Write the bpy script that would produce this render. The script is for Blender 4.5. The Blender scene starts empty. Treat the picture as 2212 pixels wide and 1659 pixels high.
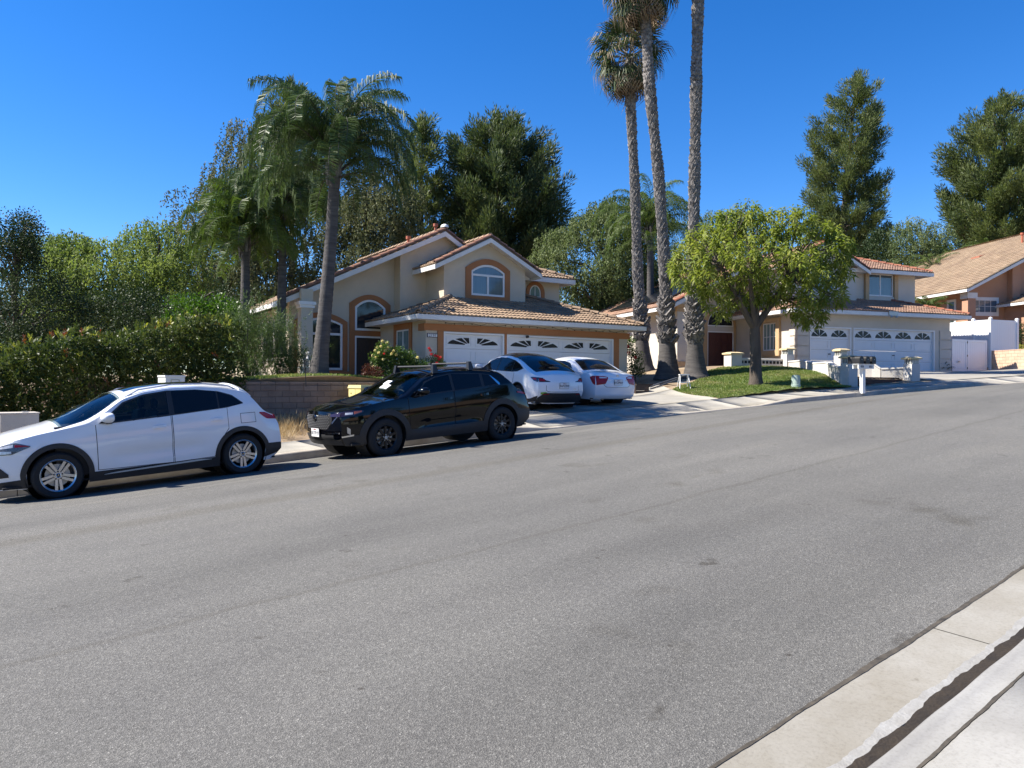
import bpy, math, random
import numpy as np
from mathutils import Vector, Matrix
R = math.radians
rng = np.random.default_rng(11)
random.seed(11)
SC = bpy.context.scene
COL = SC.collection
PHI = R(49.6)                       # road direction (+X) lies 49.6 deg right of the view axis
CF, SF = math.cos(PHI), math.sin(PHI)

# ---------------------------------------------------------------- camera, light, exposure
cam_d = bpy.data.cameras.new('camera')
cam = bpy.data.objects.new('camera', cam_d); COL.objects.link(cam)
cam_d.sensor_fit = 'HORIZONTAL'; cam_d.sensor_width = 36; cam_d.lens = 36 * 1662 / 2212
cam_d.clip_start = 0.05; cam_d.clip_end = 3000
ROLL = 0.005
_f = Vector((CF, SF, 0)); _r = Vector((SF, -CF, 0)); _u = Vector((0, 0, 1))
_r2 = _r * math.cos(ROLL) + _u * math.sin(ROLL); _u2 = _u * math.cos(ROLL) - _r * math.sin(ROLL)
cam.matrix_world = Matrix((( _r2.x, _u2.x, -_f.x, 0), (_r2.y, _u2.y, -_f.y, 0), (_r2.z, _u2.z, -_f.z, 0), (0, 0, 0, 1)))
SC.camera = cam

SUN = Vector((-0.95, 0.74, 1.25)).normalized()      # direction towards the sun
sun_el = math.asin(SUN.z); sun_rot = math.atan2(SUN.x, SUN.y)
world = bpy.data.worlds.new('World'); SC.world = world; world.use_nodes = True
wn = world.node_tree; wn.nodes.clear()
_o = wn.nodes.new('ShaderNodeOutputWorld'); _b = wn.nodes.new('ShaderNodeBackground'); _s = wn.nodes.new('ShaderNodeTexSky')
_s.sky_type = 'NISHITA'; _s.sun_disc = False; _s.sun_elevation = sun_el; _s.sun_rotation = sun_rot
_s.altitude = 800; _s.air_density = 1.0; _s.dust_density = 0.0; _s.ozone_density = 5.0
_h = wn.nodes.new('ShaderNodeHueSaturation'); _h.inputs['Saturation'].default_value = 1.3; _h.inputs['Hue'].default_value = 0.509
_b.inputs[1].default_value = 0.09
wn.links.new(_s.outputs[0], _h.inputs['Color']); wn.links.new(_h.outputs[0], _b.inputs[0]); wn.links.new(_b.outputs[0], _o.inputs[0])
sun_d = bpy.data.lights.new('sun', 'SUN'); sun = bpy.data.objects.new('sun', sun_d); COL.objects.link(sun)
sun_d.energy = 5.0; sun_d.angle = R(0.53); sun_d.color = (1.0, 0.94, 0.84)
sun.rotation_mode = 'QUATERNION'; sun.rotation_quaternion = (-SUN).to_track_quat('-Z', 'Y'); sun.location = (0, 0, 60)
SC.view_settings.view_transform = 'Standard'; SC.view_settings.look = 'None'
SC.view_settings.exposure = 1.2; SC.view_settings.gamma = 1.0; SC.view_settings.use_curve_mapping = False

# ---------------------------------------------------------------- materials
def _nodes(name):
    m = bpy.data.materials.new(name); m.use_nodes = True
    nt = m.node_tree; bs = nt.nodes['Principled BSDF']
    return m, nt, bs
def _rgb(c): return (c[0], c[1], c[2], 1.0)
def mat(name, col, rough=.6, metal=0., var=.0, scale=6., bump=0., bscale=60., coat=0., col2=None, spec=.5, streak=None, detail=5, isl=0.):
    """Principled material; colour varied between two tones by noise over the world position, optional fine bump."""
    m, nt, bs = _nodes(name); N = nt.nodes; L = nt.links
    bs.inputs['Roughness'].default_value = rough; bs.inputs['Metallic'].default_value = metal
    bs.inputs['Specular IOR Level'].default_value = spec
    if coat: bs.inputs['Coat Weight'].default_value = coat; bs.inputs['Coat Roughness'].default_value = .03
    bs.inputs['Base Color'].default_value = _rgb(col)
    geo = N.new('ShaderNodeNewGeometry'); vec = geo.outputs['Position']
    if streak:
        mp = N.new('ShaderNodeMapping'); mp.inputs['Scale'].default_value = streak; L.new(vec, mp.inputs[0]); vec = mp.outputs[0]
    if var or col2:
        a = col if col2 else [c * (1 - var) for c in col]; b = col2 if col2 else [min(1, c * (1 + var)) for c in col]
        nz = N.new('ShaderNodeTexNoise'); nz.inputs['Scale'].default_value = scale; nz.inputs['Detail'].default_value = detail; nz.inputs['Roughness'].default_value = .62
        L.new(vec, nz.inputs['Vector'])
        rp = N.new('ShaderNodeValToRGB'); rp.color_ramp.elements[0].position = .3; rp.color_ramp.elements[1].position = .7
        rp.color_ramp.elements[0].color = _rgb(a); rp.color_ramp.elements[1].color = _rgb(b)
        L.new(nz.outputs[0], rp.inputs[0]); out = rp.outputs[0]
        if isl:
            oi = N.new('ShaderNodeObjectInfo'); ad = N.new('ShaderNodeMath'); ad.operation = 'ADD'; L.new(geo.outputs['Random Per Island'], ad.inputs[0]); L.new(oi.outputs['Random'], ad.inputs[1])
            fr = N.new('ShaderNodeMath'); fr.operation = 'FRACT'; L.new(ad.outputs[0], fr.inputs[0])
            mr = N.new('ShaderNodeMapRange'); mr.inputs[3].default_value = 1 - isl; mr.inputs[4].default_value = 1 + isl; L.new(fr.outputs[0], mr.inputs[0])
            hs = N.new('ShaderNodeHueSaturation'); L.new(out, hs.inputs['Color']); L.new(mr.outputs[0], hs.inputs['Value']); out = hs.outputs[0]
        L.new(out, bs.inputs['Base Color'])
    if bump:
        nb = N.new('ShaderNodeTexNoise'); nb.inputs['Scale'].default_value = bscale; nb.inputs['Detail'].default_value = 4
        L.new(geo.outputs['Position'], nb.inputs['Vector'])
        bp = N.new('ShaderNodeBump'); bp.inputs['Strength'].default_value = bump; bp.inputs['Distance'].default_value = .02
        L.new(nb.outputs[0], bp.inputs['Height']); L.new(bp.outputs[0], bs.inputs['Normal'])
    return m
def leaf(name, cols, rough=.45, trans=.25, nscale=.5, spec=.4):
    """Leaf material: tone picked per leaf, shifted slowly through the crown; some light passes through."""
    m, nt, bs = _nodes(name); N = nt.nodes; L = nt.links
    geo = N.new('ShaderNodeNewGeometry'); oi = N.new('ShaderNodeObjectInfo')
    nz = N.new('ShaderNodeTexNoise'); nz.inputs['Scale'].default_value = nscale; nz.inputs['Detail'].default_value = 2; L.new(geo.outputs['Position'], nz.inputs['Vector'])
    ad = N.new('ShaderNodeMath'); ad.operation = 'MULTIPLY_ADD'; ad.inputs[1].default_value = .55; L.new(geo.outputs['Random Per Island'], ad.inputs[0])
    sb = N.new('ShaderNodeMapRange'); sb.inputs[1].default_value = .3; sb.inputs[2].default_value = .7; sb.inputs[4].default_value = .45; L.new(nz.outputs[0], sb.inputs[0]); L.new(sb.outputs[0], ad.inputs[2])
    rp = N.new('ShaderNodeValToRGB'); el = rp.color_ramp.elements
    el[0].color = _rgb(cols[0]); el[1].color = _rgb(cols[-1])
    for i, c in enumerate(cols[1:-1]):
        e = el.new((i + 1) / (len(cols) - 1)); e.color = _rgb(c)
    L.new(ad.outputs[0], rp.inputs[0]); L.new(rp.outputs[0], bs.inputs['Base Color'])
    bs.inputs['Roughness'].default_value = rough; bs.inputs['Specular IOR Level'].default_value = spec
    if trans:
        tr = N.new('ShaderNodeBsdfTranslucent'); mx = N.new('ShaderNodeMixShader'); mx.inputs[0].default_value = trans
        hs = N.new('ShaderNodeHueSaturation'); hs.inputs['Saturation'].default_value = 1.15; hs.inputs['Value'].default_value = 1.5
        L.new(rp.outputs[0], hs.inputs['Color']); L.new(hs.outputs[0], tr.inputs[0])
        L.new(bs.outputs[0], mx.inputs[1]); L.new(tr.outputs[0], mx.inputs[2]); L.new(mx.outputs[0], N['Material Output'].inputs[0])
    return m

# ---------------------------------------------------------------- mesh helpers
UPWARD = ('road', 'kerb', 'kerb_section', 'gutter', 'gutter_section', 'sidewalk', 'sidewalk_end', 'slab', 'near_yard', 'driveway', 'driveway_slab', 'mineral_crust', 'gutter_silt', 'edge_joint', 'edge_spill', 'joint_dirt', 'lawn', 'ground', 'yard_ground', 'raised_yard')
def mesh_np(name, V, F, m, parent=None, kind=None, smooth=False):
    """One object from numpy vertices and an (n,4) or (n,3) face array."""
    V = np.asarray(V, dtype=np.float32); F = np.asarray(F, dtype=np.int32); k = F.shape[1]
    if name in UPWARD:
        q = V[F]; nz = np.cross(q[:, 1] - q[:, 0], q[:, 2] - q[:, 0])[:, 2]; F = np.where((nz < -1e-9)[:, None], F[:, ::-1], F)
    me = bpy.data.meshes.new(name); me.vertices.add(len(V)); me.vertices.foreach_set('co', V.ravel())
    me.loops.add(F.size); me.loops.foreach_set('vertex_index', F.ravel())
    me.polygons.add(len(F)); me.polygons.foreach_set('loop_start', np.arange(0, F.size, k, dtype=np.int32))
    if smooth: me.polygons.foreach_set('use_smooth', np.ones(len(F), dtype=bool))
    me.materials.append(m); me.update(calc_edges=True); me.validate()
    o = bpy.data.objects.new(name, me); COL.objects.link(o)
    if parent is not None: o.parent = parent
    if kind: o['kind'] = kind
    return o
class MB:
    """Collects faces and links them as ONE mesh object."""
    def __init__(s): s.v = []; s.f = []; s.k = []; s.cur = 0
    def add(s, vs, fs):
        b = len(s.v); s.v += [tuple(p) for p in vs]; s.f += [tuple(i + b for i in f) for f in fs]; s.k += [s.cur] * len(fs); return s
    def box(s, x0, x1, y0, y1, z0, z1):
        return s.add([(x0,y0,z0),(x1,y0,z0),(x1,y1,z0),(x0,y1,z0),(x0,y0,z1),(x1,y0,z1),(x1,y1,z1),(x0,y1,z1)],
                     [(0,3,2,1),(4,5,6,7),(0,1,5,4),(1,2,6,5),(2,3,7,6),(3,0,4,7)])
    def hexa(s, p):      # 8 points, bottom loop then top loop
        return s.add(p, [(0,3,2,1),(4,5,6,7),(0,1,5,4),(1,2,6,5),(2,3,7,6),(3,0,4,7)])
    def prism(s, poly, d0, d1, ax='y'):
        """poly: 2-D outline; extruded along ax from d0 to d1. For ax='y' poly is (x,z), for 'z' (x,y), for 'x' (y,z)."""
        n = len(poly)
        def P(a, b, d): return {'y': (a, d, b), 'z': (a, b, d), 'x': (d, a, b)}[ax]
        vs = [P(a, b, d0) for a, b in poly] + [P(a, b, d1) for a, b in poly]
        return s.add(vs, [tuple(range(n)), tuple(range(2 * n - 1, n - 1, -1))] + [(i, i + n, (i + 1) % n + n, (i + 1) % n) for i in range(n)])
    def ring(s, out, inn, d0, d1, ax='y', closed=True):
        """Band between two outlines of equal length, extruded."""
        n = len(out)
        def P(a, b, d): return {'y': (a, d, b), 'z': (a, b, d), 'x': (d, a, b)}[ax]
        vs = [P(*p, d0) for p in out] + [P(*p, d0) for p in inn] + [P(*p, d1) for p in out] + [P(*p, d1) for p in inn]
        fs = []
        for i in range(n if closed else n - 1):
            j = (i + 1) % n
            fs += [(i, j, n + j, n + i), (2*n + i, 3*n + i, 3*n + j, 2*n + j), (i, 2*n + i, 2*n + j, j), (n + i, n + j, 3*n + j, 3*n + i)]
        if not closed: fs += [(0, n, 3*n, 2*n), (n - 1, 3*n - 1, 4*n - 1, 2*n - 1)]
        return s.add(vs, fs)
    def tube(s, pts, rad, n=8, cap=True):
        pts = [Vector(p) for p in pts]; rad = rad if hasattr(rad, '__len__') else [rad] * len(pts)
        b = len(s.v); prev = None
        for i, p in enumerate(pts):
            t = (pts[min(i + 1, len(pts) - 1)] - pts[max(i - 1, 0)]).normalized()
            if prev is None:
                a = t.orthogonal().normalized()
            else:
                a = prev - t * prev.dot(t)
                a = a.normalized() if a.length > 1e-5 else t.orthogonal().normalized()
            prev = a; c = t.cross(a)
            for k in range(n):
                q = p + (a * math.cos(2*math.pi*k/n) + c * math.sin(2*math.pi*k/n)) * rad[i]; s.v.append(tuple(q))
        for i in range(len(pts) - 1):
            for k in range(n):
                s.f.append((b+i*n+k, b+i*n+(k+1)%n, b+(i+1)*n+(k+1)%n, b+(i+1)*n+k)); s.k.append(s.cur)
        if cap:
            s.f.append(tuple(b + k for k in range(n))[::-1]); s.k.append(s.cur)
            s.f.append(tuple(b + (len(pts)-1)*n + k for k in range(n))); s.k.append(s.cur)
        return s
    def lathe(s, prof, n=16, ax='z', c=(0,0,0), closed=False):
        """prof: (radius, height) list turned about ax through c."""
        b = len(s.v)
        for r, h in prof:
            for k in range(n):
                a = 2*math.pi*k/n; p = (r*math.cos(a), r*math.sin(a))
                q = {'z': (p[0], p[1], h), 'y': (p[0], h, p[1]), 'x': (h, p[0], p[1])}[ax]
                s.v.append((q[0]+c[0], q[1]+c[1], q[2]+c[2]))
        m = len(prof)
        for i in range(m if closed else m - 1):
            for k in range(n):
                s.f.append((b+i*n+k, b+i*n+(k+1)%n, b+((i+1)%m)*n+(k+1)%n, b+((i+1)%m)*n+k)); s.k.append(s.cur)
        return s
    def grid(s, fn, nu, nv):
        b = len(s.v)
        for i in range(nu + 1):
            for j in range(nv + 1): s.v.append(tuple(fn(i / nu, j / nv)))
        for i in range(nu):
            for j in range(nv):
                q = b + i*(nv+1) + j; s.f.append((q, q+nv+1, q+nv+2, q+1)); s.k.append(s.cur)
        return s
    def xf(s, M):
        s.v = [tuple(M @ Vector(p)) for p in s.v]; return s
    def mesh(s, name, mats, smooth=None):
        me = bpy.data.meshes.new(name); me.from_pydata(s.v, [], s.f)
        mats = mats if isinstance(mats, (list, tuple)) else [mats]
        for m in mats: me.materials.append(m)
        if len(mats) > 1: me.polygons.foreach_set('material_index', s.k)
        if smooth is not None:
            me.polygons.foreach_set('use_smooth', [True] * len(me.polygons))
            if smooth < 179: me.set_sharp_from_angle(angle=R(smooth))
        me.update(); return me
    def build(s, name, mats, parent=None, smooth=None, kind=None, fixn=False):
        me = s.mesh(name, mats, smooth)
        if fixn:
            import bmesh
            bm = bmesh.new(); bm.from_mesh(me); bmesh.ops.recalc_face_normals(bm, faces=bm.faces); bm.to_mesh(me); bm.free()
        o = bpy.data.objects.new(name, me); COL.objects.link(o)
        if parent is not None: o.parent = parent
        if kind: o['kind'] = kind
        return o
def inst(name, me, parent, loc=(0,0,0), rot=(0,0,0), scale=(1,1,1)):
    o = bpy.data.objects.new(name, me); COL.objects.link(o); o.parent = parent
    o.location = loc; o.rotation_euler = rot; o.scale = scale; return o
def tag(o, label=None, cat=None, group=None, kind=None):
    if label: o['label'] = label
    if cat: o['category'] = cat
    if group: o['group'] = group
    if kind: o['kind'] = kind
    return o
def thing(name, label, cat, loc=(0,0,0), rz=0., group=None):
    o = bpy.data.objects.new(name, None); COL.objects.link(o); o.empty_display_size = .3
    o.location = loc; o.rotation_euler = (0, 0, rz); return tag(o, label, cat, group)
def copy_tree(o, parent=None):
    c = o.copy(); COL.objects.link(c)
    if parent is not None: c.parent = parent
    for ch in list(o.children): copy_tree(ch, c)
    return c
def text_mesh(txt, size, m, parent, name, loc, rot, extrude=.003, align='CENTER', sx=1.):
    cu = bpy.data.curves.new(name, 'FONT'); cu.body = txt; cu.size = size; cu.extrude = extrude; cu.align_x = align; cu.align_y = 'CENTER'; cu.resolution_u = 3
    o = bpy.data.objects.new(name, cu); me = bpy.data.meshes.new_from_object(o); bpy.data.objects.remove(o)
    me.materials.clear(); me.materials.append(m)
    q = bpy.data.objects.new(name, me); COL.objects.link(q); q.parent = parent; q.location = loc; q.rotation_euler = rot; q.scale = (sx, 1, 1)
    return q
def P(px, py, d):
    """World point seen at (px, py) of the 2212-wide photograph at depth d."""
    u = (px - 1106) / 1662; v = -(py - 829.5) / 1662
    u, v = u - ROLL * v, v + ROLL * u
    return Vector((CF + u * SF, SF - u * CF, v)) * d
def interp(x, pts):
    return float(np.interp(x, [p[0] for p in pts], [p[1] for p in pts]))

def conc(name, a, b):
    """Weathered concrete: broad stains, fine mottling, grit and small pits."""
    m, nt, bs = _nodes(name); N = nt.nodes; L = nt.links; geo = N.new('ShaderNodeNewGeometry')
    def noise(sc, det): z = N.new('ShaderNodeTexNoise'); z.inputs['Scale'].default_value = sc; z.inputs['Detail'].default_value = det; z.inputs['Roughness'].default_value = .7; L.new(geo.outputs['Position'], z.inputs['Vector']); return z.outputs[0]
    def ramp(src, st):
        r = N.new('ShaderNodeValToRGB'); e = r.color_ramp.elements; e[0].position, e[0].color = st[0][0], _rgb(st[0][1]); e[1].position, e[1].color = st[-1][0], _rgb(st[-1][1])
        for p, c in st[1:-1]: q = e.new(p); q.color = _rgb(c)
        L.new(src, r.inputs[0]); return r.outputs[0]
    def mul(p, q):
        x = N.new('ShaderNodeMix'); x.data_type = 'RGBA'; x.blend_type = 'MULTIPLY'; x.inputs[0].default_value = 1; L.new(p, x.inputs[6]); L.new(q, x.inputs[7]); return x.outputs[2]
    c = ramp(noise(1.6, 8), [(.32, a), (.68, b)])
    c = mul(c, ramp(noise(.45, 3), [(.3, (.86, .85, .83)), (.6, (1, 1, 1))])); c = mul(c, ramp(noise(55, 3), [(.25, (.82, .81, .80)), (.5, (1, 1, 1)), (.8, (1.06, 1.06, 1.06))]))
    c = mul(c, ramp(noise(9, 2), [(.22, (.70, .68, .64)), (.27, (1, 1, 1))]))
    L.new(c, bs.inputs['Base Color']); bs.inputs['Roughness'].default_value = .9; bs.inputs['Specular IOR Level'].default_value = .3
    bp = N.new('ShaderNodeBump'); bp.inputs['Strength'].default_value = .18; bp.inputs['Distance'].default_value = .006; L.new(noise(140, 3), bp.inputs['Height']); L.new(bp.outputs[0], bs.inputs['Normal'])
    return m

# ---------------------------------------------------------------- shared materials
M = {}
M['asphalt'] = None
M['conc'] = conc('concrete', (.21,.204,.192), (.275,.269,.255))
M['conc_far'] = conc('sidewalk_concrete', (.26,.243,.21), (.34,.322,.285))
M['gutter'] = conc('gutter_concrete', (.225,.205,.165), (.30,.285,.25))
M['kerbface'] = mat('kerb_concrete', (.30,.26,.21), .85, col2=(.42,.38,.32), scale=2.5, bump=.25, bscale=60)
M['stucco'] = mat('cream_stucco', (.49,.425,.33), .9, col2=(.57,.50,.395), scale=.8, bump=.55, bscale=55)
M['stucco2'] = mat('pale_stucco', (.48,.435,.37), .9, col2=(.56,.51,.44), scale=.8, bump=.5, bscale=55)
M['stucco3'] = mat('terracotta_stucco', (.37,.20,.125), .9, col2=(.42,.24,.155), scale=.8, bump=.4, bscale=55)
M['trim'] = mat('orange_trim', (.33,.135,.05), .8, col2=(.37,.155,.06), scale=2, bump=.25, bscale=70)
M['tantrim'] = mat('tan_trim', (.42,.28,.15), .8, col2=(.47,.33,.19), scale=2, bump=.25, bscale=70)
M['white'] = mat('white_paint', (.74,.73,.71), .55, var=.04, scale=2, bump=.05, bscale=40)
M['door_white'] = mat('garage_white', (.72,.71,.70), .5, var=.03, scale=1.5)
M['fascia'] = mat('fascia_paint', (.60,.585,.56), .6, col2=(.68,.67,.65), scale=3)
M['vinyl'] = mat('white_vinyl', (.80,.80,.80), .4, var=.02, scale=1)
M['glass'] = mat('dark_window_glass', (.012,.018,.025), .04, spec=.6)
M['glassblue'] = mat('curtained_window_glass', (.07,.10,.13), .06, spec=.9, col2=(.10,.14,.18), scale=9, streak=(1,1,.02))
M['glassteal'] = mat('pale_window_glass', (.10,.17,.17), .06, spec=.8, col2=(.2,.28,.27), scale=5, streak=(1,1,.05))
M['lite'] = mat('dark_door_lite', (.012,.010,.010), .22, spec=.3, var=.3, scale=3)
M['darkwood'] = mat('dark_door_wood', (.028,.017,.012), .5, col2=(.05,.03,.02), scale=6, streak=(6,6,.6))
M['redwood'] = mat('red_door_wood', (.06,.014,.010), .45, col2=(.09,.022,.015), scale=6, streak=(6,6,.6))
M['tile1'] = mat('brown_roof_tile', (.19,.13,.085), .85, col2=(.32,.22,.14), scale=1.6, bump=.3, bscale=50, isl=.22)
M['tile1r'] = mat('red_brown_rake_tile', (.20,.095,.062), .85, col2=(.27,.13,.085), scale=2, bump=.3, bscale=50, isl=.12)
M['tile2'] = mat('orange_roof_tile', (.25,.145,.10), .85, col2=(.34,.21,.14), scale=1.6, bump=.3, bscale=50, isl=.18)
M['tile2r'] = mat('orange_ridge_tile', (.27,.09,.05), .85, col2=(.33,.13,.075), scale=2, bump=.2, bscale=50, isl=.12)
M['tile3'] = mat('tan_roof_tile', (.20,.137,.09), .85, col2=(.275,.20,.13), scale=.8, bump=.2, bscale=50, isl=.16)
M['block'] = mat('grey_brown_block', (.17,.125,.095), .9, col2=(.25,.19,.145), scale=2.2, bump=.5, bscale=45, isl=.12)
M['mortar'] = mat('mortar', (.13,.10,.08), .95, var=.1, scale=6)
M['block3'] = mat('pink_block', (.50,.33,.23), .9, col2=(.56,.39,.28), scale=3, bump=.3, bscale=45, isl=.08)
M['mortar3'] = mat('pale_mortar', (.40,.30,.23), .95, var=.1, scale=6)
M['brick'] = mat('dark_brick', (.10,.045,.03), .9, col2=(.15,.07,.05), scale=4, bump=.3, bscale=50, isl=.2)
M['black'] = mat('black_metal', (.012,.012,.014), .45, var=.1, scale=8)
M['galv'] = mat('galvanised_metal', (.42,.42,.40), .45, metal=.6, var=.1, scale=4)
M['ventred'] = mat('red_painted_pipe', (.36,.10,.05), .6, var=.1, scale=5)
M['dirt'] = mat('bare_soil', (.20,.14,.085), .95, col2=(.33,.25,.16), scale=1.2, bump=.7, bscale=18)
M['plate'] = mat('plate_white', (.75,.75,.75), .4, var=.02)
M['ink'] = mat('dark_ink', (.01,.012,.03), .5, var=.05)
M['solar'] = mat('solar_panel', (.012,.014,.018), .18, var=.15, scale=3, spec=.6)
M['bark'] = mat('brown_bark', (.055,.042,.032), .95, col2=(.11,.088,.07), scale=5, bump=.9, bscale=22, streak=(1,1,.3))
M['palmbark'] = mat('grey_palm_bark', (.045,.040,.039), .95, col2=(.10,.092,.087), scale=4, bump=.8, bscale=25, streak=(.6,.6,4))
M['boot'] = mat('palm_leaf_base', (.07,.062,.057), .9, col2=(.25,.23,.215), scale=5, bump=.5, bscale=30, isl=.3)
# ================================================================ ROAD FRAME
RAD = 80.0; GR = 0.0616
def rd(s, n):
    if s <= 6: return s, n
    a = (s - 6) / RAD; rn = RAD - (14.8 - n)
    return 6 + rn * math.sin(a), 14.8 - RAD + rn * math.cos(a)
def rdinv(X, Y):
    if X <= 6: return X, Y
    dx = X - 6; dy = Y - (14.8 - RAD); a = math.atan2(dx, dy)
    return 6 + RAD * a, math.hypot(dx, dy) - RAD + 14.8
def zroad(s, n):
    t = (n - 8.33) / 6.43
    return -1.70 - (.28 if t > 0 else .10) * t * t + GR * s
def gut(s): return -1.98 + GR * s
def kerb_h(s):      # drops at the two driveways
    return float(np.interp(s, [12.4, 13.6, 21.6, 23.2, 32.2, 33.6, 46, 47.5], [.15, .02, .02, .15, .15, .02, .02, .15]))
def zwalk(s, n):
    k = kerb_h(s); f = min(max((n - 14.97) / 1.43, 0), 1)
    return gut(s) + k + (.21 - k) * f
def sheet(name, s0, s1, ds, ns, zf, m, parent=None, kind=None, smooth=True):
    k = max(1, int(round((s1 - s0) / ds))); V = []; F = []
    for i in range(k + 1):
        s = s0 + (s1 - s0) * i / k
        for n in ns:
            x, y = rd(s, n); V.append((x, y, zf(s, n)))
    w = len(ns)
    for i in range(k):
        for j in range(w - 1):
            q = i * w + j; F.append((q, q + w, q + w + 1, q + 1))
    return mesh_np(name, V, F, m, parent, kind, smooth)

# asphalt: pale worn aggregate, tone drifting along the direction of travel, bits of stone
def asphalt():
    m, nt, bs = _nodes('worn_asphalt'); N = nt.nodes; L = nt.links
    geo = N.new('ShaderNodeNewGeometry')
    def noise(sc, det=3, vec=None, rough=.6):
        z = N.new('ShaderNodeTexNoise'); z.inputs['Scale'].default_value = sc; z.inputs['Detail'].default_value = det; z.inputs['Roughness'].default_value = rough
        L.new(vec or geo.outputs['Position'], z.inputs['Vector']); return z.outputs[0]
    def ramp(src, stops):
        r = N.new('ShaderNodeValToRGB'); e = r.color_ramp.elements
        e[0].position, e[0].color = stops[0][0], _rgb(stops[0][1]); e[1].position, e[1].color = stops[-1][0], _rgb(stops[-1][1])
        for p, c in stops[1:-1]: q = e.new(p); q.color = _rgb(c)
        L.new(src, r.inputs[0]); return r.outputs[0]
    def mul(a, b, mode='MULTIPLY', f=1.):
        x = N.new('ShaderNodeMix'); x.data_type = 'RGBA'; x.blend_type = mode; x.inputs[0].default_value = f
        L.new(a, x.inputs[6]); L.new(b, x.inputs[7]); return x.outputs[2]
    vor = N.new('ShaderNodeTexVoronoi'); vor.inputs['Scale'].default_value = 150; L.new(geo.outputs['Position'], vor.inputs['Vector'])
    stone = ramp(vor.outputs['Color'], [(0, (.080,.078,.072)), (.45, (.132,.128,.118)), (.8, (.178,.172,.157)), (1, (.34,.33,.30))])
    grit = ramp(noise(38, 5), [(.25, (.72,.72,.73)), (.6, (1,1,1.01)), (.8, (1.18,1.18,1.19))])
    mp = N.new('ShaderNodeMapping'); mp.inputs['Scale'].default_value = (.10, .75, 1); L.new(geo.outputs['Position'], mp.inputs[0])
    lane = ramp(noise(1.0, 4, mp.outputs[0]), [(.3, (.80,.80,.80)), (.55, (1,1,1)), (.75, (1.12,1.11,1.08))])
    big = ramp(noise(.22, 5), [(.3, (.86,.86,.86)), (.7, (1.1,1.09,1.06))])
    spot = ramp(noise(2.3, 3), [(.24, (.55,.53,.50)), (.31, (1,1,1))])
    sep = N.new('ShaderNodeSeparateXYZ'); L.new(geo.outputs['Position'], sep.inputs[0])
    def math_(op, a, b=None, c=None):
        q = N.new('ShaderNodeMath'); q.operation = op
        for i, v in enumerate((a, b, c)):
            if v is None: continue
            if isinstance(v, (int, float)): q.inputs[i].default_value = v
            else: L.new(v, q.inputs[i])
        return q.outputs[0]
    wob = math_('MULTIPLY_ADD', noise(.8, 3), .25, -.125)
    def seam(y0, slope, wid, tone, soft):
        d = math_('ABSOLUTE', math_('ADD', math_('SUBTRACT', math_('SUBTRACT', sep.outputs[1], y0), math_('MULTIPLY', sep.outputs[0], slope)), wob))
        return ramp(math_('DIVIDE', d, wid), [(0, tone), (1 - soft, tone), (1, (1, 1, 1))])
    seams = mul(mul(seam(11.35, .055, .10, (1.16, 1.15, 1.12), .5), seam(9.2, .02, .30, (.90, .88, .84), .6)), mul(seam(5.4, -.01, .05, (.88, .87, .85), .5), seam(12.2, .0, .06, (1.10, 1.10, 1.08), .5)))
    pv = N.new('ShaderNodeTexVoronoi'); pv.inputs['Scale'].default_value = 2.2; pv.inputs['Randomness'].default_value = 1.; L.new(geo.outputs['Position'], pv.inputs['Vector'])
    drop = ramp(math_('ADD', pv.outputs['Distance'], math_('MULTIPLY', noise(30, 2), .03)), [(.035, (.50,.47,.44)), (.055, (.8,.79,.78)), (.075, (1, 1, 1))])
    oil = ramp(noise(1.05, 2), [(.20, (.74,.72,.68)), (.34, (1, 1, 1))])
    c = mul(mul(mul(mul(mul(mul(mul(stone, grit), lane), big), spot), seams), drop), oil)
    L.new(c, bs.inputs['Base Color']); bs.inputs['Roughness'].default_value = .88; bs.inputs['Specular IOR Level'].default_value = .3
    bp = N.new('ShaderNodeBump'); bp.inputs['Strength'].default_value = .55; bp.inputs['Distance'].default_value = .006
    L.new(vor.outputs['Distance'], bp.inputs['Height']); L.new(bp.outputs[0], bs.inputs['Normal'])
    return m
M['asphalt'] = asphalt()
sheet('road', -70, 110, 1.0, [1.93 + (14.42 - 1.93) * i / 16 for i in range(17)], zroad, M['asphalt'], kind='structure')
# far gutter, kerb, sidewalk slabs
sheet('gutter', -70, 110, 1.0, [14.42, 14.62, 14.8], lambda s, n: gut(s) - .03 + .08 * (14.8 - n), M['gutter'], kind='structure')
def kerb_run(name, s0, s1, parent):
    V = []; F = []; k = max(1, int((s1 - s0) / .3))
    for i in range(k + 1):
        s = s0 + (s1 - s0) * i / k; h = kerb_h(s); g = gut(s)
        for n, z in ((14.8, g - .08), (14.8, g + h - .03), (14.83, g + h), (14.97, g + h), (14.97, g - .08)):
            x, y = rd(s, n); V.append((x, y, z))
    for i in range(k):
        for j in range(4): q = i * 5 + j; F.append((q, q + 5, q + 6, q + 1))
    return mesh_np(name, V, F, M['kerbface'], parent)
kerb = kerb_run('kerb', -70, -10, None); kerb['kind'] = 'structure'
s = -10.0
while s < 46:
    kerb_run('kerb_section', s + .006, s + 3 - .006, kerb); s += 3.0
kerb_run('kerb_section', 47.006, 110, kerb)
walk = sheet('sidewalk', -70, -12, 1.0, [14.97, 15.4, 15.9, 16.4], zwalk, M['conc_far'], kind='structure')
s = -12.0
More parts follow.
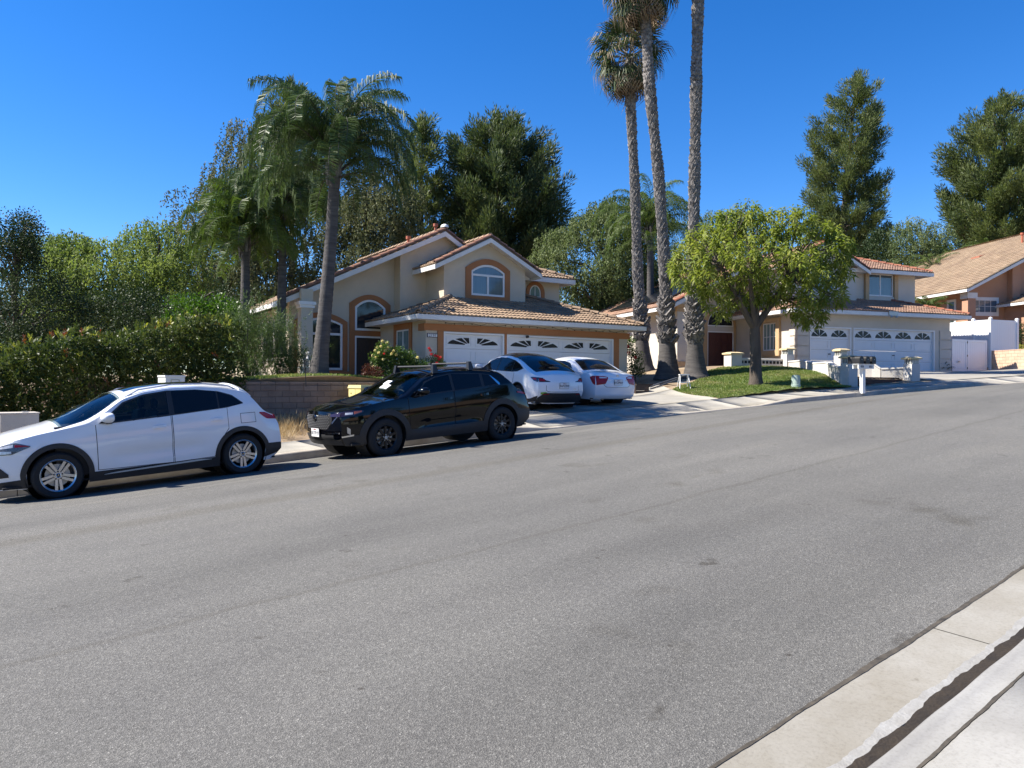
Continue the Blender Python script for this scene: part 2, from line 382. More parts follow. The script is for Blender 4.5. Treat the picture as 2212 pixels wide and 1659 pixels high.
while s < 48:
    V = []; ns = [14.978, 15.45, 15.9, 16.4]; ss = [s + .006, s + .5, s + 1.0, s + 1.494]
    lo = [(*rd(a, n), zwalk(a, n)) for a in ss for n in ns]
    F = [(i*4+j, i*4+4+j, i*4+5+j, i*4+1+j) for i in range(3) for j in range(3)]
    b = len(lo); V = lo + [(x, y, z - .1) for x, y, z in lo]
    rim = [0, 1, 2, 3, 7, 11, 15, 14, 13, 12, 8, 4]
    F += [(rim[k], rim[k-1], rim[k-1] + b, rim[k] + b) for k in range(12)]
    mesh_np('slab', V, F, M['conc_far'], walk); s += 1.5
sheet('sidewalk_end', 48, 110, 1.0, [14.97, 15.4, 15.9, 16.4], zwalk, M['conc_far'], walk)

# near side: gutter pan in sections, ragged silt line along the kerb, kerb, joint, sidewalk
def ngz(s, n): return -1.80 - .03 * (1.93 - n) / .52 + GR * s
ngut = sheet('gutter', -70, -6, 1, [1.93, 1.7, 1.41], ngz, M['gutter'], kind='structure')
jt = [-6, -3, -.1, 2.2, 5.05, 8.1, 11.1, 14.1, 17.1, 20.1]
for a, b in zip(jt[:-1], jt[1:]):
    sheet('gutter_section', a + .005, b - .005, .15, [1.93, 1.8, 1.6, 1.41], lambda s, n: ngz(s, n), M['gutter'], ngut)
sheet('gutter_section', 20.1, 110, 1, [1.93, 1.7, 1.41], ngz, M['gutter'], ngut)
def ragged(n0, amp, seed, f=1.):
    r = np.random.default_rng(seed); ph = r.uniform(0, 6.28, 9); fr = f * np.array([.7, 1.3, 2.9, 5.3, 9.1, 15., 23., 37., 55.]); am = amp * np.array([.3, .3, .25, .2, .16, .13, .1, .08, .06])
    return lambda s: n0 + float((am * np.sin(fr * s + ph)).sum())
M['silt'] = mat('gutter_silt', (.014,.0095,.006), .9, col2=(.036,.025,.014), scale=7, bump=.4, bscale=60)
M['scum'] = mat('pale_mineral_crust', (.23,.22,.20), .9, col2=(.31,.305,.29), scale=9, bump=.3, bscale=50)
def strip(name, s0, s1, ds, fa, fb, dz, m, parent):
    k = int((s1 - s0) / ds); V = []; F = []
    for i in range(k + 1):
        s = s0 + ds * i
        for n in (fa(s), fb(s)): x, y = rd(s, n); V.append((x, y, ngz(s, n) + dz))
    for i in range(k): F.append((2*i, 2*i+2, 2*i+3, 2*i+1))
    return mesh_np(name, V, F, m, parent)
M['gap'] = mat('dirt_filled_joint', (.03,.026,.02), .95, col2=(.09,.075,.055), scale=14)
strip('edge_joint', -4, 22, .02, ragged(1.946, .013, 8, 1.5), ragged(1.922, .007, 9, 1.5), .0035, M['gap'], ngut)
strip('mineral_crust', -4, 22, .02, ragged(1.61, .02, 3, 2.5), ragged(1.54, .02, 4), .004, M['scum'], ngut)
strip('gutter_silt', -4, 22, .02, ragged(1.560, .024, 5, 1.4), lambda s: 1.41, .008, M['silt'], ngut)
def nkz(s, n): return -1.68 + GR * s + .02 * (1.41 - n)
def kbrow(name, a, b, ns, m, parent):
    V = []; F = []; k = max(1, int((b - a) / .1)); lo = ns[-1]
    for i in range(k + 1):
        s = a + (b - a) * i / k
        for n, z in [(ns[0], -.16), (ns[0], -.03), (ns[0] - .03, 0)] + [(n, 0) for n in ns[1:]] + [(lo, -.16)]:
            x, y = rd(s, n + .003 * math.sin(s * 9) * (n == ns[0])); V.append((x, y, nkz(s, n) + z))
    w = len(ns) + 3
    for i in range(k):
        for j in range(w - 1): q = i*w + j; F.append((q, q+w, q+w+1, q+1))
    return mesh_np(name, V, F, m, parent)
nk = kbrow('kerb', -70, -6, [1.41, 1.34, 1.25], M['conc'], None); nk['kind'] = 'structure'
for a, b in zip(jt[:-1], jt[1:]): kbrow('kerb_section', a + .004, b - .004, [1.41, 1.34, 1.25], M['conc'], nk)
kbrow('kerb_section', 20.1, 110, [1.41, 1.34, 1.25], M['conc'], nk)
def jstrip(s0, s1, fa, fb):
    k = int((s1 - s0) / .02); V = []
    for i in range(k + 1):
        s = s0 + .02 * i
        for n in (fa(s), fb(s)): x, y = rd(s, n); V.append((x, y, nkz(s, n) + .003))
    return mesh_np('joint_dirt', V, [(2*i, 2*i+2, 2*i+3, 2*i+1) for i in range(k)], M['gap'], nk)
jstrip(-4, 20, ragged(1.252, .007, 21, 1.5), ragged(1.236, .007, 22, 1.5))
nw = sheet('sidewalk', -70, -6, 1, [1.235, .5, -.3], nkz, M['conc'], kind='structure')
s = -6.0
while s < 20:
    V = [(*rd(a, n), nkz(a, n) - d) for d in (0, .12) for a in (s + .008, s + .75, s + 1.492) for n in (1.238, .5, -.3)]
    F = [(0,3,4,1),(1,4,5,2),(3,6,7,4),(4,7,8,5)]; rim = [0,1,2,5,8,7,6,3]; F += [(rim[k], rim[k-1], rim[k-1]+9, rim[k]+9) for k in range(8)]
    mesh_np('slab', V, F, M['conc'], nw); s += 1.5
sheet('sidewalk_end', 20, 110, 1, [1.235, .5, -.3], nkz, M['conc'], nw)

# ================================================================ GROUND HEIGHTS
H1o = Vector((15.946, 22.540, 0)); H1r = R(-8.4)
H2o = Vector((36.951, 17.795, 0)); H2r = R(-21.4)
def h1(u, b): c, s_ = math.cos(H1r), math.sin(H1r); return H1o.x + u*c - b*s_, H1o.y + u*s_ + b*c
def h2(u, b): c, s_ = math.cos(H2r), math.sin(H2r); return H2o.x + u*c - b*s_, H2o.y + u*s_ + b*c
ctl = []
for s_ in np.arange(-70, 111, 7.0):
    x, y = rd(float(s_), 16.4); ctl.append((x, y, zwalk(float(s_), 16.4) - .006))
for u, b, z in ((-.7,0,-.31),(2,0,-.31),(5,0,-.31),(8.6,0,-.31),(-1,8,-.3),(8,8,-.2)): ctl.append((*h1(u, b), z))
for u, b, z in ((-3,0,.69),(1,0,.69),(5,0,.69),(7.5,0,.75),(-5,4.5,.72),(-9,4,.75),(-2,14,.8),(7,12,1.0)): ctl.append((*h2(u, b), z))
for q in ((1390,801,36),(1443,813,33),(1503,816,32.5),(1395,853,28.5),(1410,829,30.0),(1465,827,30.8),(1633,830,28.5),(1575,794,34),(1700,792,33.6),(1500,852,27.6),(1570,835,29.5),(1850,836,28.9)): ctl.append(tuple(P(*q)))
for q in ((8.5,19.4,-1.06),(3,19.4,-1.45),(13,19.3,-.80),(-6,19.4,-2.0),(-20,22,-2.9),(-40,30,-3.5),(0,32,-1.0),(-8,50,-1.2),(10,50,-.1),(30,50,.6),(50,40,1.6),(70,30,2.6),(60,18,2.3),(20,90,.5),(90,60,4),(-40,90,-1.5),(-70,50,-4),(110,0,5.5)): ctl.append(q)
ctl = np.array(ctl)
def _tps(r2): return np.where(r2 > 1e-9, r2 * np.log(np.maximum(r2, 1e-9)), 0)
_n = len(ctl); _A = np.zeros((_n+3, _n+3)); _d2 = ((ctl[:, None, :2] - ctl[None, :, :2])**2).sum(-1)
_A[:_n, :_n] = _tps(_d2 / 100) + np.eye(_n) * .02; _A[:_n, _n] = 1; _A[:_n, _n+1:] = ctl[:, :2] / 10; _A[_n:, :_n] = _A[:_n, _n:].T
_w = np.linalg.solve(_A, np.concatenate([ctl[:, 2], [0, 0, 0]]))
def gzs(X, Y):
    X = np.asarray(X, float); Y = np.asarray(Y, float)
    d2 = (X[..., None] - ctl[:, 0])**2 + (Y[..., None] - ctl[:, 1])**2
    return _tps(d2 / 100) @ _w[:_n] + _w[_n] + (X * _w[_n+1] + Y * _w[_n+2]) / 10
def gz(x, y): return float(gzs(x, y))

M['turf'] = mat('green_turf', (.07,.10,.022), .9, col2=(.13,.145,.045), scale=1.3, bump=.7, bscale=30)
# the whole ground out to the horizon, well under everything, then the yards on the far side
xs = np.concatenate([np.linspace(-900, -100, 9), np.linspace(-80, 120, 21), np.linspace(150, 900, 9)])
V = [(x, y, float(np.clip(GR * x, -7, 5)) - 3.6 - .02 * max(0, abs(y) - 100) * .3) for x in xs for y in xs]
k = len(xs); F = [(i*k+j, (i+1)*k+j, (i+1)*k+j+1, i*k+j+1) for i in range(k-1) for j in range(k-1)]
M['ground'] = mat('dry_ground', (.16,.13,.07), .95, col2=(.22,.19,.11), scale=.05, bump=.3, bscale=2)
mesh_np('ground', V, F, M['ground'], kind='structure', smooth=True)
ss = np.concatenate([np.arange(-70, -10, 4.), np.arange(-10, 48, .5), np.arange(48, 112, 4.)])
nn = np.concatenate([np.arange(16.4, 30, .4), np.arange(30, 60, 2.), np.arange(60, 120, 10.)])
XY = np.array([rd(float(a), float(b)) for a in ss for b in nn]); Z = gzs(XY[:, 0], XY[:, 1])
Z += .02 * np.sin(XY[:, 0] * 3.1) * np.sin(XY[:, 1] * 2.7) * (np.tile(nn, len(ss)) > 16.5)
Z = np.where(np.tile(nn, len(ss)) <= 16.41, [zwalk(float(a), 16.4) - .02 for a in ss for _ in nn], Z)
k = len(nn); F = [(i*k+j, (i+1)*k+j, (i+1)*k+j+1, i*k+j+1) for i in range(len(ss)-1) for j in range(k-1)]
mesh_np('yard_ground', np.column_stack([XY, Z]), F, M['dirt'], kind='structure', smooth=True)
V = [(*rd(float(a), b), nkz(float(a), -.3) + .004 * 0 - .03 - .01 * (-.3 - b)) for a in np.arange(-70, 111, 3.) for b in (-.3, -4, -12, -30, -60)]
F = [(i*5+j, (i+1)*5+j, (i+1)*5+j+1, i*5+j+1) for i in range(60) for j in range(4)]
mesh_np('near_yard', V, F, M['turf'], kind='structure', smooth=True)

# ---------------------------------------------------------------- driveways (slabs with open joints)
def driveway(name, A, B, C, D, na, nb, zoff=.006):
    """A-B along the sidewalk, D-C along the garage; split into slabs."""
    root = None; A, B, C, D = [np.array(q[:2], float) for q in (A, B, C, D)]
    for i in range(na):
        for j in range(nb):
            g = .006; V = []
            a0, a1 = i/na + g/4*(i > 0), (i+1)/na - g/4*(i < na-1); b0, b1 = j/nb + g/3*(j > 0), (j+1)/nb - g/3*(j < nb-1)
            K = 6
            for p in range(K+1):
                for q in range(K+1):
                    a = a0 + (a1-a0)*p/K; b = b0 + (b1-b0)*q/K
                    xy = (A*(1-a)+B*a)*(1-b) + (D*(1-a)+C*a)*b
                    V.append((xy[0], xy[1]))
            V = np.array(V); z = gzs(V[:, 0], V[:, 1]) + zoff + .03
            if j == 0:
                for p in range(K+1):
                    s_, n_ = rdinv(*V[p*(K+1)]); z[p*(K+1)] = zwalk(s_, 16.4)
            T = np.column_stack([V, z]); Bt = T.copy(); Bt[:, 2] -= .12
            F = [(p*(K+1)+q, (p+1)*(K+1)+q, (p+1)*(K+1)+q+1, p*(K+1)+q+1) for p in range(K) for q in range(K)]
            rim = [p*(K+1) for p in range(K+1)] + [K*(K+1)+q for q in range(1, K+1)] + [p*(K+1)+K for p in range(K-1, -1, -1)] + [q for q in range(K-1, 0, -1)]
            n = len(T); F += [(rim[t-1], rim[t], rim[t]+n, rim[t-1]+n) for t in range(len(rim))]
            o = mesh_np(name if root is None else 'driveway_slab', np.vstack([T, Bt]), F, M['conc_far'], root)
            if root is None: root = o; o['kind'] = 'structure'
    return root
driveway('driveway', rd(13.4, 16.4), rd(21.4, 16.4), h1(8.9, -.02), h1(-.75, -.02), 2, 2)
driveway('driveway', rd(32.0, 16.4), rd(45.5, 16.4), h2(9.0, -.02), h2(-3.2, -.02), 3, 2)

# ---------------------------------------------------------------- lawns: earth sheet and blades
def inside(poly, X, Y):
    r = np.zeros(len(X), bool); n = len(poly); j = n - 1
    for i in range(n):
        xi, yi = poly[i][:2]; xj, yj = poly[j][:2]
        c = ((yi > Y) != (yj > Y)) & (X < (xj - xi) * (Y - yi) / (yj - yi + 1e-12) + xi); r ^= c; j = i
    return r
M['grass'] = leaf('grass_blade', [(.07,.125,.02), (.12,.18,.035), (.18,.21,.06), (.30,.27,.12)], .5, .3, .8)
M['straw'] = leaf('dry_grass_blade', [(.28,.20,.10), (.42,.31,.16), (.50,.40,.24)], .7, .2, .8)
def cards(C, A, l, w, fold=None):
    """Pointed leaf quads: base C, direction A, length l, width w."""
    n = len(C); A = A / np.maximum(np.linalg.norm(A, axis=1, keepdims=True), 1e-9)
    rv = rng.normal(size=(n, 3)); S = np.cross(A, rv); S /= np.maximum(np.linalg.norm(S, axis=1, keepdims=True), 1e-9)
    l = np.broadcast_to(np.asarray(l, float), (n,))[:, None]; w = np.broadcast_to(np.asarray(w, float), (n,))[:, None]
    N_ = np.cross(A, S)
    V = np.empty((n, 4, 3)); V[:, 0] = C; V[:, 1] = C + A*l*.5 + S*w*.5 + N_*w*.15; V[:, 2] = C + A*l; V[:, 3] = C + A*l*.5 - S*w*.5 + N_*w*.15
    return V.reshape(-1, 3), np.arange(n*4).reshape(-1, 4)
def lawn(name, poly, zf, nb, hgt, cell=.2):
    X0, X1 = min(p[0] for p in poly), max(p[0] for p in poly); Y0, Y1 = min(p[1] for p in poly), max(p[1] for p in poly)
    gx = np.arange(X0, X1 + cell, cell); gy = np.arange(Y0, Y1 + cell, cell)
    GX, GY = np.meshgrid(gx, gy, indexing='ij'); Zg = zf(GX.ravel(), GY.ravel()) + .012
    k = len(gy); cx, cy = (GX[:-1, :-1] + cell/2).ravel(), (GY[:-1, :-1] + cell/2).ravel(); ins = inside(poly, cx, cy).reshape(len(gx)-1, k-1)
    F = [(i*k+j, (i+1)*k+j, (i+1)*k+j+1, i*k+j+1) for i in range(len(gx)-1) for j in range(k-1) if ins[i, j]]
    base = mesh_np(name, np.column_stack([GX.ravel(), GY.ravel(), Zg]), F, M['turf'], kind='structure', smooth=True)
    x = rng.uniform(X0, X1, nb*2); y = rng.uniform(Y0, Y1, nb*2); q = inside(poly, x, y); x, y = x[q][:nb], y[q][:nb]
    C = np.column_stack([x, y, zf(x, y) + .005]); A = rng.normal(size=(len(C), 3)) * .45; A[:, 2] = 1
    Vv, Fv = cards(C, A, rng.uniform(.5, 1.2, len(C)) * hgt, .022)
    g = mesh_np('grass', Vv, Fv, M['grass']); tag(g, None, None, None, 'stuff'); return base, g
_dl = lambda f: tuple(np.array(rd(21.45, 16.42)) * (1 - f) + np.array(h1(9.0, 0)) * f)
lawn2 = [_dl(.50), _dl(.3), _dl(.12), rd(21.5, 16.42), rd(23, 16.42), rd(24.5, 16.42), rd(26, 16.42), rd(27.6, 16.42), P(1840,838,29.0), P(1812,822,30.5), P(1780,806,31.8), P(1720,797,33.2), P(1640,794,34), P(1560,794,34.2), P(1530,800,33.6), P(1512,815,32.1), P(1490,836,30.2)]
b_, g_ = lawn('lawn', lawn2, gzs, 45000, .07)
tag(g_, 'mown green grass on the sloping lawn around the small street tree', 'grass')
def zplat(X, Y):
    X = np.asarray(X, float); Y = np.asarray(Y, float); q = P(688, 812, 22.3)
    return .0 + .23 * np.exp(-((X - q.x)**2 + (Y - q.y)**2) / 5.5) - .22 * np.clip((Y - 23.5) / 3, 0, 1)
gx = np.arange(4.0, 14.41, .4); gy = np.concatenate([np.arange(19.66, 27.2, .4), [34.]])
GX, GY = np.meshgrid(gx, gy, indexing='ij'); k = len(gy)
F = [(i*k+j, (i+1)*k+j, (i+1)*k+j+1, i*k+j+1) for i in range(len(gx)-1) for j in range(k-1)]
Zp = zplat(GX.ravel(), GY.ravel()); Vp = np.column_stack([GX.ravel(), GY.ravel(), Zp])
rim = [i*k for i in range(len(gx))] + [(len(gx)-1)*k + j for j in range(1, k)] + [i*k + k - 1 for i in range(len(gx)-2, -1, -1)] + [j for j in range(k-2, 0, -1)]
low = Vp.copy(); low[:, 2] = -2.2
F += [(rim[t-1], rim[t], rim[t] + len(Vp), rim[t-1] + len(Vp)) for t in range(len(rim))]
mesh_np('raised_yard', np.vstack([Vp, low]), F, M['dirt'], kind='structure')
l1 = [(7.4, 19.75), (12.6, 19.75), (13.4, 22), (12.2, 24.5), (9, 24), (7.2, 22)]
b_, g_ = lawn('lawn', l1, zplat, 16000, .07)
tag(g_, 'sunlit green grass on the raised yard around the big palm trunk', 'grass')
# dry grass on the strip between sidewalk and block wall
C = []
for _ in range(260):
    s_ = rng.uniform(4.6, 13.0); n_ = rng.uniform(16.6, 19.3)
    if s_ < 7.4 and rng.random() < .3: continue
    big = (n_ > 17.6) or rng.random() < .25
    m_ = int(rng.uniform(25, 70)); x, y = rd(s_, n_)
    dx = rng.normal(size=(m_, 2)) * .11
    for d in dx: C.append((x + d[0], y + d[1], (.45 if big else .14) * rng.uniform(.4, 1)))
C = np.array(C); A = rng.normal(size=(len(C), 3)) * .5; A[:, 2] = 1
Vv, Fv = cards(np.column_stack([C[:, 0], C[:, 1], gzs(C[:, 0], C[:, 1])]), A, C[:, 2], .012)
g_ = mesh_np('dry_grass', Vv, Fv, M['straw']); tag(g_, 'straw coloured dry grass along the foot of the block wall', 'dry grass', kind='stuff')
# ================================================================ HOUSE PIECES
def arch(u0, u1, z0, zs, zt, n=12, rnd=False):
    """Outline (x,z): base corners, then the arched head from right spring to left spring."""
    m, hw = (u0 + u1) / 2, (u1 - u0) / 2; o = [(u0, z0), (u1, z0)]
    for i in range(n + 1):
        if rnd: a = math.pi * i / n; o.append((m + hw * math.cos(a), zs + (zt - zs) * math.sin(a)))
        else: x = hw * (1 - 2 * i / n); o.append((m + x, zs + (zt - zs) * (1 - (x / hw) ** 2)))
    return o
def rect(u0, u1, z0, z1): return [(u0, z0), (u1, z0), (u1, z1), (u0, z1)]
def window(par, outer, inner, b, glass, bars=(), fw=M['white'], proud=.03, ax='y', sg=-1, label=None, name='window'):
    """Frame between two outlines standing proud of the wall at b, glass just behind it, bars as (x0,x1,z0,z1)."""
    f = MB().ring(outer, inner, b - sg * .01, b + sg * proud, ax).build(name, fw, par, fixn=True)
    MB().prism(inner, b - sg * .01, b + sg * .008, ax).build('pane', glass, f, fixn=True)
    for x0, x1, z0, z1 in bars:
        MB().prism(rect(x0, x1, z0, z1), b + sg * .004, b + sg * (proud - .006), ax).build('glazing_bar', fw, f, fixn=True)
    if label: f['label'] = label
    return f
def tile_shape(tw, te, hump=.042, humps=2, lift=.05):
    n = 4 * humps; V = []; F = []
    for t, dz in ((0, lift), (te + .06, 0.)):
        for i in range(n + 1): V.append((tw * i / n, t, dz + hump * (.5 - .5 * math.cos(2 * math.pi * humps * i / n))))
    for i in range(n + 1): V.append((tw * i / n, .0, max(V[i][2] - lift - .004, -.01)))
    for i in range(n): F += [(i, i + 1, n + 2 + i, n + 1 + i), (i + 1, i, 2*n + 2 + i, 2*n + 3 + i)]
    return V, F
def plane_matrix(o, e, up):
    e = Vector(e).normalized(); up = Vector(up).normalized(); n = e.cross(up).normalized()
    return Matrix(((e.x, up.x, n.x, o[0]), (e.y, up.y, n.y, o[1]), (e.z, up.z, n.z, o[2]), (0, 0, 0, 1)))
def inpoly(p, poly):
    r = False; j = len(poly) - 1
    for i in range(len(poly)):
        a, b = poly[i], poly[j]
        if (a[1] > p[1]) != (b[1] > p[1]) and p[0] < (b[0]-a[0]) * (p[1]-a[1]) / (b[1]-a[1]) + a[0]: r = not r
        j = i
    return r
def roof_plane(par, o, e, up, poly, m, tw=.335, te=.345, singles=0, deck=None, name='roof', hump=.042, rank=None):
    """A roof slope: deck slab with tiles laid in courses on it; poly in (along eave, up slope)."""
    X = plane_matrix(o, e, up)
    rf = MB().prism(poly, -.11, -.012, 'z').build(name, deck or M['fascia'], par, fixn=True); rf.matrix_local = X
    a0, a1 = min(p[0] for p in poly), max(p[0] for p in poly); t1 = max(p[1] for p in poly)
    spots = []
    k = 0
    while k * te < t1 - .1:
        n0 = int(math.floor(a0 / tw)); n1 = int(math.ceil(a1 / tw))
        for i in range(n0, n1 + 1):
            x, t = i * tw, k * te
            if inpoly((x + tw / 2, min(t + te * .45, t1 - .01)), poly): spots.append((x, t))
        k += 1
    V, F = tile_shape(tw, te, hump); me = MB().add(V, F).mesh('roof_tile', m, 60)
    order = sorted(spots, key=rank) if rank else spots
    jt = lambda: random.uniform(-.008, .008)
    for x, t in order[:singles]:
        inst('roof_tile', me, rf, (x + jt(), t + jt() - .03, jt() * .5), (jt(), jt(), jt() * 2))
    rest = order[singles:]
    if rest:
        Va = np.array(V); Fa = np.array(F); n = len(V)
        off = np.array([(x + jt(), t + jt() - .03, jt() * .5) for x, t in rest])
        VV = (Va[None] + off[:, None]).reshape(-1, 3); FF = (Fa[None] + (np.arange(len(rest)) * n)[:, None, None]).reshape(-1, 4)
        s = mesh_np('roof_tiles', VV, FF, m, rf, 'stuff', True); s.data.set_sharp_from_angle(angle=R(60))
    return rf
def barrel_mesh(m, r=.105, L=.44, name='ridge_tile'):
    V = []; F = []
    for t, rr in ((0, r), (L, r * .84)):
        for i in range(7): a = math.pi * i / 6; V.append((rr * math.cos(a), t, rr * math.sin(a) * .9 + (.02 if t == 0 else 0)))
    for i in range(7): a = math.pi * i / 6; V.append((r * .8 * math.cos(a), 0, r * .72 * math.sin(a)))
    for i in range(6): F += [(i, i + 1, i + 8, i + 7), (i + 1, i, i + 14, i + 15)]
    return MB().add(V, F).mesh(name, m, 60)
def ridge(par, p0, p1, me, name='ridge_tile', step=.38, side=(0, 0, 1)):
    p0, p1 = Vector(p0), Vector(p1); d = p1 - p0; L = d.length; d.normalize(); n = max(1, int(L / step)); sd = Vector(side)
    x = d.cross(sd).normalized(); z = x.cross(d)
    for i in range(n):
        q = p0 + d * (L * i / n)
        o = inst(name, me, par); j = random.uniform(-.02, .02)
        o.matrix_local = Matrix(((x.x, d.x, z.x, q.x), (x.y, d.y, z.y, q.y), (x.z, d.z, z.z, q.z + j * .3), (0, 0, 0, 1)))
def garage_door(par, u0, u1, z0, z1, b, ncol, style, label=None):
    fr = .065
    g = MB().ring([(u0, z0), (u0, z1), (u1, z1), (u1, z0)], [(u0 + fr, z0), (u0 + fr, z1 - fr), (u1 - fr, z1 - fr), (u1 - fr, z0)], b - .035, b + .14, closed=False).build('garage_door', M['door_white'], par, fixn=True)
    if label: g['label'] = label
    x0, x1, zt = u0 + fr, u1 - fr, z1 - fr; h = (zt - z0) / 4; bd = b + .085
    for r in range(4):
        s0 = z0 + r * h
        MB().prism([(x0, s0 + .006), (x1, s0 + .006), (x1, s0 + h - .006), (x0, s0 + h - .006)], bd, bd + .04).build('door_section', M['door_white'], g, fixn=True)
        w = (x1 - x0) / ncol
        for c in range(ncol):
            a0, a1 = x0 + c * w + .085, x0 + (c + 1) * w - .085; c0, c1 = s0 + .10, s0 + h - .10
            if r < 3 or style == 1:
                t = .02 if r < 3 else .025
                MB().ring(rect(a0, a1, c0, c1), rect(a0 + t, a1 - t, c0 + t, c1 - t), bd - .02, bd + .002).build('panel_moulding', M['door_white'], g, fixn=True)
            if r == 3:
                if style == 1:   # quarter sunburst
                    right = c % 2 == 0; cx = a1 - .07 if right else a0 + .07; cz = c0 + .035; W, Hh = (a1 - a0) * .88, (c1 - c0) * .84
                    for q0, q1, lim in ((2, 15, 1), (20, 38, 1), (45, 86, 1)):
                        pts = []
                        for q, ri in ((q0, 0), (q1, 0)): pts.append((q, .24))
                        out = []
                        for k in range(5):
                            q = R(q0 + (q1 - q0) * k / 4); rr = 1 / math.sqrt((math.cos(q) / W) ** 2 + (math.sin(q) / Hh) ** 2); out.append((rr * math.cos(q), rr * math.sin(q)))
                        i0 = (out[0][0] * .24, out[0][1] * .24); i1 = (out[-1][0] * .24, out[-1][1] * .24)
                        poly = [i0] + out + [i1]; sg = -1 if right else 1
                        MB().prism([(cx + sg * x, cz + z) for x, z in poly], bd - .006, bd + .004).build('door_lite', M['lite'], g, fixn=True)
                else:            # half-round fan light
                    cx = (a0 + a1) / 2; cz = s0 + .10; W, Hh = (a1 - a0) * .47, h - .17
                    for k in range(4):
                        q0, q1 = 45 * k + 4, 45 * k + 41; out = [(W * math.cos(R(q0 + (q1 - q0) * t / 4)), Hh * math.sin(R(q0 + (q1 - q0) * t / 4))) for t in range(5)]
                        MB().prism([(cx + out[0][0] * .1, cz + out[0][1] * .1 + .01)] + [(cx + x, cz + z) for x, z in out] + [(cx + out[-1][0] * .1, cz + out[-1][1] * .1 + .01)], bd - .006, bd + .004).build('door_lite', M['lite'], g, fixn=True)
    return g
def wall_rects(par, u0, u1, z0, z1, b0, b1, holes, m, name='wall'):
    """Front wall with rectangular openings, made of butted pieces in one mesh. holes: (u0,u1,z0,z1) sorted."""
    mb = MB(); x = u0
    for a, c, d, e in holes:
        if a > x: mb.box(x, a, b0, b1, z0, z1)
        if d > z0: mb.box(a, c, b0, b1, z0, d)
        if e < z1: mb.box(a, c, b0, b1, e, z1)
        x = c
    if x < u1: mb.box(x, u1, b0, b1, z0, z1)
    return mb.build(name, m, par)
def number_plate(par, txt, u, z, w, h, b, dark=True):
    f = MB().box(u - w/2, u + w/2, b - .03, b + .01, z - h/2, z + h/2).build('number_plate', M['ink'], par)
    MB().box(u - w/2 + .02, u + w/2 - .02, b - .034, b - .028, z - h/2 + .02, z + h/2 - .02).build('plate_face', M['plate'], f)
    text_mesh(txt, h * .92, M['ink'], f, 'digits', (u, b - .036, z - .005), (R(90), 0, 0), sx=1.12)
    return f
def vent_pipe(par, u, b, z0, z1, r=.055):
    MB().lathe([(r, z0), (r, z1 - .12), (r * 1.7, z1 - .12), (r * 1.7, z1), (0, z1)], 12, c=(u, b, 0)).build('vent_pipe', M['ventred'], par, 40)
def sloped(par, p, q, hgt, thick, m, name='fascia', nrm=(0, -1, 0)):
    """Board from p to q (top edge), hanging down hgt, thickness towards -nrm."""
    p, q, n = Vector(p), Vector(q), Vector(nrm); d = Vector((0, 0, -hgt))
    return MB().hexa([p + d, q + d, q + d - n * thick, p + d - n * thick, p, q, q - n * thick, p - n * thick]).build(name, m, par, fixn=True)

# ================================================================ HOUSE 1 (cream, orange trim, 2197)
A = thing('house', 'cream stucco house with burnt orange trim and the number plate 2197', 'house', H1o, H1r)
S1 = .365
wall_rects(A, -.69, 8.55, -.7, 2.30, 0, .22, [(0, 2.54, -.7, 1.87), (2.65, 7.80, -.7, 1.86)], M['stucco'])
MB().box(-.69, -.47, .22, 4.2, -.7, 2.30).build('wall', M['stucco'], A)
MB().box(8.33, 8.55, .22, 12, -.7, 2.36).build('wall', M['stucco'], A)
MB().box(-.46, 8.32, 4.5, 4.6, -.6, 2.2).build('wall', M['stucco'], A)
# orange bands
MB().box(-.78, 8.65, -.055, -.003, 1.885, 2.125).build('trim_band', M['trim'], A)
MB().box(-.78, -.693, -.003, .45, 1.885, 2.125).build('trim_band', M['trim'], A)
for a, c in ((-.24, -.004), (2.545, 2.645), (7.805, 8.08)): MB().box(a, c, -.045, -.003, -.5, 1.882).build('trim_post', M['trim'], A)
garage_door(A, .003, 2.537, -.31, 1.865, 0, 2, 1, 'single garage door, left of the two')
garage_door(A, 2.653, 7.797, -.31, 1.855, 0, 4, 1, 'double garage door behind the two white cars')
number_plate(A, '2197', -.44, 1.71, .40, .145, -.003)
MB().lathe([(.0, -.13), (.05, -.13), (.055, -.05), (.03, -.045), (.03, 0)], 12, 'y', (3.52, -.03, 1.80)).build('security_camera', M['black'], A, 40)
# eave string lights: a sagging wire with small bulbs
wr = MB(); pts = []
for i in range(121):
    u = -.2 + 8.6 * i / 120; ph = (u / .93) % 1.0
    pts.append((u, -.012, 2.235 - .075 * math.sin(math.pi * ph) - .02 * math.sin(u * 9)))
wr.tube(pts, .006, 4)
for i in range(4, 120, 5): x, y, z = pts[i]; wr.box(x - .012, x + .012, y - .02, y + .004, z - .045, z - .005)
wr.build('string_lights', M['black'], A)
# left garage wall window (faces left)
ww = rect(1.35, 2.49, .75, 2.0)
MB().ring(rect(1.12, 2.73, .52, 2.24), rect(1.34, 2.50, .74, 2.01), -.745, -.692, 'x').build('trim_band', M['trim'], A, fixn=True)
window(A, ww, rect(1.40, 2.44, .80, 1.95), -.692, M['glassteal'], [(1.89, 1.95, .80, 1.95)], ax='x')
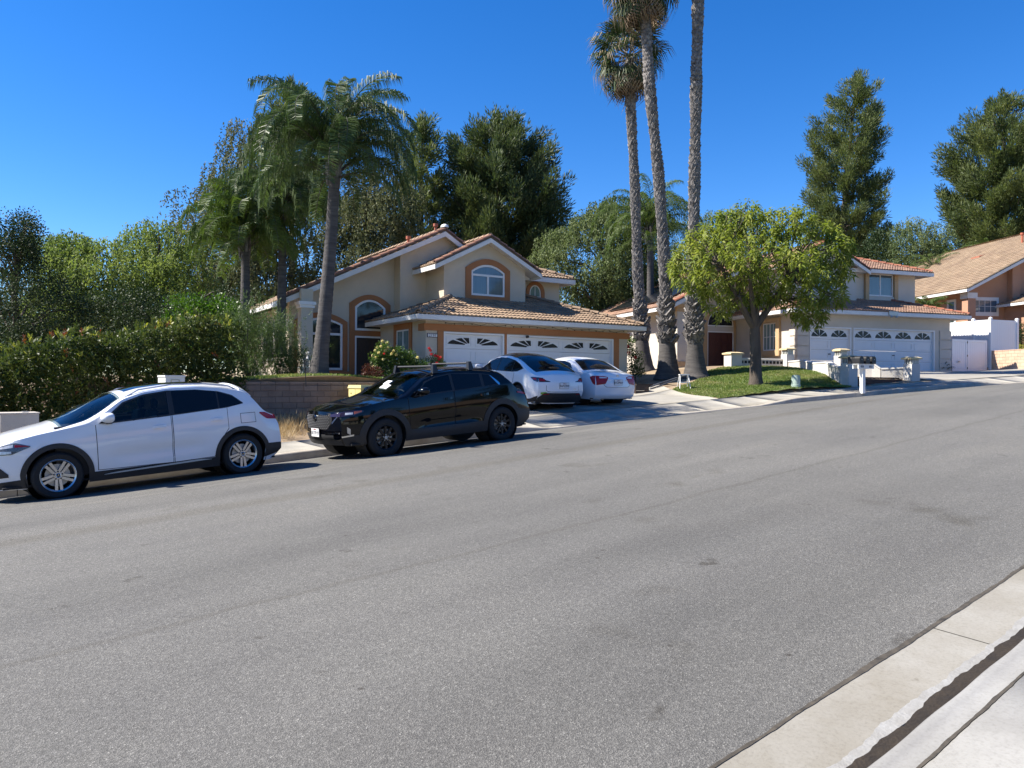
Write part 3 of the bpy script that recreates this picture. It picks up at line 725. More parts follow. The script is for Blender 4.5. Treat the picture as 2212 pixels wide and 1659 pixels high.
# garage roof: hip
e0, eu0, eu1 = -.6, -1.29, 9.0; zE = 2.40; up = (0, 1, S1); L1 = math.hypot(1, S1)
tileM = M['tile1']
roof_plane(A, (eu0, e0, zE), (1, 0, 0), up, [(0, 0), (eu1-eu0, 0), (eu1-eu0-4.3, 4.3*L1), (6.1, 4.3*L1), (6.1, 2.6*L1), (2.6, 2.6*L1)], tileM, singles=228)
roof_plane(A, (eu0, 4.2, zE), (0, -1, 0), (1, 0, S1), [(0, 0), (4.8, 0), (2.2, 2.6*L1), (0, 2.3*L1)], tileM, singles=0)
roof_plane(A, (eu1, e0, zE), (0, 1, 0), (-1, 0, S1), [(0, 0), (12, 0), (12, 4.3*L1), (4.3, 4.3*L1)], tileM, singles=0)
rm1 = barrel_mesh(M['tile1'], .115); rm1r = barrel_mesh(M['tile1r'], .115, name='rake_tile')
def ridge_on(house, p0, p1, me, name='ridge_tile', step=.38):
    mb = MB().tube([p0, p1], .05, 6).build('ridge' if name == 'ridge_tile' else 'rake', M['mortar'], house)
    ridge(mb, p0, p1, me, name, step); return mb
ridge_on(A, (eu0 + .05, e0 + .05, zE + .05), (1.31, 2.0, zE + 2.6*S1 + .05), rm1)
ridge_on(A, (eu1 - .05, e0 + .05, zE + .05), (eu1 - 4.3, 3.7, zE + 4.3*S1 + .05), rm1)
MB().box(eu0, eu1, e0 - .04, e0, 2.22, 2.385).build('fascia', M['fascia'], A)
MB().box(eu0 - .04, eu0, e0 - .04, 4.2, 2.22, 2.385).build('fascia', M['fascia'], A)
MB().box(eu1, eu1 + .04, e0 - .04, 12, 2.22, 2.385).build('fascia', M['fascia'], A)
MB().box(eu0, -.70, e0, 4.19, 2.235, 2.27).box(-.70, eu1, e0, -.01, 2.235, 2.27).box(8.56, eu1, -.01, 11.9, 2.235, 2.27).build('soffit', M['fascia'], A)
# gable bedroom over the garage
gc, gs = 2.88, .515; zpk = 5.78
gz_ = lambda u: zpk - gs * abs(u - gc)
MB().prism([(1.03, 2.9), (4.78, 2.9), (4.78, gz_(4.78) - .12), (gc, zpk - .12), (1.03, gz_(1.03) - .12)], 2.0, 2.2).build('wall', M['stucco'], A, fixn=True)
MB().box(1.03, 1.25, 2.2, 3.6, 2.9, gz_(1.25) - .14).build('wall', M['stucco'], A)
MB().box(4.56, 4.78, 2.2, 7.5, 2.9, gz_(4.78) - .14).build('wall', M['stucco'], A)
tr = arch(1.97, 4.0, 3.3, 4.58, 4.98); trI = arch(2.21, 3.76, 3.5, 4.47, 4.76)
MB().ring(tr, trI, 1.93, 1.998).build('trim_band', M['trim'], A, fixn=True)
window(A, arch(2.215, 3.755, 3.505, 4.465, 4.755), arch(2.29, 3.68, 3.58, 4.43, 4.67), 1.998, M['glassblue'], [(2.29, 3.68, 4.28, 4.36), (2.945, 3.02, 3.58, 4.28)], proud=.04)
Ld = math.hypot(1, gs); ul, ur = gc - 2.40, gc + 2.40; zl = gz_(ul)
roof_plane(A, (ul, 8.0, zl), (0, -1, 0), (1, 0, gs), [(0, 0), (6.4, 0), (6.4, 2.4*Ld), (0, 2.4*Ld)], tileM)
roof_plane(A, (ur, 1.6, zl), (0, 1, 0), (-1, 0, gs), [(0, 0), (6.4, 0), (6.4, 2.4*Ld), (0, 2.4*Ld)], tileM)
ridge_on(A, (gc, 1.6, zpk + .06), (gc, 8.0, zpk + .06), rm1)
for s_ in (-1, 1):
    ridge_on(A, (gc + s_*2.42, 1.62, zl + .02), (gc + s_*.02, 1.62, zpk + .04), rm1r, 'rake_tile')
    sloped(A, (gc + s_*2.42, 1.56, zl - .03), (gc, 1.56, zpk - .03), .17, .05, M['fascia'])
MB().box(ul - .05, ul, 1.56, 3.6, zl - .2, zl - .03).build('fascia', M['fascia'], A)
MB().box(ur, ur + .05, 1.56, 7.9, zl - .2, zl - .03).build('fascia', M['fascia'], A)
# small block to the right with a round-headed window and hip roof
bD = 3.0
MB().box(4.79, 7.21, bD, bD + .2, 3.0, 4.44).box(7.01, 7.21, bD + .2, 8, 2.6, 4.44).build('wall', M['stucco'], A)
MB().ring(arch(5.45, 6.40, 3.3, 3.95, 4.42, rnd=True), arch(5.62, 6.21, 3.3, 3.92, 4.27, rnd=True), bD - .055, bD - .002).build('trim_band', M['trim'], A, fixn=True)
window(A, arch(5.625, 6.205, 3.25, 3.92, 4.265, rnd=True), arch(5.67, 6.16, 3.29, 3.91, 4.22, rnd=True), bD - .002, M['glassteal'], [(5.90, 5.93, 3.29, 4.22), (5.67, 6.16, 3.75, 3.78)])
zD = 4.56; roof_plane(A, (4.6, bD - .55, zD), (1, 0, 0), (0, 1, .4), [(0, 0), (3.0, 0), (1.3, 1.7*1.077), (0, 1.7*1.077)], tileM, singles=44)
roof_plane(A, (7.6, bD - .55, zD), (0, 1, 0), (-1, 0, .4), [(0, 0), (5, 0), (5, 1.7*1.077), (1.7, 1.7*1.077)], tileM)
ridge_on(A, (7.57, bD - .52, zD + .05), (5.9, bD + 1.15, zD + .73), rm1)
MB().box(4.6, 7.6, bD - .60, bD - .55, zD - .21, zD - .02).build('fascia', M['fascia'], A)
MB().box(7.6, 7.65, bD - .60, 8, zD - .21, zD - .02).build('fascia', M['fascia'], A)
# main gable roof over the entry
pk, zp, br = 1.74, 6.20, 3.3; mL, mR = .48, .60
uL, zL = -4.95, 6.20 - .48 * 6.69
MB().prism([(-.09, 2.5), (1.03, 2.5), (2.5, 2.5), (2.5, zp - mR*.76 - .13), (pk, zp - .13), (-.09, zp - mL*1.83 - .13)], 3.6, 3.8).build('wall', M['stucco'], A, fixn=True)
MB().prism([(-4.32, -.9), (-.09, -.9), (-.09, zp - mL*1.83 - .14), (-4.32, zp - mL*6.06 - .14)], 4.2, 4.4).build('wall', M['stucco'], A, fixn=True)
MB().box(-.09, .10, 3.8, 4.2, 2.3, zp - mL*1.83 - .16).build('wall', M['stucco'], A)
MB().prism([(4.4, -.9), (13, -.9), (13, 2.9), (4.4, 2.9)], -4.32, -4.12, 'x').build('wall', M['stucco'], A, fixn=True)
MB().prism([(-4.3, -.7), (8.4, -.7), (8.4, 2.6), (-4.3, 2.6)], 12.8, 13).build('wall', M['stucco'], A, fixn=True)
Lm = math.hypot(1, mL); LR = math.hypot(1, mR)
roof_plane(A, (uL, 13, zL - .09), (0, -1, 0), (1, 0, mL), [(0, 0), (9.7, 0), (9.7, 6.69*Lm), (0, 6.69*Lm)], M['tile1'])
roof_plane(A, (pk + 6, br, zp - 6*mR), (0, 1, 0), (-1, 0, mR), [(0, 4.9*LR), (.9, 3.5*LR), (9.7, 3.5*LR), (9.7, 6*LR), (0, 6*LR)], M['tile1'])
ridge_on(A, (pk, br, zp + .07), (pk, 13, zp + .07), rm1)
ridge_on(A, (uL, br + .02, zL + .03), (pk, br + .02, zp + .05), rm1r, 'rake_tile')
ridge_on(A, (2.95, br + .02, zp - mR*1.21 + .03), (pk, br + .02, zp + .05), rm1r, 'rake_tile')
sloped(A, (uL, br - .05, zL - .03), (pk, br - .05, zp - .03), .2, .05, M['fascia'])
sloped(A, (2.75, br - .05, zp - mR*1.01 - .03), (pk, br - .05, zp - .03), .2, .05, M['fascia'])
MB().box(uL - .05, uL, br - .05, 13, zL - .22, zL - .03).build('fascia', M['fascia'], A)
MB().hexa([(uL, br, zL - .14), (-.12, br, zp - mL*1.86 - .14), (-.12, 4.19, zp - mL*1.86 - .14), (uL, 4.19, zL - .14), (uL, br, zL - .115), (-.12, br, zp - mL*1.86 - .115), (-.12, 4.19, zp - mL*1.86 - .115), (uL, 4.19, zL - .115)]).build('soffit', M['fascia'], A, fixn=True)
MB().lathe([(.17, 0), (.15, .09), (.06, .14), (0, .14)], 10, c=(pk + .02, br + .1, zp + .15)).build('ridge_end_cap', M['white'], A, 50)
vent_pipe(A, .88, 5.0, 5.6, 6.16, .06); vent_pipe(A, 2.14, 5.0, 5.9, 6.83, .06)
# entry: tall arched opening with window over double door, arched window to its left
MB().ring(arch(-1.97, -.27, -.5, 3.13, 3.50), arch(-1.76, -.48, -.5, 3.00, 3.31), 4.13, 4.198).build('trim_band', M['trim'], A, fixn=True)
MB().box(-1.755, -.485, 4.14, 4.196, 1.86, 2.07).build('trim_band', M['trim'], A)
window(A, arch(-1.755, -.485, 2.075, 2.995, 3.30), arch(-1.67, -.57, 2.16, 2.96, 3.22), 4.198, M['glass'], proud=.045)
d_ = MB().ring([(-1.755, -.5), (-1.755, 1.86), (-.485, 1.86), (-.485, -.5)], [(-1.69, -.5), (-1.69, 1.79), (-.55, 1.79), (-.55, -.5)], 4.15, 4.198, closed=False).build('door', M['white'], A, fixn=True)
for a, c in ((-1.685, -1.125), (-1.115, -.555)):
    lf = MB().box(a, c, 4.165, 4.196, -.4, 1.785).build('door_leaf', M['darkwood'], d_)
    for z0_, z1_ in ((-.25, .45), (.55, 1.1), (1.2, 1.68)):
        for k in (0, 1):
            w_ = (c - a) / 2
            MB().box(a + .06 + k*(w_-.02), a + w_ - .03 + k*(w_-.02), 4.153, 4.166, z0_, z1_).build('door_panel', M['darkwood'], d_)
MB().ring(arch(-4.12, -2.06, .47, 2.37, 2.70), arch(-3.96, -2.25, .5, 2.27, 2.50), 4.13, 4.198).build('trim_band', M['trim'], A, fixn=True)
window(A, arch(-3.955, -2.255, .505, 2.265, 2.495), arch(-3.87, -2.34, .59, 2.23, 2.41), 4.198, M['glass'], [(-3.87, -2.34, 1.84, 1.93)], proud=.045)
MB().box(-4.2, -1.95, 3.98, 4.196, .32, .46).box(-4.14, -2.02, 4.05, 4.196, .1, .32).build('window_sill', M['trim'], A, fixn=True)
# porch column
c_ = MB().box(-4.21, -3.78, 3.02, 3.45, -.6, zL + .48*1.0 - .05).build('column', M['stucco'], A)
MB().box(-4.30, -3.69, 2.93, 3.54, 2.84, 2.96).box(-4.26, -3.73, 2.97, 3.50, 2.73, 2.84).build('column_cap', M['white'], c_)
# side wall window with security bars
w_ = window(A, rect(6.2, 7.6, .9, 2.3), rect(6.28, 7.52, .98, 2.22), -4.32, M['glass'], ax='x')
for k in range(9): MB().box(-4.40, -4.375, 6.25 + k*.16, 6.275 + k*.16, .85, 2.35).build('window_bar', M['black'], w_)

# ================================================================ HOUSE 2 (pale stucco, 2189)
B = thing('house', 'pale stucco house with orange tiles and dark red double door, behind the street tree', 'house', H2o, H2r)
wall_rects(B, -3.27, 6.21, .2, 3.48, 0, .22, [(-2.59, -.12, .2, 2.83), (0, 5.17, .2, 2.83)], M['stucco2'])
MB().box(-3.27, -3.05, .22, 4.9, .2, 3.48).build('wall', M['stucco2'], B)
MB().box(5.99, 6.21, .22, 14, .2, 3.48).build('wall', M['stucco2'], B)
garage_door(B, -2.587, -.123, .69, 2.825, 0, 2, 2, 'single garage door with fan lights')
garage_door(B, .003, 5.167, .69, 2.825, 0, 4, 2, 'double garage door with four fan lights')
zs_ = [.70, .93, 1.39, 1.88, 2.36, 2.84]
for a, c in ((5.50, 6.25), (-3.31, -2.63)):
    for z0_, z1_ in zip(zs_[:-1], zs_[1:]): MB().box(a, c, -.05, -.002, z0_ + .022, z1_ - .022).build('quoin', M['stucco2'], B)
for z0_, z1_ in zip(zs_[:-1], zs_[1:]):
    MB().box(-3.32, -3.272, -.002, .55, z0_ + .022, z1_ - .022).build('quoin', M['stucco2'], B); MB().box(6.212, 6.26, -.002, .5, z0_ + .022, z1_ - .022).build('quoin', M['stucco2'], B)
number_plate(B, '2189', -2.83, 2.69, .34, .13, -.052)
l_ = MB().box(1.55, 2.1, -.70, -.645, 3.42, 3.62).build('flood_light', M['galv'], B)
for k in (1.66, 1.98): MB().lathe([(.03, 0), (.07, -.08), (.06, -.1), (0, -.1)], 10, c=(k, -.72, 3.42)).build('lamp_head', M['galv'], l_, 50)
for u_ in (-1.35, 2.58): MB().box(u_ - .07, u_ + .07, .05, .086, 1.50, 1.54).build('door_handle', M['black'], B)
S2 = .335; L2 = math.hypot(1, S2); zE2 = 3.60
ua, ub = -3.95, 6.9
roof_plane(B, (ua, -.6, zE2), (1, 0, 0), (0, 1, S2), [(0, 0), (ub-ua, 0), (ub-ua-3.2, 3.2*L2), (5.6, 3.2*L2), (5.6, 2.6*L2), (2.6, 2.6*L2)], M['tile2'], singles=200, rank=lambda p: -p[0])
roof_plane(B, (ub, -.6, zE2), (0, 1, 0), (-1, 0, S2), [(0, 0), (14, 0), (14, 3.2*L2), (3.2, 3.2*L2)], M['tile2'])
roof_plane(B, (ua, 4.9, zE2), (0, -1, 0), (1, 0, S2), [(0, 0), (5.5, 0), (2.9, 2.6*L2), (0, 2.6*L2)], M['tile2'])
rm2 = barrel_mesh(M['tile2r'], .12); rm2r = barrel_mesh(M['tile2r'], .115, name='rake_tile')
ridge_on(B, (ub - .05, -.55, zE2 + .05), (ub - 3.2, 2.6, zE2 + 3.2*S2 + .05), rm2)
ridge_on(B, (ua + .05, -.55, zE2 + .05), (ua + 2.6, 2.0, zE2 + 2.6*S2 + .05), rm2)
MB().box(ua, ub, -.64, -.6, 3.41, 3.585).build('fascia', M['fascia'], B)
MB().box(ub, ub + .04, -.64, 14, 3.41, 3.585).build('fascia', M['fascia'], B)
MB().box(ua - .04, ua, -.64, 4.9, 3.41, 3.585).build('fascia', M['fascia'], B)
MB().box(ua, -3.28, -.6, 4.85, 3.43, 3.47).box(-3.28, ub, -.6, -.01, 3.43, 3.47).box(6.22, ub, -.01, 13.9, 3.43, 3.47).build('soffit', M['fascia'], B)
# upper storey right block
MB().box(1.6, 6.0, 2.0, 2.2, 4.0, 5.92).box(5.8, 6.0, 2.2, 12, 3.9, 5.92).build('wall', M['stucco2'], B)
window(B, rect(2.80, 4.45, 4.72, 5.88), rect(2.86, 4.39, 4.78, 5.83), 1.998, M['glassblue'], [(3.58, 3.64, 4.78, 5.83)])
MB().box(2.78, 4.47, 1.90, 1.996, 4.50, 4.70).build('window_sill', M['stucco2'], B)
for a, c in ((2.55, 2.78), (4.48, 4.72)): MB().box(a, c, 1.86, 1.996, 4.46, 5.86).build('window_trim', M['tantrim'], B)
zU = 6.02; roof_plane(B, (1.2, 1.4, zU), (1, 0, 0), (0, 1, .36), [(0, 0), (5.4, 0), (2.2, 3.2*1.063), (0, 3.2*1.063)], M['tile2'], singles=100)
roof_plane(B, (6.6, 1.4, zU), (0, 1, 0), (-1, 0, .36), [(0, 0), (10, 0), (10, 3.2*1.063), (3.2, 3.2*1.063)], M['tile2'])
ridge_on(B, (6.57, 1.43, zU + .05), (3.4, 4.6, zU + 3.2*.36 + .05), rm2)
ridge_on(B, (3.4, 4.6, zU + 3.2*.36 + .07), (-2, 4.6, zU + 3.2*.36 + .07), rm2)
MB().box(1.2, 6.6, 1.36, 1.4, zU - .2, zU - .02).build('fascia', M['fascia'], B)
MB().box(6.6, 6.64, 1.36, 11, zU - .2, zU - .02).build('fascia', M['fascia'], B)
# gable over the single garage, behind the street tree
g2, gs2, zp2 = -.55, .5, 7.2
MB().prism([(-2.7, 3.9), (1.6, 3.9), (1.6, zp2 - gs2*2.15 - .13), (g2, zp2 - .13), (-2.7, zp2 - gs2*2.15 - .13)], 1.5, 1.7).build('wall', M['stucco2'], B, fixn=True)
MB().box(-2.7, -2.5, 1.7, 6, 3.9, 6.0).box(1.4, 1.6, 1.7, 2.0, 3.9, 6.0).build('wall', M['stucco2'], B)
window(B, rect(-1.3, .2, 4.75, 5.95), rect(-1.22, .12, 4.83, 5.87), 1.498, M['glassblue'], [(-.58, -.52, 4.83, 5.87)])
MB().box(-1.45, .35, 1.38, 1.496, 4.5, 4.73).build('window_sill', M['stucco2'], B)
Lg = math.hypot(1, gs2)
roof_plane(B, (g2 - 2.65, 6.5, zp2 - gs2*2.65), (0, -1, 0), (1, 0, gs2), [(0, 0), (5.4, 0), (5.4, 2.65*Lg), (0, 2.65*Lg)], M['tile2'])
roof_plane(B, (g2 + 2.65, 1.1, zp2 - gs2*2.65), (0, 1, 0), (-1, 0, gs2), [(0, 0), (5.4, 0), (5.4, 2.65*Lg), (0, 2.65*Lg)], M['tile2'])
for s_ in (-1, 1):
    ridge_on(B, (g2 + s_*2.66, 1.12, zp2 - gs2*2.65 + .02), (g2, 1.12, zp2 + .04), rm2r, 'rake_tile')
    sloped(B, (g2 + s_*2.66, 1.06, zp2 - gs2*2.65 - .03), (g2, 1.06, zp2 - .03), .18, .05, M['fascia'])
# entry wing
eP, eS, zP = -3.6, .49, 6.35; uE = -8.75; zEe = zP - eS * (eP - uE)
MB().prism([(-7.9, .2), (-3.27, .2), (-3.27, 5.9), (eP, zP - .2), (-7.9, zP - eS*4.3 - .2)], 4.9, 5.1).build('wall', M['stucco2'], B, fixn=True)
MB().prism([(5.1, .2), (14, .2), (14, zP - eS*4.3 - .25), (5.1, zP - eS*4.3 - .25)], -7.9, -7.7, 'x').build('wall', M['stucco2'], B, fixn=True)
MB().ring(arch(-5.28, -3.30, .6, 3.1, 4.15, rnd=True), arch(-5.05, -3.42, .6, 3.12, 3.98, rnd=True), 4.82, 4.898).build('trim_band', M['tantrim'], B, fixn=True)
MB().box(-5.045, -3.425, 4.85, 4.896, 2.84, 3.10).build('transom', M['stucco2'], B)
window(B, arch(-5.045, -3.425, 3.105, 3.15, 3.97, rnd=True), arch(-4.98, -3.49, 3.16, 3.2, 3.9, rnd=True), 4.898, M['glass'])
d_ = MB().ring([(-5.045, .6), (-5.045, 2.84), (-3.425, 2.84), (-3.425, .6)], [(-4.985, .6), (-4.985, 2.78), (-3.485, 2.78), (-3.485, .6)], 4.86, 4.898, closed=False).build('door', M['white'], B, fixn=True)
for a, c in ((-4.98, -4.24), (-4.23, -3.49)):
    MB().box(a, c, 4.868, 4.896, .66, 2.775).build('door_leaf', M['redwood'], d_)
    for z0_, z1_ in ((.8, 1.6), (1.72, 2.2), (2.3, 2.68)):
        for k in (0, 1): w_ = (c - a) / 2; MB().box(a + .08 + k*(w_-.03), a + w_ - .03 + k*(w_-.03), 4.855, 4.869, z0_, z1_).build('door_panel', M['redwood'], d_)
for cu in (-8.0, -3.9):
    if cu < -4:
        c_ = MB().box(cu, cu + .62, 2.95, 3.55, .3, 4.2).build('column', M['stucco2'], B)
        MB().box(cu - .1, cu + .72, 2.85, 3.65, 3.80, 3.95).box(cu - .05, cu + .67, 2.90, 3.60, 3.60, 3.80).build('column_cap', M['tantrim'], c_)
        MB().box(cu - .06, cu + .68, 2.89, 3.61, .3, 1.15).build('column_base', M['tantrim'], c_)
MB().ring(arch(-7.35, -5.75, 1.3, 2.75, 3.2), arch(-7.2, -5.9, 1.45, 2.7, 3.06), 4.85, 4.898).build('trim_band', M['tantrim'], B, fixn=True)
window(B, arch(-7.195, -5.905, 1.455, 2.695, 3.055), arch(-7.13, -5.97, 1.52, 2.66, 2.99), 4.898, M['glass'], [(-6.58, -6.52, 1.52, 2.99)])
Le = math.hypot(1, eS)
rfE = roof_plane(B, (uE, 14, zEe), (0, -1, 0), (1, 0, eS), [(0, 0), (11.5, 0), (11.5, 5.15*Le), (0, 5.15*Le)], M['tile2'], singles=0)
roof_plane(B, (eP + 4.5, 2.5, zP - 4.5*eS), (0, 1, 0), (-1, 0, eS), [(0, 2.4), (3, 0), (11.5, 0), (11.5, 4.5*Le), (0, 4.5*Le)], M['tile2'])
ridge_on(B, (eP, 2.5, zP + .06), (eP, 14, zP + .06), rm2)
ridge_on(B, (uE, 2.52, zEe + .03), (eP, 2.52, zP + .05), rm2r, 'rake_tile')
sloped(B, (uE, 2.45, zEe - .03), (eP, 2.45, zP - .03), .19, .05, M['fascia'])
MB().box(uE - .04, uE, 2.45, 14, zEe - .2, zEe - .03).build('fascia', M['fascia'], B)
MB().hexa([(uE, 2.5, zEe - .15), (eP, 2.5, zP - .15), (eP, 4.89, zP - .15), (uE, 4.89, zEe - .15), (uE, 2.5, zEe - .12), (eP, 2.5, zP - .12), (eP, 4.89, zP - .12), (uE, 4.89, zEe - .12)]).build('soffit', M['fascia'], B, fixn=True)
for r_ in range(2):
    for k in range(6):
        a0 = 4.0 + k * 1.06
        o = MB().box(a0, a0 + 1.02, .55 + r_*1.75, .55 + r_*1.75 + 1.7, .12, .16).box(a0 + .1, a0 + .16, .7 + r_*1.75, .8 + r_*1.75, .0, .12).box(a0 + .8, a0 + .86, 2.0 + r_*1.75, 2.1 + r_*1.75, .0, .12).build('solar_panel', M['solar'], rfE)
# window in the bright left side wall of the garage
MB().ring(rect(1.20, 2.72, 1.45, 3.32), rect(1.46, 2.55, 1.72, 3.10), -3.40, -3.272, 'x').build('window_trim', M['tantrim'], B, fixn=True)
window(B, rect(1.465, 2.545, 1.725, 3.095), rect(1.52, 2.49, 1.78, 3.04), -3.272, M['glassteal'], [(1.98, 2.03, 1.78, 3.04), (1.73, 1.75, 1.78, 3.04), (2.26, 2.28, 1.78, 3.04), (1.52, 2.49, 2.40, 2.42)], ax='x')

# ================================================================ HOUSE 3 (terracotta, far right)
k3 = 46 / 52.0
H3o = Vector((57.1715 * k3, 19.626 * k3, 0)); H3r = R(-32.4)
Cc = thing('house', 'terracotta house with a broad tan tile roof above the white fence, far right', 'house', H3o, H3r)
z3 = 2.3; s3 = .517; e3u, e3z = -.30, 5.78; r3u = 8.4; r3z = e3z + s3 * (r3u - e3u)
MB().prism([(.45, z3 - 1.5), (12, z3 - 1.5), (12, 7.5), (r3u, r3z - .2), (.45, e3z + s3*.75 - .2)], .6, .8).build('wall', M['stucco3'], Cc, fixn=True)
MB().prism([(.8, z3 - 1.5), (16, z3 - 1.5), (16, 5.85), (.8, 5.85)], .45, .65, 'x').build('wall', M['stucco3'], Cc, fixn=True)
MB().prism([(3.1, z3 - 1.5), (3.6, z3 - 1.5), (3.6, e3z + s3*3.9 - .2), (3.1, e3z + s3*3.4 - .2)], .2, .595).build('wall', M['stucco3'], Cc, fixn=True)
c_ = MB().box(-.03, .48, 0, .5, z3 - 1.2, 5.9).build('column', M['stucco3'], Cc)
MB().box(-.10, .55, -.07, .57, 5.26, 5.60).build('column_cap', M['fascia'], c_)
L3 = math.hypot(1, s3)
roof_plane(Cc, (e3u - .12, 17, e3z), (0, -1, 0), (1, 0, s3), [(0, 0), (17.4, 0), (17.4, 8.8*L3), (0, 8.8*L3)], M['tile3'], tw=.335, te=.36, singles=290, rank=lambda p: (17.4 - p[0]) ** 2 + p[1] ** 2)
roof_plane(Cc, (r3u + 5, -.4, r3z - 5*s3), (0, 1, 0), (-1, 0, s3), [(0, 0), (17.4, 0), (17.4, 5*L3), (0, 5*L3)], M['tile3'])
rm3 = barrel_mesh(M['tile3'], .13); rm3r = barrel_mesh(M['tile3'], .12, name='rake_tile')
ridge_on(Cc, (r3u, -.4, r3z + .06), (r3u, 17, r3z + .06), rm3)
ridge_on(Cc, (e3u - .1, -.38, e3z + .02), (r3u, -.38, r3z + .05), rm3r, 'rake_tile')
sloped(Cc, (e3u - .1, -.45, e3z - .03), (r3u, -.45, r3z - .03), .18, .05, M['fascia'])
MB().box(e3u - .17, e3u - .12, -.45, 17, e3z - .19, e3z - .03).build('fascia', M['fascia'], Cc)
window(Cc, rect(.62, 2.5, 4.28, 5.42), rect(.80, 2.36, 4.52, 5.22), .598, M['glassblue'], [(1.17, 1.195, 4.52, 5.22), (1.56, 1.585, 4.52, 5.22), (1.95, 1.975, 4.52, 5.22), (.80, 2.36, 4.86, 4.885)], fw=M['fascia'])
window(Cc, rect(.7, 2.4, 2.6, 4.05), rect(.8, 2.3, 2.7, 3.95), .598, M['glass'])
window(Cc, rect(1.6, 2.4, 3.6, 5.4), rect(1.75, 2.25, 3.75, 5.25), .45, M['glassblue'], [(1.75, 2.25, 4.5, 4.53)], fw=M['fascia'], ax='x')
for u_, b_, w_ in ((3.2, 9, .7), (5.2, 5.5, .8)):
    z_ = e3z + s3 * (u_ - e3u); MB().hexa([(u_, b_, z_), (u_ + .5, b_, z_ + .26), (u_ + .5, b_ + w_, z_ + .26), (u_, b_ + w_, z_), (u_, b_, z_ + .2), (u_ + .5, b_, z_ + .36), (u_ + .5, b_ + w_, z_ + .36), (u_, b_ + w_, z_ + .2)]).build('roof_vent', M['tile2r'], Cc)
vent_pipe(Cc, 6.4, 3.2, 9.0, 10.0, .07)
# projecting right wing of house 3
MB().box(2.9, 9, -5.5, .58, z3 - 1.5, 4.85).build('wall', M['stucco3'], Cc)
roof_plane(Cc, (2.3, .5, 4.95), (0, -1, 0), (1, 0, .36), [(0, 0), (6.6, 0), (6.6, 3*1.06), (0, 3*1.06)], M['tile3'], te=.36)
MB().box(2.25, 2.3, -6.1, .5, 4.78, 4.93).build('fascia', M['fascia'], Cc)
# ================================================================ CARS
M['carwhite'] = mat('white_car_paint', (.74,.75,.77), .35, coat=1., spec=.5, var=.01)
M['carblack'] = mat('black_car_paint', (.002,.0022,.0035), .05, coat=.0, spec=.42, var=.1)
M['carglass'] = mat('tinted_car_glass', (.006,.007,.009), .03, spec=.35, var=.1)
def _clear(name, tint):
    m, nt, bs = _nodes(name); N = nt.nodes; L = nt.links; tr = N.new('ShaderNodeBsdfTransparent'); tr.inputs[0].default_value = _rgb(tint); gl = N.new('ShaderNodeBsdfGlossy'); gl.inputs['Roughness'].default_value = .02
    fr_ = N.new('ShaderNodeFresnel'); fr_.inputs[0].default_value = 1.5; mx = N.new('ShaderNodeMixShader'); L.new(fr_.outputs[0], mx.inputs[0]); L.new(tr.outputs[0], mx.inputs[1]); L.new(gl.outputs[0], mx.inputs[2]); L.new(mx.outputs[0], N['Material Output'].inputs[0]); return m
M['clearglass'] = _clear('car_window_glass', (.50,.56,.54)); M['tintglass'] = _clear('dark_car_window_glass', (.16,.18,.19))
M['cabin'] = mat('dark_cabin_trim', (.03,.03,.032), .7, var=.15); M['seat'] = mat('dark_seat_leather', (.035,.034,.034), .5, var=.15, scale=9)
M['plastic'] = mat('black_plastic', (.018,.018,.020), .55, var=.15, scale=12)
M['rubber'] = mat('tyre_rubber', (.012,.012,.013), .8, var=.2, scale=20)
M['alloy'] = mat('silver_alloy', (.50,.51,.53), .28, metal=.9, var=.05)
M['alloydark'] = mat('black_alloy', (.014,.014,.016), .3, metal=.3, var=.1)
M['chrome'] = mat('chrome_trim', (.72,.73,.75), .12, metal=1., var=.03)
M['redlens'] = mat('red_lamp_lens', (.34,.006,.010), .2, coat=.25, spec=.3, var=.15, scale=14)
M['darklens'] = mat('smoked_lamp_lens', (.03,.012,.014), .1, coat=1., var=.2, scale=14)
M['clearlens'] = mat('clear_lamp_lens', (.42,.43,.45), .08, coat=1., col2=(.75,.76,.78), scale=22)
M['finsgrey'] = mat('grey_grille_metal', (.20,.20,.21), .4, var=.1)
M['silver'] = mat('silver_plastic', (.50,.50,.48), .3, var=.05)
M['lampgrey'] = mat('dark_grey_lamp', (.05,.052,.056), .15, coat=.6, col2=(.16,.165,.17), scale=25)
M['amber'] = mat('amber_reflector', (.55,.11,.02), .2, coat=1., var=.1)
M['seam'] = mat('panel_gap', (.01,.01,.011), .8, var=.1)
M['sticker'] = mat('green_sticker', (.20,.38,.05), .5, var=.1)
def plin(pts):
    xs = np.array([p[0] for p in pts]); zs = np.array([p[1] for p in pts])
    # gently smoothed polyline
    g = np.linspace(xs[0], xs[-1], 400); y = np.interp(g, xs, zs); k = np.hanning(23); k /= k.sum()
    yp = np.concatenate([2*y[0] - y[11:0:-1], y, 2*y[-1] - y[-2:-13:-1]]); ys = np.convolve(yp, k, 'valid')
    return lambda x: float(np.interp(x, g, ys))
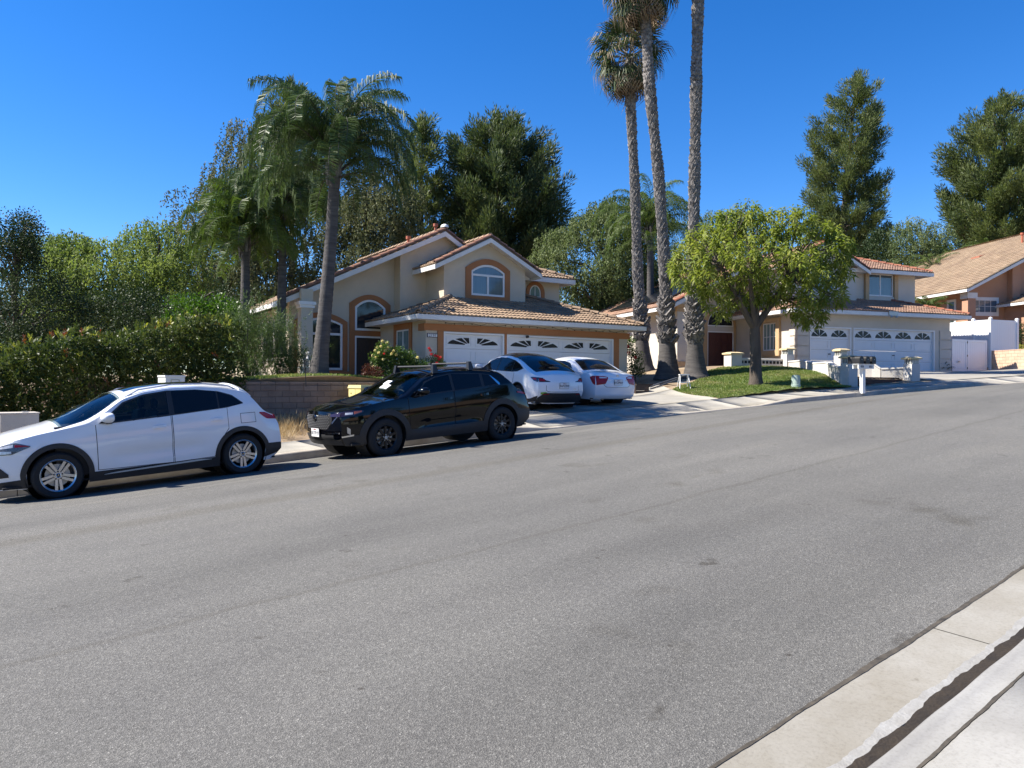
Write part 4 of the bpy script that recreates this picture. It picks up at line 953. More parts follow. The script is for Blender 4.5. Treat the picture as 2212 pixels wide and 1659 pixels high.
class Car:
    def __init__(s, name, label, spec, group=None):
        s.__dict__.update(spec); s.t = thing(name, label, 'car', group=group)
        s.zt, s.zc = plin(s.edge), plin(s.centre); s.L = s.xr - s.xf
    def plan(s, x):
        a = max(0, (s.xf + .75 - x) / .75); b = max(0, (x - (s.xr - .7)) / .7)
        return s.W * (1 - s.nose * a ** 2.2 - s.tail * b ** 2.4)
    def S(s, x, z):
        zb = s.belt(x)
        if z <= zb:
            lo = min(max((z - .2) / .35, 0), 1); f = .945 + .055 * math.sin(lo * math.pi / 2)
            if z > .62: f -= .045 * ((z - .62) / max(zb - .62, .1)) ** 2
            d = (z - (.50 + .03 * x)) / .10; f -= s.scoop * math.exp(-d * d) * min(max((x - .5) / .4, 0), 1) * min(max((s.wb - .45 - x) / .4, 0), 1)
        else: f = .955 - (z - zb) * s.tumble
        return s.plan(x) * f
    def belt(s, x): return min(s.b0 + s.b1 * x, s.zt(x) + .0)
    def shift(s, x, z):
        p = (x - s.xf) / s.L
        return float(np.interp(z, [q[0] for q in s.foff], [q[1] for q in s.foff])) * (1 - p) ** 14 - float(np.interp(z, [q[0] for q in s.roff], [q[1] for q in s.roff])) * p ** 14
    def zb(s, x):
        z = s.sill
        for h in (0, s.wb):
            if abs(x - h) < s.ra: z = max(z, s.hub + math.sqrt(s.ra ** 2 - (x - h) ** 2))
        return z
    def side(s, x, z, sg, off=0.): return (x + s.shift(x, z), sg * (s.S(x, z) + off), z)
    def rear(s, y, z, off=0.):
        t = max(-1, min(1, y / s.S(s.xr, min(z, s.zt(s.xr))))); return (s.xr + s.shift(s.xr, z) + s.rb * (1 - t * t) + off, y, z)
    def front(s, y, z, off=0.):
        t = max(-1, min(1, y / s.S(s.xf, min(z, s.zt(s.xf))))); return (s.xf + s.shift(s.xf, z) - s.fb * (1 - t * t) - off, y, z)
    def top(s, x, v, off=0.):
        zt, zc = s.zt(x), s.zc(x); p = (x - s.xf) / s.L
        z = zt + (zc - zt) * (1 - abs(v) ** 2.2)
        bx = s.rb * max(0, (p - .8) / .2) ** 3 * (1 - v * v) - s.fb * max(0, (.2 - p) / .2) ** 3 * (1 - v * v)
        return (x + s.shift(x, zt) + bx, v * s.S(x, zt), z + off)
    def body(s, paint, cut=None, wcut=None):
        mb = MB(); n0 = 170 if cut else 90
        xs = sorted(set(np.round(np.concatenate([np.linspace(s.xf, s.xr, n0)] + [h + s.ra * np.cos(np.linspace(0, math.pi, 25)) for h in (0, s.wb)]), 4)))
        xs = [x for i, x in enumerate(xs) if i == 0 or x - xs[i-1] > .006]; xs[-1] = s.xr
        nz = 40 if cut else 18
        for sg in (-1, 1):
            b = len(mb.v)
            for x in xs:
                z0, z1 = s.zb(x), s.zt(x)
                for j in range(nz + 1): mb.v.append(s.side(x, z0 + (z1 - z0) * j / nz, sg))
            for i in range(len(xs) - 1):
                for j in range(nz):
                    if cut:
                        xm = (xs[i] + xs[i+1]) / 2; zm = sum(s.zb(x_) + (s.zt(x_) - s.zb(x_)) * (j + .5) / nz for x_ in (xs[i], xs[i+1])) / 2
                        if inpoly((xm, zm), cut): continue
                    q = b + i * (nz + 1) + j; f = (q, q + nz + 1, q + nz + 2, q + 1); mb.f.append(f if sg < 0 else f[::-1]); mb.k.append(0)
        nv = 40 if cut else 20; b = len(mb.v)
        for x in xs:
            for j in range(nv + 1): mb.v.append(s.top(x, -1 + 2 * j / nv))
        for i in range(len(xs) - 1):
            for j in range(nv):
                if wcut and wcut[0] < (xs[i] + xs[i+1]) / 2 < wcut[1] and abs(-1 + 2 * (j + .5) / nv) < wcut[2]: continue
                q = b + i * (nv + 1) + j; mb.f.append((q, q + nv + 1, q + nv + 2, q + 1)); mb.k.append(0)
        for end, fn, X in ((1, s.rear, s.xr), (0, s.front, s.xf)):
            b = len(mb.v); zt, zc, z0 = s.zt(X), s.zc(X), s.sill + .02
            for j in range(nv + 1):
                t = -1 + 2 * j / nv; zz = zt + (zc - zt) * (1 - abs(t) ** 2.2)
                for k in range(nz + 1):
                    w = k / nz; zl = z0 + (zt - z0) * w; z = z0 + (zz - z0) * w; y = t * s.S(X, zl)
                    sh = s.shift(X, zl)
                    mb.v.append((X + sh + (s.rb if end else -s.fb) * (1 - t * t), y, z))
            for j in range(nv):
                for k in range(nz):
                    q = b + j * (nz + 1) + k; f = (q, q + nz + 1, q + nz + 2, q + 1); mb.f.append(f if end else f[::-1]); mb.k.append(0)
        import bmesh
        o = mb.build('body', paint, s.t)
        bm = bmesh.new(); bm.from_mesh(o.data); bmesh.ops.remove_doubles(bm, verts=bm.verts, dist=.004); bmesh.ops.recalc_face_normals(bm, faces=bm.faces)
        bm.to_mesh(o.data); bm.free(); o.data.polygons.foreach_set('use_smooth', [True] * len(o.data.polygons)); o.data.set_sharp_from_angle(angle=R(50))
        u = MB().box(s.xf + .12, s.xr - .12, -s.W * .88, s.W * .88, s.sill + .02, s.sill + .05)
        for h in (0, s.wb):
            for sg in (-1, 1): u.lathe([(0, sg * s.W * .50), (s.ra + .015, sg * s.W * .50), (s.ra + .015, sg * s.W * .93)], 28, 'y', (h, 0, s.hub))
        u.build('underbody', M['seam'], s.t)
        return o
    def patch(s, name, fn, nu, nv, m, parent=None, skirt=None, label=None):
        """Panel following the skin: fn(a,b,inset)."""
        mb = MB(); mb.grid(lambda a, b: fn(a, b, 0.), nu, nv); n = len(mb.v); w = nv + 1
        rim = [(i, 0) for i in range(nu + 1)] + [(nu, j) for j in range(1, nv + 1)] + [(i, nv) for i in range(nu - 1, -1, -1)] + [(0, j) for j in range(nv - 1, 0, -1)]
        for i, j in rim: mb.v.append(tuple(fn(i / nu, j / nv, 1.)))
        k = len(rim)
        for t in range(k): mb.f.append((rim[t-1][0]*w + rim[t-1][1], rim[t][0]*w + rim[t][1], n + t, n + (t - 1) % k)); mb.k.append(0)
        o = mb.build(name, m, parent or s.t, 40, fixn=True)
        if label: o['label'] = label
        return o
    def sstrip(s, name, low, up, m, off=.005, nu=16, nv=6, sides=(-1, 1), parent=None, label=None):
        x0, x1 = low[0][0], low[-1][0]; r = []
        for sg in sides:
            def fn(a, b, ins, sg=sg):
                x = x0 + (x1 - x0) * a; z0, z1 = interp(x, low), interp(x, up)
                return s.side(x, z0 + (z1 - z0) * b, sg, off - ins * (off + .012))
            r.append(s.patch(name, fn, nu, nv, m, parent, label=label))
        return r
    def estrip(s, name, low, up, m, off=.006, rear=True, nu=12, nv=4, mirror=False, parent=None, label=None):
        y0, y1 = low[0][0], low[-1][0]; F = s.rear if rear else s.front; r = []
        for sg in ((1, -1) if mirror else (1,)):
            def fn(a, b, ins, sg=sg):
                y = y0 + (y1 - y0) * a; z0, z1 = interp(y, low), interp(y, up)
                return F(sg * y, z0 + (z1 - z0) * b, off - ins * (off + .012))
            r.append(s.patch(name, fn, nu, nv, m, parent, label=label))
        return r
    def tstrip(s, name, x0, x1, v0, v1, m, off=.006, nu=18, nv=16, vm=None, parent=None):
        def fn(a, b, ins):
            x = x0 + (x1 - x0) * a; va, vb = (v0, v1) if vm is None else vm(a); return s.top(x, va + (vb - va) * b, off - ins * (off + .012))
        return s.patch(name, fn, nu, nv, m, parent)
    def door(s, low, up, paint):
        x0, x1 = low[0][0], low[-1][0]; g = .009
        gl = [(x0 - g, low[0][1] - g)] + [(x, z - g) for x, z in low[1:-1]] + [(x1 + g, low[-1][1] - g)]; gu = [(x0 - g, up[0][1])] + list(up[1:-1]) + [(x1 + g, up[-1][1])]
        s.sstrip('door_gap', gl, gu, M['seam'], .001, 24, 14); return s.sstrip('door', low, up, paint, .0065, 24, 14)
    def sring(s, name, outer, inner, m, off=.008):
        """Rubber or metal surround between two outlines on the side skin."""
        for sg in (-1, 1):
            mb = MB(); n = len(outer); V = [s.side(x, z, sg, off) for x, z in outer] + [s.side(x, z, sg, off) for x, z in inner] + [s.side(x, z, sg, -.02) for x, z in outer] + [s.side(x, z, sg, -.02) for x, z in inner]
            F = []
            for i in range(n):
                j = (i + 1) % n; F += [(i, j, n + j, n + i), (i, 2*n + i, 2*n + j, j), (n + i, n + j, 3*n + j, 3*n + i)]
            mb.add(V, F).build(name, m, s.t, 40, fixn=True)
    def cabin(s, dash_x, seat_x, rear_x):
        """Dark cabin: inner panels, dashboard, wheel, seats with headrests."""
        c = MB()
        for sg in (-1, 1): c.box(dash_x - .35, rear_x + .45, *sorted((sg * .74, sg * .79)), .30, s.belt(1.2) - .03)
        c.box(dash_x - .35, rear_x + .45, -.74, .74, .28, .33).box(rear_x + .42, rear_x + .46, -.74, .74, .33, s.belt(1.2))
        cb = c.build('cabin', M['cabin'], s.t)
        MB().hexa([(dash_x - .42, -.73, .70), (dash_x + .22, -.73, .70), (dash_x + .22, .73, .70), (dash_x - .42, .73, .70), (dash_x - .42, -.70, s.belt(0) - .02), (dash_x + .10, -.72, s.belt(0) + .0), (dash_x + .10, .72, s.belt(0) + .0), (dash_x - .42, .70, s.belt(0) - .02)]).build('dashboard', M['cabin'], s.t, fixn=True)
        A_ = np.linspace(0, 2 * math.pi, 21); w_ = MB().tube([(dash_x + .34 - .06 * math.sin(a), -.37 + .18 * math.cos(a), s.belt(0) + .0 + .17 * math.sin(a)) for a in A_], .015, 6); w_.tube([(dash_x + .1, -.37, s.belt(0) - .06), (dash_x + .34, -.37, s.belt(0))], .03, 6).build('steering_wheel', M['plastic'], s.t, 60)
        for x, ys in ((seat_x, (-.37, .37)), (rear_x, (-.40, .40))):
            for y in ys:
                q = MB()
                def back(a, b, x=x, y=y):
                    th = 2 * math.pi * a; cc, ss = math.cos(th), math.sin(th); h = b
                    wv = .25 * (1 - .25 * h ** 3); return (x + .14 * h + .075 * math.copysign(abs(cc) ** .6, cc), y + wv * math.copysign(abs(ss) ** .5, ss), .45 + .70 * h)
                q.grid(back, 16, 6); q.add([(x + .14, y, 1.17)], []); q.hexa([(x + .10, y - .16, 1.13), (x + .19, y - .16, 1.13), (x + .19, y + .16, 1.13), (x + .10, y + .16, 1.13), (x + .11, y - .14, 1.16), (x + .18, y - .14, 1.16), (x + .18, y + .14, 1.16), (x + .11, y + .14, 1.16)])
                st_ = q.build('seat', M['seat'], s.t, 60, fixn=True)
                def head(a, b, x=x, y=y):
                    th = 2 * math.pi * a; ph = math.pi * (b - .5); return (x + .17 + .055 * math.cos(ph) * math.cos(th), y + .125 * math.copysign(abs(math.cos(ph)) ** .6, 1) * math.sin(th), 1.27 + .09 * math.sin(ph))
                MB().grid(head, 12, 8).build('headrest', M['seat'], st_, 60, fixn=True)
        s.tstrip('headliner', dash_x + .75, rear_x + .4, -.9, .9, M['cabin'], -.03, 12, 8)
    def wheels(s, style, rm, r=.345, rr=.245, wd=.22):
        hub = s.hub
        for h in (0, s.wb):
            for sg in (-1, 1):
                yo = s.W * .985; yi = yo - wd
                prof = [(rr - .01, yi + .01), (r - .03, yi), (r - .008, yi + .03), (r, yi + .06), (r, yo - .06), (r - .008, yo - .03), (r - .035, yo - .004), (rr + .012, yo - .012), (rr - .012, yo - .02)]
                ty = MB().lathe([(a, sg * b) for a, b in prof], 40, 'y', (h, 0, hub), closed=True).build('wheel', M['rubber'], s.t, 50, fixn=True)
                d = MB(); f = yo - .02
                d.lathe([(rr + .006, sg * (f - .004)), (rr - .012, sg * (f + .004)), (rr - .03, sg * (f - .012)), (rr - .035, sg * (f - .10))], 40, 'y', (h, 0, hub))
                d.lathe([(.0, sg * (f - .012)), (.055, sg * (f - .012)), (.065, sg * (f - .03)), (.065, sg * (f - .08))], 20, 'y', (h, 0, hub))
                n = {'double': 5, 'ten': 10, 'five': 5, 'seven': 7}[style]
                for k in range(n):
                    a0 = 2 * math.pi * k / n + (math.pi / 2 if True else 0) * -1
                    for o_ in ((-.030, .030) if style == 'double' else (0,)):
                        w0, w1 = {'double': (.017, .020), 'ten': (.016, .024), 'five': (.035, .055), 'seven': (.022, .035)}[style]
                        pts = []
                        for rad, w, dep in ((.045, w0, .020), (rr - .02, w1, .010)):
                            for sw in (-1, 1):
                                for dp in (dep, dep + .03):
                                    lx = rad; lz = o_ * (1.15 if rad > .1 else .75) + sw * w
                                    pts.append((h + lx * math.cos(a0) - lz * math.sin(a0), sg * (f - dp), hub + lx * math.sin(a0) + lz * math.cos(a0)))
                        d.add(pts, [(0, 2, 6, 4), (1, 5, 7, 3), (0, 4, 5, 1), (2, 3, 7, 6), (4, 6, 7, 5)])
                rim = d.build('rim', rm, ty, 40, fixn=True)
                MB().lathe([(0, sg * (f - .07)), (.165, sg * (f - .07)), (.165, sg * (f - .09))], 24, 'y', (h, 0, hub)).build('brake_disc', M['galv'], ty, 40)
                nut = MB()
                for k in range(5):
                    a0 = 2 * math.pi * (k + .5) / 5 - math.pi / 2; nut.lathe([(.011, sg * (f - .030)), (.011, sg * (f - .008)), (0, sg * (f - .008))], 6, 'y', (h + .056 * math.cos(a0), 0, hub + .056 * math.sin(a0)))
                nut.lathe([(.034, sg * (f - .02)), (.034, sg * (f - .006)), (0, sg * (f - .004))], 16, 'y', (h, 0, hub)).build('hub_cap', M['seam'] if style != 'ten' else M['galv'], ty, 40)
                if style == 'double':
                    e = MB().lathe([(.030, sg * (f - .005)), (.034, sg * (f - .001)), (.030, sg * (f + .001)), (.026, sg * (f - .001))], 16, 'y', (h, 0, hub))
                    for k in range(3):
                        a0 = math.pi / 2 + 2 * math.pi * k / 3; e.add([(h + .03*math.cos(a0), sg*(f+.002), hub + .03*math.sin(a0)), (h + .007*math.cos(a0+1.05), sg*(f+.003), hub + .007*math.sin(a0+1.05)), (h + .007*math.cos(a0-1.05), sg*(f+.003), hub + .007*math.sin(a0-1.05))], [(0, 1, 2), (2, 1, 0)])
                    e.build('wheel_emblem', M['chrome'], ty, 40)
    def arches(s, wdt, m, off=.012):
        for h in (0, s.wb):
            for sg in (-1, 1):
                def fn(a, b, ins, h=h, sg=sg):
                    q = math.pi * (-.04 + 1.08 * (1 - a)); rad = s.ra - .004 + b * wdt
                    x = h + rad * math.cos(q); z = max(s.hub + rad * math.sin(q), s.sill)
                    return s.side(x, min(z, s.zt(x)), sg, off - ins * (off + .012))
                s.patch('wheel_arch_trim', fn, 40, 3, m)
    def mirror(s, x, z, paint, sides=(-1, 1)):
        for sg in sides:
            y = s.S(x, z)
            o = MB()
            def fn(a, b):
                th = 2 * math.pi * a; ph = math.pi * (b - .5); c = math.cos(ph)
                cc = abs(c) ** .6; return (x - .04 + .12 * cc * math.cos(th) * (1 if math.cos(th) < 0 else .45) + .03 * b, sg * (y + .15 + .13 * math.sin(ph)), z + .035 + .078 * cc * math.copysign(abs(math.sin(th)) ** .75, math.sin(th)) + .012 * b)
            o.grid(fn, 18, 12).build('wing_mirror', paint, s.t, 60, fixn=True)
            MB().hexa([(x - .05, sg * (y - .02), z - .07), (x + .04, sg * (y - .02), z - .07), (x + .03, sg * (y + .1), z - .045), (x - .06, sg * (y + .1), z - .045), (x - .05, sg * (y - .02), z - .03), (x + .04, sg * (y - .02), z - .03), (x + .03, sg * (y + .1), z - .01), (x - .06, sg * (y + .1), z - .01)]).build('mirror_stalk', M['plastic'], s.t, fixn=True)
    def handle(s, x, z, m, L=.21):
        for sg in (-1, 1):
            def fn(a, b, ins):
                xx = x - L/2 + L * a; zz = z + (b - .5) * .045 + .012 * (a - .5); y = s.S(xx, zz) + (.005 + .026 * math.sin(math.pi * min(max(a, .02), .98)) ** .5) * (1 - ins)
                return (xx + s.shift(xx, zz), sg * y, zz)
            s.patch('door_handle', fn, 10, 2, m)
    def plate(s, z, txt, rear=True, w=.305, h=.155, frame=None, y=0, header='California'):
        F = s.rear if rear else s.front; c = F(y, z, .02); sx = 1 if rear else -1
        f = MB().box(*sorted((c[0] - sx * .012, c[0] + sx * .002)), y - w/2 - .012, y + w/2 + .012, z - h/2 - .012, z + h/2 + .012).build('plate_frame', frame or M['galv'], s.t)
        MB().box(*sorted((c[0] + sx * .003, c[0] + sx * .008)), y - w/2, y + w/2, z - h/2, z + h/2).build('licence_plate', M['plate'], f)
        rot = (R(90), 0, R(90) * sx)
        if not txt: return
        text_mesh(txt, h * .62, M['ink'], f, 'plate_letters', (c[0] + sx * .009, y, z - .012), rot, .002, sx=.92)
        text_mesh(header, h * .2, M['redlens'], f, 'plate_letters', (c[0] + sx * .009, y, z + h * .36), rot, .002)
    def place(s, X, Y, rz, pitch, z):
        s.t.rotation_mode = 'QUATERNION'
        q = Matrix.Rotation(rz, 4, 'Z') @ Matrix.Rotation(-pitch, 4, 'Y'); s.t.rotation_quaternion = q.to_quaternion(); s.t.location = (X, Y, z)
ALPHA = math.atan(GR)

# ---- white crossover parked at the left, nose downhill
w = Car('parked_car', 'white crossover with silver twin spoke wheels parked at the kerb, far left', dict(
    W=.915, wb=2.73, xf=-.80, xr=3.43, hub=.34, ra=.405, sill=.19, nose=.30, tail=.10, scoop=.035, tumble=.40, b0=1.005, b1=.055, fb=.14, rb=.12,
    foff=[(.2,.10),(.4,.0),(.75,.0),(.95,.10)], roff=[(.2,.16),(.36,.0),(.55,.0),(.8,.03),(.95,.10)],
    edge=[(-.80,.80),(-.55,.89),(-.25,.955),(.25,1.03),(.42,1.06),(.58,1.14),(.94,1.385),(1.25,1.475),(1.65,1.515),(2.1,1.51),(2.45,1.47),(2.80,1.40),(2.92,1.33),(3.05,1.17),(3.16,1.05),(3.30,.985),(3.43,.94)],
    centre=[(-.80,.84),(-.5,.97),(-.2,1.04),(.02,1.085),(.1,1.11),(.55,1.33),(.95,1.495),(1.25,1.56),(1.65,1.595),(2.1,1.59),(2.5,1.56),(2.86,1.50),(2.96,1.44),(3.12,1.2),(3.2,1.10),(3.32,1.02),(3.43,.97)]))
wf_o = [(.575,1.046),(.80,1.042),(1.615,1.084),(1.615,1.481),(1.25,1.441),(.94,1.343)]; wf_i = [(.635,1.068),(.82,1.066),(1.585,1.106),(1.585,1.455),(1.255,1.417),(.945,1.317)]
w.body(M['carwhite'], [(.60,1.056),(.81,1.053),(1.60,1.094),(1.60,1.469),(1.25,1.43),(.94,1.331)], (.09,.91,.84)); w.cabin(.35, 1.33, 2.15)
w.tstrip('windscreen', .06, .93, -.93, .93, M['clearglass'], .007, vm=lambda a: (-.90 + .02 * a, .90 - .02 * a))
w.tstrip('rear_window', 2.98, 3.17, -.80, .80, M['carglass'], .006)
w.tstrip('roof_spoiler', 2.78, 2.97, -.93, .93, M['carwhite'], .022)
w.tstrip('sunroof', 1.05, 2.3, -.55, .55, M['carglass'], .004)
w.sring('window_surround', wf_o, wf_i, M['plastic'])
w.sstrip('window_surround', [(1.6,1.082),(2.5,1.14),(2.79,1.19)], [(1.6,1.479),(2.05,1.468),(2.4,1.42),(2.62,1.345),(2.79,1.205)], M['plastic'], .002, 30, 8)
w.sstrip('side_window', [(.615,1.060),(.80,1.058),(1.60,1.098)], [(.615,1.066),(.94,1.325),(1.25,1.425),(1.60,1.463)], M['clearglass'], .004, 20, 8)
w.sstrip('side_window', [(1.67,1.105),(2.36,1.143)], [(1.67,1.467),(2.05,1.455),(2.36,1.415)], M['carglass'], .006)
w.sstrip('side_window', [(2.39,1.147),(2.6,1.165),(2.76,1.19)], [(2.39,1.405),(2.62,1.325),(2.76,1.20)], M['carglass'], .006)
w.door([(.53,.36),(1.60,.345)], [(.53,1.03),(.8,1.035),(1.60,1.078)], M['carwhite'])
w.door([(1.63,.345),(2.26,.36),(2.36,.62),(2.50,.80)], [(1.63,1.08),(2.50,1.135)], M['carwhite'])
w.arches(.072, M['plastic'])
w.sstrip('sill_trim', [(.40,.19),(2.335,.19)], [(.40,.335),(2.335,.345)], M['plastic'], .013)
w.sstrip('chrome_strip', [(.60,.275),(2.20,.320)], [(.60,.279),(.75,.297),(2.0,.343),(2.20,.323)], M['silver'], .026, 20, 2)
w.sstrip('bumper_trim', [(2.73 + .40,.24),(3.43,.30)], [(2.73 + .40,.48),(3.43,.47)], M['plastic'], .010)
w.estrip('bumper_trim', [(-.78,.26),(.78,.26)], [(-.78,.46),(.78,.46)], M['plastic'], .010)
w.sstrip('bumper_trim', [(-.80,.20),(-.395,.20)], [(-.80,.30),(-.395,.34)], M['plastic'], .010)
w.estrip('bumper_trim', [(-.6,.22),(.6,.22)], [(-.6,.32),(.6,.32)], M['plastic'], .010, rear=False)
w.estrip('grille', [(-.42,.50),(.42,.50)], [(-.42,.80),(.42,.80)], M['plastic'], .008, rear=False)
w.sstrip('headlight', [(-.80,.69),(-.55,.70),(-.33,.795)], [(-.80,.80),(-.52,.865),(-.33,.81)], M['lampgrey'], .008)
w.sstrip('lamp_segment', [(-.78,.775),(-.54,.80)], [(-.78,.795),(-.54,.845)], M['clearlens'], .011, 8, 3)
w.sstrip('lamp_segment', [(-.72,.71),(-.55,.715)], [(-.72,.755),(-.52,.745)], M['clearlens'], .011, 8, 3)
w.sstrip('reflector', [(-.52,.80),(-.35,.803)], [(-.52,.838),(-.35,.812)], M['redlens'], .011, 6, 2)
w.sstrip('fog_surround', [(-.80,.36),(-.60,.38)], [(-.80,.56),(-.72,.55),(-.60,.42)], M['plastic'], .008)
w.sstrip('tail_lamp', [(3.08,1.0),(3.22,.90),(3.43,.88)], [(3.08,1.025),(3.2,1.015),(3.43,.93)], M['redlens'], .010)
w.estrip('tail_lamp', [(.40,.88),(.80,.88)], [(.40,.95),(.80,.95)], M['redlens'], .010, mirror=True)
w.sstrip('fuel_flap_gap', [(2.72,.86),(2.99,.86)], [(2.72,1.03),(2.99,1.03)], M['seam'], .0015, 8, 4, (-1,)); w.sstrip('fuel_flap', [(2.728,.868),(2.982,.868)], [(2.728,1.022),(2.982,1.022)], M['carwhite'], .003, 8, 4, (-1,))
w.handle(1.42, .925, M['carwhite']); w.handle(2.32, .965, M['carwhite'])
w.mirror(.72, 1.09, M['carwhite'])
for sg in (-1, 1):
    MB().tube([(x, sg * (w.S(x, w.zt(x)) - .06), w.zt(x) + .055 - .05 * (x in (.95, 2.75))) for x in (.95, 1.2, 1.7, 2.2, 2.6, 2.75)], .013, 6).build('roof_rail', M['alloy'], w.t, 60)
w.wheels('double', M['alloy'], .345, .245)
w.plate(.72, '', y=0)
w.place(2.26, 13.70, 0, ALPHA, zroad(2.26, 12.9) - .005)

# ---- black crossover with roof bars
k = Car('parked_car', 'black crossover with roof bars and black alloy wheels parked at the kerb, nose downhill', dict(
    W=.955, wb=2.815, xf=-.80, xr=3.66, hub=.355, ra=.425, sill=.25, nose=.26, tail=.12, scoop=.05, tumble=.40, b0=1.03, b1=.055, fb=.15, rb=.12,
    foff=[(.25,.08),(.42,.0),(.8,.0),(.98,.06)], roff=[(.25,.20),(.42,.02),(.6,.0),(.9,.06),(1.05,.14)],
    edge=[(-.80,.865),(-.5,.955),(-.1,1.02),(.35,1.06),(.52,1.10),(.95,1.385),(1.25,1.47),(1.7,1.51),(2.2,1.50),(2.6,1.46),(2.9,1.40),(3.1,1.25),(3.27,1.10),(3.42,1.03),(3.66,.97)],
    centre=[(-.80,.895),(-.5,1.0),(-.1,1.065),(.15,1.11),(.6,1.36),(1.0,1.53),(1.3,1.585),(1.8,1.605),(2.3,1.59),(2.7,1.55),(2.98,1.49),(3.15,1.31),(3.3,1.15),(3.45,1.08),(3.66,1.0)]))
kf_o = [(.655,1.072),(.75,1.074),(1.60,1.122),(1.60,1.476),(1.25,1.436),(.97,1.344)]; kf_i = [(.715,1.098),(.78,1.10),(1.57,1.144),(1.57,1.45),(1.255,1.412),(.975,1.318)]
k.body(M['carblack'], [(.68,1.084),(.765,1.087),(1.585,1.132),(1.585,1.464),(1.25,1.425),(.97,1.332)], (.20,.95,.84)); k.cabin(.42, 1.36, 2.2)
k.tstrip('windscreen', .17, .97, -.93, .93, M['clearglass'], .007, vm=lambda a: (-.90 + .02 * a, .90 - .02 * a))
k.tstrip('rear_window', 3.04, 3.27, -.8, .8, M['carglass'])
k.tstrip('roof_spoiler', 2.8, 3.03, -.93, .93, M['carblack'], .02)
k.sring('window_surround', kf_o, kf_i, M['plastic'])
k.sstrip('window_surround', [(1.585,1.12),(2.80,1.185)], [(1.585,1.476),(2.0,1.47),(2.4,1.437),(2.62,1.405),(2.80,1.205)], M['plastic'], .002, 30, 8)
k.sstrip('side_window', [(.69,1.09),(1.59,1.138)], [(.69,1.10),(.97,1.325),(1.25,1.42),(1.59,1.458)], M['tintglass'], .004, 20, 8)
k.sstrip('side_window', [(1.64,1.14),(2.32,1.175)], [(1.64,1.462),(2.32,1.43)], M['carglass'], .006)
k.sstrip('side_window', [(2.40,1.18),(2.78,1.20)], [(2.40,1.42),(2.6,1.395),(2.78,1.215)], M['carglass'], .006)
k.sstrip('chrome_strip', [(2.585,1.395),(2.76,1.185),(2.80,1.185)], [(2.585,1.40),(2.72,1.30),(2.80,1.225)], M['chrome'], .012, 10, 2)
k.door([(.52,.46),(1.58,.46)], [(.52,1.06),(.7,1.07),(1.58,1.12)], M['carblack'])
k.door([(1.61,.46),(2.28,.47),(2.42,.72),(2.5,.85)], [(1.61,1.122),(2.5,1.17)], M['carblack'])
k.arches(.115, M['plastic'], .016)
k.sstrip('sill_trim', [(.42,.25),(2.40,.25)], [(.42,.455),(2.40,.465)], M['plastic'], .017)
k.sstrip('bumper_trim', [(2.815 + .42,.26),(3.66,.32)], [(2.815 + .42,.66),(3.66,.60)], M['plastic'], .012)
k.estrip('bumper_trim', [(-.8,.28),(.8,.28)], [(-.8,.58),(.8,.58)], M['plastic'], .012)
k.sstrip('bumper_trim', [(-.80,.26),(-.42,.27)], [(-.80,.44),(-.42,.46)], M['plastic'], .010)
k.estrip('bumper_trim', [(-.66,.27),(.66,.27)], [(-.66,.36),(.66,.36)], M['plastic'], .012, rear=False)
k.estrip('lower_grille', [(-.52,.37),(.52,.37)], [(-.52,.47),(.52,.47)], M['seam'], .006, rear=False)
k.estrip('chrome_strip', [(.30,.475),(.66,.485)], [(.30,.492),(.66,.51)], M['chrome'], .016, rear=False, mirror=True)
gr_ = k.estrip('grille', [(-.50,.70),(-.38,.56),(.38,.56),(.50,.70)], [(-.50,.80),(-.46,.86),(.46,.86),(.50,.80)], M['seam'], .008, rear=False, nu=20)[0]
da = MB()
for r_ in range(9):
    for c_ in range(15):
        y = -.42 + .06 * c_ + (.03 if r_ % 2 else 0); z = .585 + .03 * r_
        if abs(y) > .36 + .1 * min(1, (z - .56) / .14) or abs(y) < .06 and z > .68: continue
        q = k.front(y, z, .012); da.box(q[0] - .004, q[0] + .006, y - .014, y + .014, z - .0035, z + .0035)
da.build('grille_fins', M['finsgrey'], gr_, kind='stuff')
em = MB(); q = k.front(0, .78, .02); X0 = q[0]
em.ring([(.062 * math.cos(a), .78 + .05 * math.sin(a)) for a in np.linspace(0, 2*math.pi, 20)[:-1]], [(.052 * math.cos(a), .78 + .04 * math.sin(a)) for a in np.linspace(0, 2*math.pi, 20)[:-1]], X0 - .012, X0 + .006, 'x')
em.prism([(-.055, .795), (-.02, .80), (0, .77), (.02, .80), (.055, .795), (.02, .785), (0, .752), (-.02, .785)], X0 - .012, X0 + .004, 'x'); em.build('emblem', M['chrome'], k.t)
k.estrip('wing_trim', [(.50,.66),(.62,.78)], [(.50,.70),(.62,.80)], M['chrome'], .010, rear=False, mirror=True, nu=4, nv=2)
k.estrip('headlight', [(.46,.80),(.68,.80)], [(.46,.845),(.68,.875)], M['darklens'], .010, rear=False, mirror=True)
k.sstrip('headlight', [(-.80,.80),(-.6,.81),(-.44,.87)], [(-.80,.878),(-.6,.905),(-.44,.90)], M['darklens'], .010)
k.sstrip('lamp_bezel', [(-.74,.83),(-.62,.835)], [(-.74,.868),(-.62,.87)], M['clearlens'], .013, 6, 3)
k.sstrip('reflector', [(-.60,.835),(-.47,.872)], [(-.60,.885),(-.47,.893)], M['amber'], .013, 6, 2)
k.sstrip('fog_vent', [(-.72,.50),(-.67,.46)], [(-.72,.61),(-.67,.57)], M['alloy'], .012, 6, 3)
k.sstrip('chrome_strip', [(-.80,.415),(-.62,.44)], [(-.80,.44),(-.62,.47)], M['chrome'], .016, 6, 2)
k.sstrip('tail_lamp', [(3.30,.98),(3.66,.93)], [(3.30,1.02),(3.66,.97)], M['redlens'], .010)
